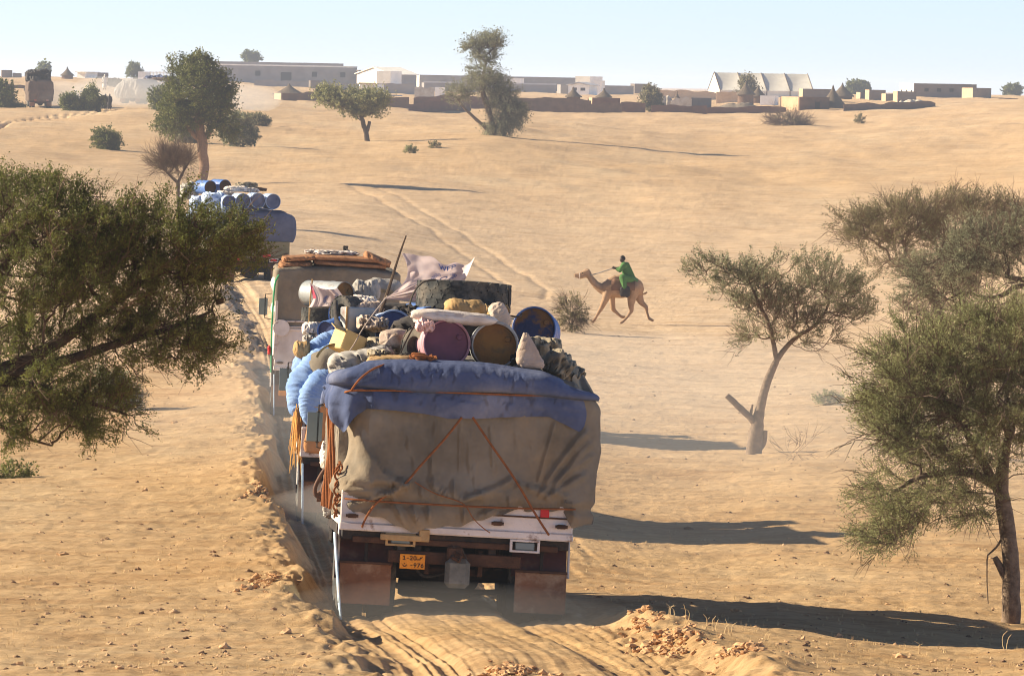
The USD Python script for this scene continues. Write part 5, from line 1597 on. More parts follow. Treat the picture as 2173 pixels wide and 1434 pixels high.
# left hand flag, a printed sack
d00, d10, d11, d01 = F2.L(655, 652, 3.4), F2.L(722, 648, 3.4), F2.L(722, 612, 3.4), F2.L(662, 600, 3.4)
fnG = bilinear(d00, d10, d11, d01, lambda u, v: np.stack([.05 * np.sin(v * 4), -.06 * np.sin(u * 8 + v * 2) - .03 * np.sin(u * 17), -.05 * np.sin(np.pi * u) * v], -1))
uu, vv = np.meshgrid(np.linspace(0, 1, 34), np.linspace(0, 1, 24), indexing='ij')
f2 = thing('flag', 'small pinkish sackcloth flag with blue wreath print and red left hem', 'flag', F2.w(F2.L(655, 690, 3.4)))
part(f2, 'pole', F2.m(tube([F2.L(655, 700, 3.4), F2.L(658, 640, 3.4), F2.L(663, 592, 3.4)], .014, 6)), m_wood)
g2 = part(f2, 'cloth', F2.m((fnG(np.stack([uu.ravel(), vv.ravel()], 1)), grid_faces(34, 24))), m_flag, 70)
on2 = lambda q: fnG(q, .012)
part(g2, 'laurel_print', F2.m(laurel(on2, .62, .38, .24, 1)), m_ink, False)
part(g2, 'laurel_print', F2.m(laurel(on2, .62, .38, .24, -1)), m_ink, False)
part(g2, 'red_hem', F2.m((lambda q: (q, np.array([[0, 1, 2], [0, 2, 3]])))(on2(np.array([[0, .35], [.10, .4], [.08, .9], [0, .9]])))), M('red_cloth', (.5, .08, .12), rough=.8), False)

# ---- third lorry
F3 = track_frame(57.5, 705, 884, 8.0, math.radians(1.2), pitch=math.radians(-.5))
lorry('rusty white cargo lorry third in line under a mattress stack', F3, L=6.0, W=2.5, bed=.95, gate=.85, side=.85)
tr3 = '/World/cargo_lorry_002'
rk = [F3.m(tube([F3.L(583, y, -.02), F3.L(700, y, -.02), F3.L(820, y, -.02)], .02, 6)) for y in (682, 694)]
part(tr3, 'rack', cat(*rk, F3.m(box((.06, .06, 1.2), F3.L(585, 700, -.02) + [0, 0, 0], None, .01))), m_whitep)
part(tr3, 'round_sign', F3.m(lathe([(0, 0), (.17, 0), (.175, .01), (.17, .02), (0, .02)], 24, None, F3.L(597, 696, -.08))), m_whitep)
p3 = part(tr3, 'number_plate', F3.m(box((.28, .012, .13), F3.L(606, 833, -.05), None, .004)), m_yellow)
part(tr3, 'side_flap', F3.m(xf(box((.03, .5, .85), (0, 0, 0), None, .008), roty(math.radians(-2)), F3.L(581, 838, .1) + [0, .2, 0])), m_bluebd)
single('canvas_cover', F3.m(cover(F3, 1.27, 5.9, lambda s, t: 1.75, lambda s, t: 3.05 + .05 * (1 - s * s), nv=26, ncap=10, seed=15, bulge=.02, amp=.025, er=.05, rcl=.07, rcr=.07)), m_canvas, 'upright grey-brown canvas sides of the third lorry below the mattresses', 'canvas cover', smooth=75)
rope_px(F3, [(592, 583, -.1), (584, 600, -.1), (580, 640, -.1), (577, 690, -.1), (576, 740, -.1), (575, 790, -.1)], 'green cord down the left rear edge of the third lorry', .02, m_green)
sack_at(F3, -.05, 571, 743, 8, 20, .15, 'small red bag hanging at the left edge of the third lorry', m_red, along='z', seed=50)
single('tarp_edge', F3.m((lambda q: (q, grid_faces(8, 20)))(np.concatenate([[F3.L(588 - 10 * k / 7 - 4 * math.sin(j * .5), 588 + j * 4.2, .1 + .1 * k) for j in range(20)] for k in range(8)]))), M('green_tarp', (.32, .42, .38), (.42, .5, .46), 5), 'pale green tarpaulin edge along the left side of the third lorry', 'tarpaulin', smooth=70)
for k, (px, py, w, h, tl, lb) in enumerate([(622, 571, 66, 12, .0, 'lowest brown mattress of the left stack'), (627, 560, 70, 13, -.05, 'middle brown mattress of the left stack'), (634, 548, 74, 13, -.10, 'topmost brown mattress of the left stack'),
                                          (742, 573, 158, 13, .02, 'lowest long brown mattress of the right stack'), (742, 561, 164, 13, .02, 'second long brown mattress of the right stack'), (740, 550, 168, 12, .01, 'topmost long brown mattress of the right stack'),
                                          (800, 551, 62, 16, .35, 'short brown mattress tilted at the right end of the stack')]):
    c = F3.L(px, py, .9)
    S = F3.S(.9)
    v, f = sack((w / S, 1.7, h / S * 1.1), c, roty(tl), 60 + k, sq=1.0, ends=.12, wr=.03, nx=30, ny=24)
    single('mattress', F3.m((v, f)), m_burlap, lb + ' on the third lorry', 'mattress', 'brown mattresses on the third lorry' if False else None, smooth=50)
sack_at(F3, 1.4, 712, 538, 96, 14, .9, 'crumpled white cloth lying on top of the mattresses', m_white, seed=71, wr=.2, nx=40)
sack_at(F3, 1.6, 664, 534, 36, 10, .5, 'small white rag on the left of the mattress stack', m_white, seed=72, wr=.25)
sack_at(F3, 1.8, 733, 528, 12, 14, .3, 'dark pointed rag sticking up from the white cloth on the mattresses', m_dkcloth, along='z', seed=73, wr=.3)

# ---- fourth lorry
F4 = track_frame(105.0, 536, 604, 9.0, math.radians(.5), dh=-.12, pitch=0.0)
lorry('olive tailed cargo lorry fourth in line under blue wrapped goods', F4, L=6.6, W=2.75, bed=1.05, gate=.60, paint=m_olive, far=True)
tr4 = '/World/cargo_lorry_003'
part(tr4, 'reflector', F4.m(box((.30, .02, .10), F4.L(566, 543, -.06), None, .01)), m_red)
part(tr4, 'reflector', F4.m(box((.22, .02, .10), F4.L(499, 541, -.06), None, .01)), m_red)
single('blue_tarpaulin', F4.m(cover(F4, 1.55, 6.4, lambda s, t: 1.62, lambda s, t: 2.80 - .25 * max(0, abs(s) - 1.1), rcl=.4, rcr=.4, nv=26, ncap=12, seed=23, bulge=.12, amp=.05)), m_bluegr, 'blue cloth wrapped round the load of the fourth lorry', 'tarpaulin', smooth=75)
for k, (px, py, w, h, lb) in enumerate([(455, 428, 56, 40, 'pale blue bundle highest on the left flank of the fourth lorry'), (430, 438, 56, 46, 'pale blue bundle furthest forward on the left flank of the fourth lorry'), (465, 462, 46, 50, 'pale blue bundle just left of the rear row of blue drums'),
                                      (450, 490, 44, 56, 'pale blue bundle lowest on the left flank, behind acacia twigs'), (414, 475, 40, 60, 'pale blue bundle half hidden by the near left acacia')]):
    sack_at(F4, [1.4, 3.4, .5, .9, 3.0][k], px, py, w, h, 1.2, lb, m_palecl, seed=80 + k, wr=.12, name='bundle', category='bundle')
for k, (px, py, lb) in enumerate([(487, 431, 'leftmost blue drum of the rear row on the fourth lorry'), (516, 427, 'second blue drum from the left in the rear row on the fourth lorry'), (548, 426, 'third blue drum from the left in the rear row on the fourth lorry'), (580, 428, 'rightmost blue drum of the rear row on the fourth lorry')]):
    drum(F4, .5, px, py, 16.2, lb, m_paleblue, m_darkblue if k == 0 else m_bluecl, yaw=.12, group=None)
for k, (px, py, lb) in enumerate([(447, 398, 'left one of two blue drums with rusty ends at the front of the fourth lorry'), (478, 396, 'right one of two blue drums with rusty ends at the front of the fourth lorry')]):
    drum(F4, 4.6, px, py, 14.5, lb, m_bluedr, m_rustm, yaw=.35)
for k, (px, py, w, h, m_, lb) in enumerate([(500, 402, 50, 14, m_white, 'white sack between the two rows of drums, left'), (530, 404, 40, 12, m_white, 'white sack between the two rows of drums, right'), (522, 394, 50, 16, m_khaki, 'brown canvas lump above the white sacks'), (548, 402, 36, 8, m_brownst, 'brown plank-like roll right of the canvas lump'), (480, 412, 40, 14, m_white, 'white bundle beside the leftmost blue drum'), (402, 408, 40, 40, m_greycl, 'dark grey bundle at the front left of the fourth lorry')]):
    sack_at(F4, 2.0 + .3 * k if k < 5 else 5.8, px, py, w, h, .8, lb + ('' if 'fourth' in lb else ' on the fourth lorry'), m_, seed=90 + k, wr=.15)
for k, (px, py, lb) in enumerate([(418, 600, 'taller pale grey bag on the sand beside the fourth lorry'), (434, 600, 'shorter pale grey bag on the sand beside the fourth lorry')]):
    g = G(px, 104)
    single('bag', sack((.42 - .1 * k, .3, .26), g + [0, 0, .2 - .04 * k], roty(math.pi / 2), 95 + k, wr=.12), m_greycl, lb, 'bag', smooth=60)

# ---- far lorries in the dust
m_farbrown = M('far_brown', (0.085, 0.060, 0.045), (0.135, 0.095, 0.07), 1.0, .9)
for k, (px, py, D, w, lb, gm, load, lm) in enumerate([(80, 219, 322, 2.7, 'brown-sided laden lorry furthest left on the skyline', m_farbrown, 'grey lumpy goods heaped on the far left lorry', m_dkcloth), (268, 224, 330, 2.8, 'dust-wrapped laden lorry in the middle of the far three', m_olive, 'huge rounded grey load of the dust-wrapped lorry', m_greycl),
                                                (334, 222, 335, 2.7, 'far lorry with a brown side behind the tall round-crowned tree', m_farbrown, 'blue and grey goods on the far lorry behind the tall round-crowned tree', m_bluecl)]):
    g = G(px, D)
    Fk = Frame(g, [-.12, .35, .18][k], 0, 0)
    lorry(lb, Fk, L=6.2, W=w, bed=.95, gate=.7, side=.7, paint=gm, far=True, cabm=m_whitep)
    if k == 1:
        v, f = cover(Fk, 1.9, 6.0, lambda s, t: .6, lambda s, t: 2.9 - .8 * max(0, abs(s) - .8), rcl=.8, rcr=.8, nv=20, ncap=10, seed=33, bulge=.3, amp=.1)
        single('canvas_cover', Fk.m((v, f)), m_greycl, load, 'canvas cover', smooth=75)
        sack_at(Fk, 2.0, px - 26, 176, 34, 20, 1.5, 'dark lump on top of the huge rounded load', m_dkcloth, seed=99, wr=.2)
    else:
        v, f = cover(Fk, 1.42, 6.0, lambda s, t: .75, lambda s, t: 3.25 - .3 * max(0, abs(s) - .9), rcl=.2, rcr=.25, nv=20, ncap=10, seed=40 + k, bulge=.08, amp=.08)
        single('canvas_cover', Fk.m((v, f)), m_farbrown, ['brown cover round the load of the far left lorry', '', 'brown cover round the load of the far lorry behind the tall round-crowned tree'][k], 'canvas cover', smooth=75)
        sack_at(Fk, 2.6, px + 1, 163 if k == 0 else 176, 56, 32, 4.8, load, lm, seed=97 + k, wr=.2, sq=.7)

# ------------------------------------------------------------------ the village on the rise
m_mud = M('mud_brick', (0.105, 0.064, 0.042), (0.155, 0.098, 0.064), 1.2, 0.95, 0.5, 8, 0.1, dist=.1)
m_mudred = M('mud_red', (0.105, 0.052, 0.036), (0.145, 0.076, 0.050), 1.0, 0.95, 0.5, 8, 0.1, dist=.1)
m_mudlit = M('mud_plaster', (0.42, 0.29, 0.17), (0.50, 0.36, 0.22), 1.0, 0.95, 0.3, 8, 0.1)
m_conc = M('concrete_wall', (0.20, 0.18, 0.165), (0.26, 0.24, 0.215), 0.4, 0.9, 0.2, 6, 0.1)
m_brown = M('brown_wall', (0.13, 0.105, 0.088), (0.17, 0.14, 0.115), 0.4, 0.9, 0.3, 6, 0.1)
m_plaster = M('white_plaster', (0.66, 0.63, 0.55), (0.78, 0.75, 0.67), 0.6, 0.9, 0.2, 6, 0.1)
m_roofm = M('metal_roof', (0.36, 0.36, 0.36), (0.46, 0.45, 0.44), 0.3, 0.6, spec=.4)
m_thatch = M('thatch', (0.10, 0.078, 0.056), (0.155, 0.12, 0.085), 3.0, 0.97, 0.8, 10, 0.05, stretch=(2, 2, .5), dist=.15)
m_tent = M('tent_canvas', (0.62, 0.57, 0.46), (0.72, 0.67, 0.55), 0.5, 0.85, spec=.2)
m_dark = M('dark_opening', (0.03, 0.025, 0.02), rough=.95)
m_rubble = M('rubble', (0.34, 0.29, 0.22), (0.48, 0.43, 0.35), 2.0, 0.95, 0.6, 6)


def gz(x, y):
    return float(ground_z(x, y))


class House:
    """front-left corner at px0 on the photograph, front width to px1, turned by yaw (left end shown when positive)"""
    def __init__(self, px0, px1, ytop, D, depth, yaw=0.15, ybot=None, sink=.6):
        a, b = P(px0, ytop, D), P(px1, ytop, D)
        self.w = (b[0] - a[0]) / math.cos(yaw)
        self.d = depth
        self.R = rotz(yaw)
        self.o = a.copy()
        g = min(gz(a[0], a[1]), gz(b[0], b[1] + self.w * math.sin(yaw)), gz(a[0] - depth * math.sin(yaw), a[1] + depth))
        zb = g if ybot is None else min(g, P((px0 + px1) / 2, ybot, D)[2])
        self.zb = zb - sink
        self.zt = (a[2] + b[2]) / 2
        self.h = self.zt - self.zb
        self.gh = self.zt - g
        self.o[2] = self.zb

    def T(self, m_):
        v, f = arr(m_)
        return v @ self.R.T + self.o, f

    def bx(self, x0, x1, y0, y1, z0, z1, bev=0.0):
        return self.T(box((x1 - x0, y1 - y0, z1 - z0), ((x0 + x1) / 2, (y0 + y1) / 2, (z0 + z1) / 2), None, bev))


def house(name, label, px0, px1, ytop, D, depth, wall, yaw=.15, endm=None, roof='flat', roofm=None, trim=None, wins=(), doors=(), endwins=0, gable=0.0, category='building', parapet=.25, group=None, ybot=None, winm=None):
    h = House(px0, px1, ytop, D, depth, yaw, ybot)
    p = thing(name, label, category, h.o, group)
    t = .3
    zt = h.h
    wz = zt - (.02 if roof == 'flat' else 0)
    # front wall with real openings
    z0 = h.h - h.gh
    xs = [0.0]
    ops = sorted([(c * h.w, ww, zz0 * h.gh + z0, zz1 * h.gh + z0, 'window') for c, ww, zz0, zz1 in wins] + [(c * h.w, ww, 0, zz1 * h.gh + z0, 'door') for c, ww, zz1 in doors])
    pieces = []
    x = 0.0
    for c, ww, a, b, kind in ops:
        x0, x1 = c - ww / 2, c + ww / 2
        pieces += [h.bx(x, x0, 0, t, 0, wz)]
        if a > 0:
            pieces.append(h.bx(x0, x1, 0, t, 0, a))
        pieces.append(h.bx(x0, x1, 0, t, b, wz))
        x = x1
    pieces.append(h.bx(x, h.w, 0, t, 0, wz))
    part(p, 'front_wall', cat(*pieces), wall, False)
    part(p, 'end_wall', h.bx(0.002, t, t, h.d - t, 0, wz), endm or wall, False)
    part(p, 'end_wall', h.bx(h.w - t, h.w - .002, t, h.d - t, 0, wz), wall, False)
    part(p, 'back_wall', h.bx(0, h.w, h.d - t, h.d, 0, wz), wall, False)
    for c, ww, a, b, kind in ops:
        part(p, kind, h.bx(c - ww / 2, c + ww / 2, t * .6, t * .6 + .06, a, b), winm or m_dark, False)
    for k in range(endwins):
        yy = h.d * (k + .5) / endwins
        part(p, 'window', h.bx(-.03, .0, yy - .6, yy + .6, z0 + h.gh * .3, z0 + h.gh * .6), m_dark, False)
    if roof == 'flat':
        part(p, 'roof', h.bx(t + .002, h.w - t - .002, t + .002, h.d - t - .002, wz - parapet - .2, wz - parapet), roofm or wall, False)
    elif roof == 'shed':
        o = .4
        part(p, 'roof', h.bx(-o, h.w + o, -o, h.d + o, wz + .003, wz + .18), roofm or m_roofm, False)
    elif roof == 'gable':
        r = gable
        o = .4
        v = np.array([[-o, -o, wz], [h.w + o, -o, wz], [h.w + o, h.d / 2, wz + r], [-o, h.d / 2, wz + r], [-o, h.d + o, wz], [h.w + o, h.d + o, wz]])
        v2 = v - [0, 0, .15]
        f = [[0, 1, 2], [0, 2, 3], [3, 2, 5], [3, 5, 4]]
        f2 = [[c + 6, b + 6, a + 6] for a, b, c in f]
        ed = [0, 1, 2, 5, 4, 3]
        e = []
        for i in range(6):
            a, b = ed[i], ed[(i + 1) % 6]
            e += [[b, a, a + 6], [b, a + 6, b + 6]]
        part(p, 'roof', h.T((np.vstack([v, v2]), np.array(f + f2 + e))), roofm or m_roofm, False)
        for x in (0.002, h.w - t):
            v = np.array([[x, .1, wz - .2], [x, h.d - .1, wz - .2], [x, h.d / 2, wz + r - .2], [x + t - .004, .1, wz - .2], [x + t - .004, h.d - .1, wz - .2], [x + t - .004, h.d / 2, wz + r - .2]])
            part(p, 'gable_end', h.T((v, np.array([[0, 2, 1], [3, 4, 5], [0, 1, 4], [0, 4, 3], [1, 2, 5], [1, 5, 4], [2, 0, 3], [2, 3, 5]]))), endm or wall, False)
    elif roof == 'gable_x':           # gable towards the camera
        r = gable
        o = .4
        v = np.array([[-o, -o, wz], [h.w / 2, -o, wz + r], [h.w + o, -o, wz], [-o, h.d + o, wz], [h.w / 2, h.d + o, wz + r], [h.w + o, h.d + o, wz]])
        v2 = v - [0, 0, .15]
        f = [[0, 1, 4], [0, 4, 3], [1, 2, 5], [1, 5, 4]]
        f2 = [[c + 6, b + 6, a + 6] for a, b, c in f]
        ed = [0, 3, 4, 5, 2, 1]
        e = []
        for i in range(6):
            a, b = ed[i], ed[(i + 1) % 6]
            e += [[b, a, a + 6], [b, a + 6, b + 6]]
        part(p, 'roof', h.T((np.vstack([v, v2]), np.array(f + f2 + e))), roofm or m_roofm, False)
        for y in (0.002, h.d - t):
            v = np.array([[.1, y, wz - .2], [h.w - .1, y, wz - .2], [h.w / 2, y, wz + r - .2], [.1, y + t - .004, wz - .2], [h.w - .1, y + t - .004, wz - .2], [h.w / 2, y + t - .004, wz + r - .2]])
            part(p, 'gable_end', h.T((v, np.array([[0, 1, 2], [3, 5, 4], [0, 4, 1], [0, 3, 4], [1, 5, 2], [1, 4, 5], [2, 3, 0], [2, 5, 3]]))), endm or wall, False)
    if trim:
        part(p, 'coping', h.bx(-.08, h.w + .08, -.08, .2, wz + .004, wz + .30), trim, False)
    return p, h


def mud_wall(label, prof, D, thick=.5, mat_=None, name='mud_wall', category='wall', seed=1, D1=None, down=.5):
    """prof: (px, y of the top) along the wall"""
    prof = np.array(prof, float)
    n = max(12, int((prof[-1, 0] - prof[0, 0]) / 4))
    px = np.linspace(prof[0, 0], prof[-1, 0], n)
    yt = np.interp(px, prof[:, 0], prof[:, 1])
    Ds = np.linspace(D, D1 or D, n)
    top = np.array([P(a, b, c) for a, b, c in zip(px, yt, Ds)])
    top[:, 2] += .28 * fb(np.stack([top[:, 0] * .5, top[:, 1] * 0, top[:, 0] * 0], 1), 3, seed)
    gzs = ground_z(top[:, 0], top[:, 1])
    nv = 5
    rows = []
    for j in range(nv):
        k = j / (nv - 1)
        z = (gzs - down) + (top[:, 2] - gzs + down) * k
        rows.append((top[:, 0], top[:, 1] - thick / 2 * (1.15 - .3 * k) + .07 * nz(np.stack([top[:, 0] * .8, z, z * 0], 1), seed), z))
    for j in range(nv - 1, -1, -1):
        k = j / (nv - 1)
        z = (gzs - down) + (top[:, 2] - gzs + down) * k - (.03 if j == nv - 1 else 0)
        rows.append((top[:, 0], top[:, 1] + thick / 2 * (1.15 - .3 * k), z))
    V = np.stack([np.stack(r, 1) for r in rows], 1)
    f = grid_faces(n, 2 * nv, False)
    m_ = 2 * nv
    caps = []
    for i, e in ((0, 1), (n - 1, -1)):
        for j in range(nv - 1):
            q = [i * m_ + j, i * m_ + j + 1, i * m_ + m_ - 2 - j, i * m_ + m_ - 1 - j]
            caps += [[q[0], q[2], q[1]], [q[0], q[3], q[2]]] if e < 0 else [[q[0], q[1], q[2]], [q[0], q[2], q[3]]]
    return single(name, (V.reshape(-1, 3), np.vstack([f[:, ::-1], caps])), mat_ or m_mud, label, category, smooth=40)


def hut(label, px, yapex, yeave, rpx, D, ybase=None, wallm=None, roofm=None, name='round_hut'):
    s = D / F0
    ap = P(px, yapex, D)
    g = gz(ap[0], ap[1])
    ze = P(px, yeave, D)[2]
    R = rpx * s
    o = np.array([ap[0], ap[1], g])
    p = thing(name, label, 'hut', o)
    H_ = ap[2] - ze
    rz_ = lambda prof, sides=22: (lambda m_: (m_[0][:, [0, 2, 1]] * [1, 1, 1], m_[1][:, ::-1]))(lathe(prof, sides))
    if ze - g > .3:
        v, f = rz_([(R * .82, -.6), (R * .80, ze - g + .05), (0, ze - g + .05)])
        part(p, 'wall', (v + o, f), wallm or m_mud, 50)
    ez = max(ze - g, -.2)
    v, f = rz_([(R * .80, ez + .02), (R, ez - .12), (R * 1.02, ez + .02), (R * .72, ez + H_ * .22), (R * .42, ez + H_ * .50), (R * .18, ez + H_ * .78), (R * .05, ez + H_), (0, ez + H_ * 1.02)])
    v = v * (1 + .05 * nz(v * 2.5 + px, 3)[:, None] * [1, 1, 0])
    part(p, 'thatched_roof', (v + o, f), roofm or m_thatch, 60)
    v, f = rz_([(.06, ez + H_ * .9), (.16, ez + H_ * 1.0), (.05, ez + H_ * 1.12), (0, ez + H_ * 1.13)], 8)
    part(p, 'roof_knot', (v + o, f), m_thatch, 60)
    return p


def heap(name, label, px0, px1, ytop, D, mat_, category, seed=1, pk=1.0):
    a, b = P(px0, ytop, D), P(px1, ytop, D)
    n = 26
    u, v = np.meshgrid(np.linspace(-1, 1, n), np.linspace(-1, 1, 14), indexing='ij')
    r = np.clip(1 - (np.abs(u) ** 2 + np.abs(v) ** 2), 0, 1) ** pk
    x = (a[0] + b[0]) / 2 + u * (b[0] - a[0]) / 2
    y = a[1] + v * (b[0] - a[0]) * .3
    z = ground_z(x, y) - .15
    hh = a[2] - float(z.mean())
    z = z + hh * r * (1 + .6 * fb(np.stack([u * 4, v * 3, u * 0], -1) + seed, 4, seed)) + .1 * r * nz(np.stack([x * 3, y * 2, x * 0], -1), seed)
    return single(name, (np.stack([x, y, z], -1).reshape(-1, 3), grid_faces(n, 14)), mat_, label, category, smooth=30)


def village():
    W = lambda *c, w=1.0, a=.45, b=.72: [(x, w, a, b) for x in c]
    # long grey warehouses on the left
    house('warehouse', 'longest grey concrete warehouse, further of the two overlapping on the left skyline', 398, 728, 132, 700, 20, m_conc, .10, m_plaster, 'flat', m_roofm, wins=W(.2, .35, .5, .65, .8, w=1.6, a=.55, b=.8))
    house('warehouse', 'long grey warehouse with white coping in front of the longest one', 457, 757, 141, 640, 18, m_conc, .12, m_plaster, 'flat', m_roofm, trim=m_plaster, ybot=170, wins=W(.1, .3, .7, .9, w=1.2, a=.5, b=.75), doors=[(.5, 2.5, .7)])
    for k, px in enumerate((423, 458)):
        g = P(px, 133 + k * 2, 655 - 20 * k)
        house('gate_tower', ['narrow white pillar house left of the two by the grey warehouse', 'narrow white pillar house right of the two by the grey warehouse'][k], px, px + 3, 131 + 2 * k, 630, 5, m_plaster, .3)
    mud_wall('pale grey dusty compound wall below the long grey warehouse', [(540, 170), (600, 171), (660, 172)], 560, mat_=m_conc, seed=3)
    mud_wall('grey compound wall running to the yellow-topped white house', [(680, 175), (762, 177)], 555, mat_=m_conc, seed=4)
    house('block_house', 'plain dark grey block house between the two grey compound walls', 659, 680, 171, 550, 5, m_brown, .1)
    house('white_house', 'white house with yellowish coping among the grey compound walls', 764, 797, 179, 520, 6, m_plaster, -.25, m_plaster, trim=m_mudlit)
    mud_wall('grey compound wall right of the yellow-topped white house', [(799, 176), (880, 178)], 530, mat_=m_conc, seed=5)
    house('shed', 'dark brown shed with overhanging roof beside the big white-roofed hall', 764, 803, 151, 640, 10, m_brown, .2, m_plaster, 'shed', m_brown)
    house('hall', 'big hall with a bright white gabled roof and grey gable', 832, 884, 158, 630, 16, m_conc, .55, m_plaster, 'gable', m_plaster, gable=1.6)
    house('white_house', 'plain white house just left of the big white-roofed hall', 800, 829, 151, 622, 8, m_plaster, -.3, m_plaster)
    house('warehouse', 'very long low grey warehouse behind the ragged tree', 890, 1225, 162, 660, 20, m_conc, .06, m_plaster, 'flat', m_roofm)
    house('warehouse', 'lower grey warehouse with pale roof edge in front of the very long one', 900, 1180, 178, 600, 14, m_conc, .05, m_conc, 'flat', m_roofm, trim=m_roofm)
    house('warehouse', 'grey warehouse reaching right to the brown block house', 1190, 1345, 181, 590, 14, m_conc, .05, m_conc, 'flat', m_roofm)
    house('white_house', 'tallest white house with a flat top in the middle of the village', 1221, 1252, 162, 585, 8, m_plaster, -.35, m_plaster)
    house('white_house', 'white gabled house in front of the tallest white house', 1206, 1250, 180, 560, 9, m_plaster, -.2, m_plaster, 'gable_x', m_roofm, gable=.55, wins=W(.3, .7))
    house('white_kiosk', 'narrow white kiosk right of the white gabled house', 1262, 1276, 171, 570, 4, m_plaster, -.2, m_plaster)
    house('white_house', 'two small pale boxes of a house above the long warehouse by the ragged tree', 1084, 1103, 166, 640, 5, m_plaster, -.2, m_plaster)
    house('block_house', 'brown block house at the right end of the grey warehouse', 1347, 1381, 178, 600, 8, m_brown, .1)
    mud_wall('pale rubble wall left of the small white box house', [(880, 186), (893, 183), (905, 187), (922, 184)], 480, mat_=m_rubble, seed=6)
    house('white_kiosk', 'small white box house right of the pale rubble wall', 923, 937, 185, 475, 3, m_plaster, -.2, m_plaster)
    # mud village, left part
    hut('thatched shelter with a long sagging roof at the left end of the mud walls', 614, 180, 200, 34, 440)
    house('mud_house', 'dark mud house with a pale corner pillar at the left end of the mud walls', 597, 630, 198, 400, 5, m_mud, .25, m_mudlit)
    mud_wall('dark mud wall between the pillar house and the umbrella tree', [(630, 196), (668, 198), (669, 199), (760, 200)], 405, mat_=m_mud, seed=7)
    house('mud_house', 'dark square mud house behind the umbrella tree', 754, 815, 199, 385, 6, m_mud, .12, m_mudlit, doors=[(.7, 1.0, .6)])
    mud_wall('low dark mud wall right of the square mud house', [(815, 206), (868, 206)], 395, mat_=m_mud, seed=8)
    m_bt = M('blue_sheet', (.10, .16, .30))
    g = P(832, 203, 410)
    single('awning', box((3.0, 2.0, .12), g, None, .03), m_bt, 'blue awning lying on the wall behind the low dark mud wall', 'awning')
    mud_wall('reddish mud wall nearest the camera below the ragged tree', [(867, 220), (905, 218), (950, 216), (1000, 212)], 372, mat_=m_mudred, seed=9, D1=385)
    mud_wall('mud wall behind the nearest reddish wall, topped with pale dust', [(878, 205), (935, 203), (1000, 204), (1060, 207)], 410, mat_=m_mudred, seed=10)
    mud_wall('dark mud wall right of the ragged tree', [(1088, 207), (1140, 206), (1200, 209), (1255, 213)], 392, mat_=m_mud, seed=11)
    mud_wall('low mud wall in front of the pair of pointed huts', [(1100, 226), (1180, 224), (1250, 222), (1310, 219), (1320, 221)], 386, mat_=m_mud, seed=12)
    hut('pointed hut with dark mud wall, left of the pair', 1217, 187, 205, 18, 400)
    hut('pointed hut rising behind a rounded mud house, right of the pair', 1282, 189, 206, 18, 412)
    house('mud_house', 'rounded dark mud house in front of the right pointed hut', 1257, 1316, 208, 398, 6, m_mudred, .1, m_mudlit)
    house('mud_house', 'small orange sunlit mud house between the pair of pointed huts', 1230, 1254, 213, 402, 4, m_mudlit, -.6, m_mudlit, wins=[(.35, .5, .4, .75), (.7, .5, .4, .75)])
    mud_wall('dark mud wall meeting the thin young tree', [(1318, 218), (1370, 219)], 388, mat_=m_mudred, seed=13)
    mud_wall('mud wall right of the thin young tree sloping to the long low wall', [(1382, 222), (1420, 222), (1460, 225), (1500, 224)], 390, mat_=m_mudred, seed=14)
    heap('rubble_heap', 'grey rubble heap behind the wall right of the thin young tree', 1384, 1440, 208, 402, m_rubble, 'rubble', 2)
    mud_wall('broken pale rubble wall left of the dark box house', [(1424, 213), (1436, 207), (1448, 211), (1456, 206), (1468, 212)], 400, mat_=m_rubble, seed=15)
    house('mud_house', 'dark box-shaped house right of the broken rubble wall', 1467, 1510, 208, 400, 6, M('dark_box', (.07, .07, .075), (.1, .1, .1), 2), .12, m_mud)
    hut('tiny pointed hut above the broken rubble wall', 1437, 196, 208, 6, 420)
    mud_wall('long low dark mud wall running right towards the mud compound', [(1500, 227), (1580, 226), (1668, 228)], 392, mat_=m_mudred, seed=16)
    mud_wall('pale mud wall across the yards behind the long low wall', [(1385, 190), (1450, 193), (1520, 195), (1600, 198)], 500, mat_=m_mudlit, seed=17)
    heap('rubble_heap', 'dark brush and rubble heap in the yard below the white tent', 1505, 1620, 217, 420, M('dark_heap', (.13, .10, .07), (.20, .16, .11), 2), 'rubble', 5)
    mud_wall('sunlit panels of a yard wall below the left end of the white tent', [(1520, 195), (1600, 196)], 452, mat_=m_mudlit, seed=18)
    hut('hut with a broad cone roof in front of the white tent', 1583, 176, 200, 21, 440)
    hut('smaller hut with cone roof right of the broad cone roof', 1609, 184, 204, 18, 446)
    house('white_wall_yard', 'low white yard building below the middle of the white tent', 1613, 1643, 203, 430, 4, m_plaster, -.2, m_plaster)
    # the white tent
    D, dep = 520, 12.0
    hN = House(1528, 1728, 193, D, dep, .16)
    p = thing('tent', 'big white ridge tent warehouse with dark seams', 'tent', hN.o)
    rz = P(1630, 156, D)[2] - hN.zb
    n = 4
    for k in range(n):
        x0, x1 = hN.w * k / n, hN.w * (k + 1) / n - .05
        for sgn in (0, 1):
            y0 = 0 if sgn == 0 else hN.d
            v = []
            for a in np.linspace(0, 1, 7):
                for b in np.linspace(0, 1, 5):
                    sag = .25 * math.sin(math.pi * a) * math.sin(math.pi * b)
                    v.append([x0 + (x1 - x0) * a, y0 + (hN.d / 2 - y0) * b, hN.h + (rz - hN.h) * b - sag])
            v = np.array(v); f = grid_faces(7, 5)
            part(p, 'roof_panel', hN.T((v, f if sgn == 0 else f[:, ::-1])), m_tent, 60)
        part(p, 'side_panel', hN.bx(x0, x1, 0, .06, 0, hN.h - .01), m_tent, False)
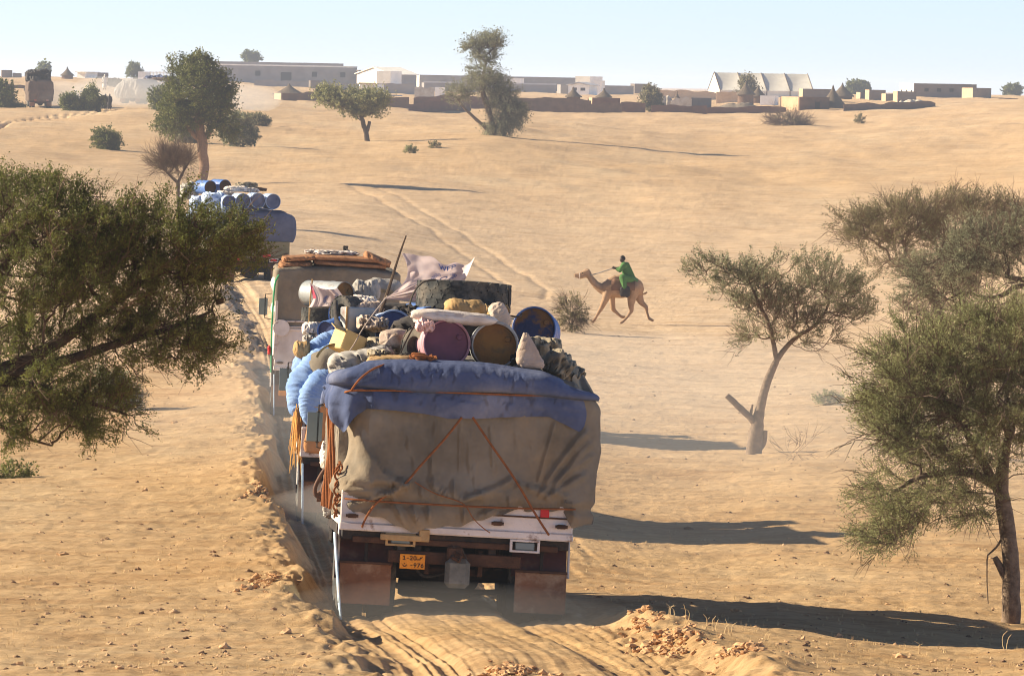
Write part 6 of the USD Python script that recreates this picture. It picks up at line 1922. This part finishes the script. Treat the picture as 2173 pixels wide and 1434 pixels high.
        part(p, 'side_panel', hN.bx(x0, x1, hN.d - .06, hN.d, 0, hN.h - .01), m_tent, False)
    for x, q in ((0, 'gable_end'), (hN.w, 'gable_end')):
        v = np.array([[x, 0, 0], [x, hN.d, 0], [x, hN.d, hN.h], [x, hN.d / 2, rz], [x, 0, hN.h]])
        part(p, q, hN.T((v, np.array([[0, 2, 1], [0, 3, 2], [0, 4, 3]]))), m_tent, False)
    for k in range(n + 1):
        x = hN.w * k / n - .02
        part(p, 'seam', hN.T(tube([(x, -.05, 0), (x, -.05, hN.h), (x, hN.d / 2, rz + .06), (x, hN.d + .05, hN.h)], .10, 5)), m_brown)
    # right part
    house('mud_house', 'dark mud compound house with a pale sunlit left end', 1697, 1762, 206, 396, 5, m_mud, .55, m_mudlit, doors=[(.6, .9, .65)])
    hut('dark thatched roof sloping to the ground beside the mud compound house', 1768, 186, 228, 34, 398)
    house('mud_house', 'grey mud house behind the dark mud compound house', 1704, 1764, 189, 450, 5, m_brown, .1, m_mudlit)
    hut('cone-roofed hut standing alone right of the white tent', 1788, 179, 204, 26, 470)
    mud_wall('long low mud wall right of the mud compound ending in rubble', [(1790, 224), (1850, 220), (1900, 219), (1960, 216), (1985, 219)], 393, mat_=m_mud, seed=19, D1=405)
    heap('rubble_heap', 'pale rubble heap behind the right end of the long low mud wall', 1890, 1970, 210, 412, m_rubble, 'rubble', 7)
    for k, (a, b, y) in enumerate([(1826, 1852, 196), (1845, 1880, 191), (1880, 1912, 199), (1905, 1945, 194)]):
        house('mud_house', ['lowest dark mud house right of the lone cone-roofed hut', 'highest of the dark mud houses left of the flat brown building', 'small middle mud house left of the flat brown building', 'dark mud house touching the flat brown building'][k], a, b, y, 470 - 6 * k, 5, m_brown, .1, m_mudlit)
    house('brown_building', 'flat brown building with a white end wall on the far right', 1940, 2074, 178, 500, 14, m_brown, .14, m_plaster, endwins=3, wins=W(.2, .4, .6, .8, w=.8, a=.5, b=.72))
    house('annex', 'lower brown annex with pale end at the right of the flat brown building', 2065, 2104, 187, 485, 9, m_brown, .16, m_mudlit)
    mud_wall('thin dark wall line right of the brown annex', [(2104, 209), (2160, 210)], 470, mat_=m_mud, seed=20)
    # far left skyline
    hut('dark pointed hut on the skyline right of the far left lorry', 143, 144, 160, 15, 560)
    house('mud_house', 'long low dark house on the far left skyline', 182, 230, 154, 620, 6, m_brown, .1)
    house('white_house', 'pale slanting roofed hut beside the long low house on the left skyline', 164, 181, 154, 600, 6, m_plaster, -.4, m_plaster, 'shed', m_plaster)
    house('white_house', 'small white house on the skyline right of the dark tree', 293, 308, 152, 620, 5, m_plaster, -.2, m_plaster)
    house('mud_house', 'brown shed joined to the small white skyline house', 308, 319, 153, 622, 5, m_brown, .1)
    h0 = thing('fence', 'pale post fence on the skyline left of the tall round-crowned tree', 'fence', P(342, 158, 615))
    for k in range(16):
        px = 320 + k * 3
        a = P(px, 151.5 + (k % 3) * .4, 615)
        g = gz(a[0], a[1])
        part(h0, 'post', box((.16, .16, a[2] - g + .5), (a[0], a[1], (a[2] + g - .5) / 2), None, .02), m_plaster)
    a, b = P(319, 154, 615), P(367, 155, 615)
    part(h0, 'rail', tube([a + [0, .12, 0], b + [0, .12, 0]], .05, 5), m_plaster)
    house('mud_house', 'dark low house with a round tree-like top at the far left edge', 4, 26, 149, 600, 6, m_brown, .1)
    mud_wall('grey wall right of the house at the far left edge', [(27, 154), (46, 156)], 600, mat_=m_brown, seed=21)
    mud_wall('thin dark wall line left of the far left lorry', [(12, 178), (56, 181)], 420, mat_=m_mud, seed=22)
    # red spoil bank on the left slope
    heap('earth_bank', 'long low bank of red earth on the far left slope', 60, 150, 309, 246, M('red_earth', (.36, .15, .075), (.45, .22, .11), 1.2, .95, .5, 6), 'earth bank', 9, 1.2)
    heap('earth_bank', 'smaller red earth bank at the left edge of the far slope', -20, 62, 314, 246, '/World/Looks/red_earth', 'earth bank', 11, 1.2)
    heap('earth_bank', 'dark earth bank joining the red one on its right', 148, 225, 310, 247, m_mud, 'earth bank', 12, 1.2)


village()

# ------------------------------------------------------------------ camel, rider and people
def skin(bones, rad_scale=1.0, refine=.05, it=6, bumps=()):
    """bones: list of joint chains [(point, radius), ...] hulled sphere to sphere into one smooth body"""
    out = m3.Manifold()
    for ch in bones:
        for (a, ra), (b, rb) in zip(ch[:-1], ch[1:]):
            s1 = m3.Manifold.sphere(ra * rad_scale, 14).translate(tuple(map(float, a)))
            s2 = m3.Manifold.sphere(rb * rad_scale, 14).translate(tuple(map(float, b)))
            out += m3.Manifold.batch_hull([s1, s2])
    for c, r in bumps:
        e = m3.Manifold.sphere(1.0, 18).scale(tuple(map(float, r))).translate(tuple(map(float, c)))
        out += e
    out = out.refine_to_length(refine)
    v, f = arr(out)
    t = trimesh.Trimesh(v, f, process=True)
    trimesh.smoothing.filter_taubin(t, lamb=.5, nu=.53, iterations=it)
    return np.array(t.vertices), np.array(t.faces)


DC = 111.0
SC = DC / F0          # metres per pixel there
gC = G(1320, DC)


def C(px, py, y=0.0):
    """point in the camel's plane; y = offset away from the camera in metres"""
    q = P(px, py, DC)
    return q + [0, y, 0]


zoff = float(ground_z(*C(1259, 676)[:2])) - C(1259, 678.5)[2]


def Cz(px, py, y=0.0):
    return C(px, py, y) + [0, 0, zoff]


m_camel = M('camel_hair', (0.27, 0.175, 0.105), (0.36, 0.245, 0.155), 4.0, 0.95, 0.4, 40, 0.1, c3=(0.30, 0.18, 0.10), s3=1.5, f3=.6, w3=.12)
m_skin = M('dark_skin', (0.045, 0.025, 0.016), (0.06, 0.034, 0.022), 8, .55)
m_hair = M('black_hair', (0.008, 0.007, 0.006), rough=.9)
m_robe = M('green_robe', (0.050, 0.125, 0.035), (0.078, 0.175, 0.052), 3.0, .9, .4, 20, .1)
m_cloak = M('dark_green_cloth', (0.06, 0.13, 0.05), (0.09, 0.18, 0.07), 3.0, .9)
m_saddle = M('saddle_cloth', (0.14, 0.075, 0.045), (0.20, 0.11, 0.065), 5.0, .95)
nr, fa = -.16, .16
neck = [(Cz(1246, 571), .135), (Cz(1252, 582), .125), (Cz(1265, 599), .155), (Cz(1276, 606), .20), (Cz(1290, 608), .30)]
camel_b = [
    [(Cz(1221, 577), .055), (Cz(1228, 577), .075), (Cz(1237, 574), .10), (Cz(1245, 571), .125)],
    [(Cz(1221, 580), .045), (Cz(1232, 582), .07), (Cz(1243, 578), .10)], neck,
    [(Cz(1290, 606), .32), (Cz(1303, 605), .39), (Cz(1318, 605), .41), (Cz(1334, 602), .36), (Cz(1348, 603), .34), (Cz(1354, 607), .25)],
    [(Cz(1296, 594), .22), (Cz(1304, 587), .16), (Cz(1314, 588), .20), (Cz(1326, 594), .22)],
    # fore legs
    [(Cz(1291, 612, nr), .20), (Cz(1286, 626, nr), .15), (Cz(1277, 646, nr), .095), (Cz(1268, 661, nr), .058), (Cz(1261, 673, nr), .055)],
    [(Cz(1261, 673, nr), .055), (Cz(1257, 677, nr), .06)],
    [(Cz(1297, 612, fa), .19), (Cz(1299, 626, fa), .13), (Cz(1301, 650, fa), .090), (Cz(1312, 661, fa), .055), (Cz(1320, 667, fa), .052), (Cz(1325, 667, fa), .055)],
    # hind legs
    [(Cz(1347, 606, nr), .26), (Cz(1341, 625, nr), .19), (Cz(1339, 640, nr), .125), (Cz(1340, 653, nr), .085), (Cz(1332, 665, nr), .055), (Cz(1323, 675, nr), .055)],
    [(Cz(1323, 675, nr), .055), (Cz(1318, 678, nr), .06)],
    [(Cz(1351, 607, fa), .25), (Cz(1356, 624, fa), .18), (Cz(1361, 636, fa), .12), (Cz(1371, 645, fa), .085), (Cz(1373, 656, fa), .055), (Cz(1377, 670, fa), .052)],
    [(Cz(1377, 670, fa), .052), (Cz(1385, 674, fa), .058)],
    # ears and tail
    [(Cz(1247, 568, -.09), .035), (Cz(1249, 565.5, -.13), .02)], [(Cz(1247, 568, .09), .035), (Cz(1249, 565.5, .13), .02)],
    [(Cz(1354, 600), .06), (Cz(1358, 611), .045), (Cz(1360, 617), .04), (Cz(1367, 618), .035), (Cz(1372, 615), .04)]]
pcam = thing('camel', 'light brown camel trotting left with a rider across the sand', 'camel', gC)
part(pcam, 'body', skin(camel_b, 1.0, .07, 5), m_camel, 60)
part(pcam, 'eye', trimesh.creation.icosphere(1, .022).apply_translation(Cz(1236, 573, -.095)), m_letter)
halter = [Cz(1230, 573, -.09), Cz(1230, 579, -.11), Cz(1230, 584, -.03), Cz(1231, 580, .11), Cz(1230, 572.5, .07)]
part(pcam, 'halter', tube(curve(halter, 20), .022, 6), m_white)
ns = []
# saddle cloth wrapped over the back, girth, and the rein
u, v = np.meshgrid(np.linspace(0, 1, 24), np.linspace(-1, 1, 26), indexing='ij')
px = 1297 + u * 50
top = np.interp(px, [1290, 1297, 1304, 1314, 1326, 1350], [600, 586, 580, 580.5, 584, 589])
a = v * 1.75
cx = Cz(0, 0)
pts_ = []
for pxx, tt, aa in zip(px.ravel(), top.ravel(), a.ravel()):
    c0 = Cz(pxx, 606)
    hgt = Cz(pxx, tt)[2] - c0[2]
    rr = .47
    pts_.append(c0 + [0, math.sin(aa) * rr, math.cos(aa) * hgt * (1.02) if abs(aa) < math.pi / 2 else math.cos(aa) * .4])
part(pcam, 'saddle_cloth', (np.array(pts_), grid_faces(24, 26)), m_saddle, 70)
part(pcam, 'saddle_horn', tube([Cz(1305, 586), Cz(1303, 580), Cz(1306, 578.5)], [.05, .035, .03], 8), m_saddle)
part(pcam, 'saddle_pad', skin([[(Cz(1344, 583), .07), (Cz(1352, 588), .06)], [(Cz(1344, 585, -.2), .07), (Cz(1352, 590, -.2), .05)]], 1, .05, 3), m_cloak, 60)
part(pcam, 'saddle_bag', xf(sack((.42, .25, .5), (0, 0, 0), None, 4), None, Cz(1326, 614, -.47)), m_dkcloth, 60)

prd = thing('person', 'camel rider in a loose green robe holding the rein out in front', 'person', Cz(1330, 592))
sh = -.21
hd = Cz(1320.5, 543)
body = [
    [(Cz(1320, 546), .088), (Cz(1321, 542), .098)], [(Cz(1319, 546.5), .07), (Cz(1318, 544.5), .06)],
    [(Cz(1321.5, 547), .058), (Cz(1323.5, 552), .062)],
    [(Cz(1325, 556, sh * .7), .10), (Cz(1325, 556, -sh * .7), .10)], [(Cz(1326, 558), .16), (Cz(1331, 572), .17), (Cz(1335, 585), .20)],
    [(Cz(1325, 555, sh), .075), (Cz(1315, 566, sh), .052), (Cz(1306, 563.5, sh * .7), .036)],
    [(Cz(1325, 555, -sh), .075), (Cz(1316, 566, -sh), .052), (Cz(1306, 562.5, -sh * .5), .036)],
    [(Cz(1334, 586, sh), .12), (Cz(1319.5, 583, sh * 2.1), .09), (Cz(1325, 600, sh * 2.4), .065), (Cz(1326, 612, sh * 2.5), .042)],
    [(Cz(1334, 586, -sh), .12), (Cz(1319.5, 583, -sh * 2.1), .09), (Cz(1325, 600, -sh * 2.4), .065), (Cz(1326, 612, -sh * 2.5), .042)],
    [(Cz(1326, 612, sh * 2.5), .042), (Cz(1321, 614.5, sh * 2.5), .036)], [(Cz(1326, 612, -sh * 2.5), .042), (Cz(1321, 614.5, -sh * 2.5), .036)]]
for sg, wx, wy in ((.7, 1306, 563.5), (-.5, 1306, 562.5)):
    w0 = Cz(wx, wy, sh * sg)
    body.append([(w0, .034), (w0 + [-.07, 0, .005], .036)])
    for k in range(4):
        b0 = w0 + [-.08, (k - 1.5) * .018, .018]
        L_ = (.072, .082, .078, .06)[k]
        body.append([(b0, .0095), (b0 + [-L_ * .55, 0, .004], .009), (b0 + [-L_ * .75, 0, -.028], .008)])
    body.append([(w0 + [-.03, -.02 * sg, .02], .011), (w0 + [-.065, -.035 * sg, .048], .0095), (w0 + [-.10, -.03 * sg, .055], .0085)])
part(prd, 'body', skin(body, 1.0, .035, 2), m_skin, 60)
part(prd, 'hair', skin([[(Cz(1321.5, 541.2), .100), (Cz(1323, 542.5), .088)]], 1, .04, 2), m_hair, 60)
robe = [
    [(Cz(1325, 556, sh * .75), .125), (Cz(1325, 556, -sh * .75), .125)], [(Cz(1324, 554), .09), (Cz(1327, 560), .20), (Cz(1332, 574), .22), (Cz(1337, 588), .26)],
    [(Cz(1337, 588, -.12), .22), (Cz(1343, 590), .18), (Cz(1346, 588), .10)],
    [(Cz(1325, 556, sh), .105), (Cz(1315.5, 567, sh), .095), (Cz(1309.5, 565, sh * .8), .060)], [(Cz(1325, 556, -sh), .105), (Cz(1316, 566, -sh), .095), (Cz(1309.5, 564, -sh * .6), .060)],
    [(Cz(1335, 587, sh), .18), (Cz(1320.5, 583, sh * 2.1), .135), (Cz(1325, 598, sh * 2.4), .10), (Cz(1326, 604, sh * 2.4), .085)],
    [(Cz(1335, 587, -sh), .18), (Cz(1320.5, 583, -sh * 2.1), .135), (Cz(1325, 598, -sh * 2.4), .10), (Cz(1326, 604, -sh * 2.4), .085)]]
rv, rf = skin(robe, 1.0, .045, 3)
rv = rv + .022 * nz(rv * [7, 7, 3.0], 4)[:, None] * np.array([1, 1, .3])
part(prd, 'robe', (rv, rf), m_robe, 60)
single('rein', tube(curve([Cz(1301.5, 562.5, -.1), Cz(1280, 570, -.1), Cz(1262, 575.5, -.1), Cz(1253, 577.5, -.11)], 20), np.linspace(.022, .026, 20), 6), m_greycl, 'grey rein rope held by the camel rider, reaching the neck of the camel', 'rein')


def stander(px, py, D, robem, label, h=1.72, yaw=0.0, seed=1, base=None):
    g = G(px, D) if base is None else base
    s = h / 1.75
    o = lambda x, y, z: g + rotz(yaw) @ np.array([x * s, y * s, z * s])
    p = thing('person', label, 'person', g)
    body = [[(o(0, 0, 1.65), .095), (o(0, -.02, 1.60), .085)], [(o(0, 0, 1.55), .055), (o(0, 0, 1.45), .06)], [(o(-.16, 0, 1.42), .075), (o(.16, 0, 1.42), .075)], [(o(0, 0, 1.38), .15), (o(0, 0, 1.0), .15)],
            [(o(-.2, 0, 1.4), .06), (o(-.27, .02, 1.1), .045), (o(-.25, -.1, .88), .035), (o(-.25, -.12, .78), .028)], [(o(.2, 0, 1.4), .06), (o(.27, .02, 1.1), .045), (o(.27, -.06, .86), .035), (o(.27, -.08, .77), .028)],
            [(o(-.1, 0, .95), .10), (o(-.12, -.03, .5), .065), (o(-.12, 0, .08), .042), (o(-.12, -.12, .04), .035)], [(o(.1, 0, .95), .10), (o(.12, .04, .5), .065), (o(.13, .08, .08), .042), (o(.13, -.04, .04), .035)]]
    part(p, 'body', skin(body, s, .06, 2), m_skin, 60)
    rb = [[(o(-.17, 0, 1.42), .10), (o(.17, 0, 1.42), .10)], [(o(0, 0, 1.4), .18), (o(0, 0, .95), .22), (o(0, .02, .38), .27)], [(o(-.2, 0, 1.4), .085), (o(-.28, .02, 1.1), .075), (o(-.26, -.07, .93), .06)], [(o(.2, 0, 1.4), .085), (o(.28, .02, 1.1), .075), (o(.27, -.05, .92), .06)]]
    part(p, 'robe', skin(rb, s, .07, 3), robem, 60)
    part(p, 'headcloth', skin([[(o(0, .01, 1.70), .11), (o(0, .02, 1.62), .10)]], s, .06, 2), robem if robem != m_dkcloth else m_greycl, 60)
    return p


stander(217, 224, 314, m_dkcloth, 'left one of two dark-robed people standing by the tall dusty bush', 1.72, .4)
stander(226, 224, 316, m_dkcloth, 'right one of two dark-robed people standing by the tall dusty bush', 1.76, -.3)
b = P(222, 191, 326)
stander(222, 0, 326, m_plaster, 'person in white standing up on the dust-wrapped far lorry', 1.75, .2, base=np.array([b[0], b[1], b[2]]))

# ------------------------------------------------------------------ loose ground cover
rng = np.random.default_rng(77)


def scatter(n, D0, D1, u0=-.2, u1=.2, road=True, power=1.0):
    D = D0 * (D1 / D0) ** (rng.uniform(0, 1, n) ** power)
    x = rng.uniform(u0, u1, n) * D
    y = D * K
    if road:
        s = path_s(x, y)
        k = (s < -1.75) | (s > 2.1)
        x, y = x[k], y[k]
    return np.stack([x, y, ground_z(x, y, True)], 1)


def clod(seed):
    v, f = arr(trimesh.creation.icosphere(1, 1.0))
    v = v * (1 + .75 * nz(v * 1.9 + seed * 5.1, seed)[:, None]) * [1.2, 1.0, .75]
    return v, f


def tuft(rg, n=9, h=1.0):
    v, f = [], []
    for k in range(n):
        a = rg.uniform(0, 6.3)
        b = np.array([math.cos(a), math.sin(a), 0]) * rg.uniform(.02, .2) * h
        tip = b * rg.uniform(1.5, 4) + [0, 0, h * rg.uniform(.35, 1.0)]
        sd = np.array([-math.sin(a), math.cos(a), 0]) * .022 * h
        i = len(v)
        v += [b - sd, b + sd, (b + tip) / 2 + [0, 0, .12 * h] + sd * .7, (b + tip) / 2 + [0, 0, .12 * h] - sd * .7, tip]
        f += [[i, i + 1, i + 2], [i, i + 2, i + 3], [i + 3, i + 2, i + 4]]
    return np.array(v), np.array(f)


m_clod = M('clod', (0.36, 0.22, 0.11), (0.50, 0.34, 0.19), 3.0, .95)
m_dung = M('dark_debris', (0.13, 0.08, 0.045), (0.26, 0.165, 0.095), 3.0, .95)
m_straw = M('dry_grass', (0.50, 0.36, 0.17), (0.62, 0.47, 0.25), 2.0, .9)
m_redclod = M('red_clod', (0.33, 0.17, 0.075), (0.52, 0.33, 0.165), 7.0, .95)
UP = np.array([[0, 1.0, 0]])


def cover_stuff(name, protos, pos, scales, label, category):
    path = uname('/World', name)
    LOC[path] = np.zeros(3)
    a = rng.uniform(0, 6.28, len(pos))
    d = np.stack([np.cos(a), np.sin(a), 0 * a], 1)
    pi = instancer(path, protos, pos, d, scales, np.random.default_rng(5), np.zeros(3))
    # keep these upright: replace the random spin
    pi.CreateOrientationsAttr(Vt.QuathArray([Gf.Quath(float(math.cos(t / 2)), 0.0, 0.0, float(math.sin(t / 2))) for t in a]))
    setdata(pi.GetPrim(), label, category, None, 'stuff')


cl = [[('clod', clod(k), m_clod)] for k in range(4)]
dk = [[('clod', clod(k + 9), m_dung)] for k in range(4)]
pc = scatter(1700, 24.5, 75, power=1.4)
cover_stuff('sand_clods', cl, pc, rng.uniform(.008, .026, len(pc)) * (1 + 1.5 * (rng.uniform(size=len(pc)) > .97)), 'small clods of sand scattered over the near ground', 'clods')
pd = scatter(1500, 24.5, 120, power=1.2)
cover_stuff('dark_debris', dk, pd, (.007 + .03 * rng.uniform(size=len(pd)) ** 2.5) * (1 + .9 * (rng.uniform(size=len(pd)) > .97)), 'dark bits of dung and twig scattered over the sand', 'debris')
tf = [[('grass', tuft(np.random.default_rng(k), 9), m_straw)] for k in range(5)]
pg = scatter(7000, 24.5, 95, power=1.3)
gn = meshkit.noise(np.stack([pg[:, 0] * .35, pg[:, 1] * .13, 0 * pg[:, 0]], 1), 5)
pg = pg[gn + .2 * rng.uniform(size=len(pg)) > .5]
cover_stuff('dry_grass', tf, pg, rng.uniform(.02, .065, len(pg)), 'short dry straw stubble over the sand', 'dry grass')
# a few tall stalks on the right bank
ps = []
for px, D in ((1430, 30.4), (1441, 30.2), (1468, 29.9), (1509, 29.5), (1528, 29.3), (1552, 29.2), (1563, 29.0), (1640, 28.4), (1965, 29.6), (2148, 30.5)):
    g = G(px, D)
    k = len(ps)
    hgt = rng.uniform(.10, .24)
    single('grass_stalk', cat(*[tube(curve([g + [.02 * q, 0, -.02], g + [.02 * q + rng.normal() * .02, 0, hgt * .6], g + [.02 * q + rng.normal() * .05, 0, hgt * (1 - .2 * q)]], 5), [.004, .004, .003, .003, .002], 4) for q in range(2)]), m_straw,
           ('first', 'second', 'third', 'fourth', 'fifth', 'sixth', 'seventh', 'eighth', 'ninth', 'tenth')[k] + ' dry grass stalk from the left along the crest of the right bank', 'grass stalk', 'grass stalks on the right bank')
    ps.append(0)


def clod_heap(label, px, D, rx, ry, n, seed):
    rg = np.random.default_rng(seed)
    g = G(px, D)
    out = []
    for k in range(n):
        a, r = rg.uniform(0, 6.28), abs(rg.normal()) * .55
        x, y = g[0] + math.cos(a) * r * rx, g[1] + math.sin(a) * r * ry
        s = (.007 + .045 * rg.uniform() ** 2.6)
        v, f = clod(int(rg.integers(40)))
        out.append(xf((v * s, f), rotz(rg.uniform(0, 6)), (x, y, gz(x, y) + .15 * s + .03 * max(0, 1 - r))))
    single('clod_heap', cat(*out), m_redclod, label, 'clod heap', smooth=20, kind='stuff')


clod_heap('crumbled red clods on the middle ridge at the bottom of the picture', 1098, 25.2, .42, 1.6, 210, 1)
clod_heap('crumbled red clods on the right bank below the grass stalks', 1440, 28.0, .45, 2.2, 220, 2)
clod_heap('crumbled red clods at the bottom edge right of the track', 1590, 26.2, .40, 1.6, 160, 3)
clod_heap('small red clods on the crest of the right bank behind the track', 1370, 30.2, .40, 2.0, 90, 4)
clod_heap('broken brown clods on the lip of the left bank', 575, 31.6, .35, 3.0, 90, 5)
clod_heap('broken clods on the lip of the left bank further along', 560, 41.0, .35, 4.0, 70, 6)
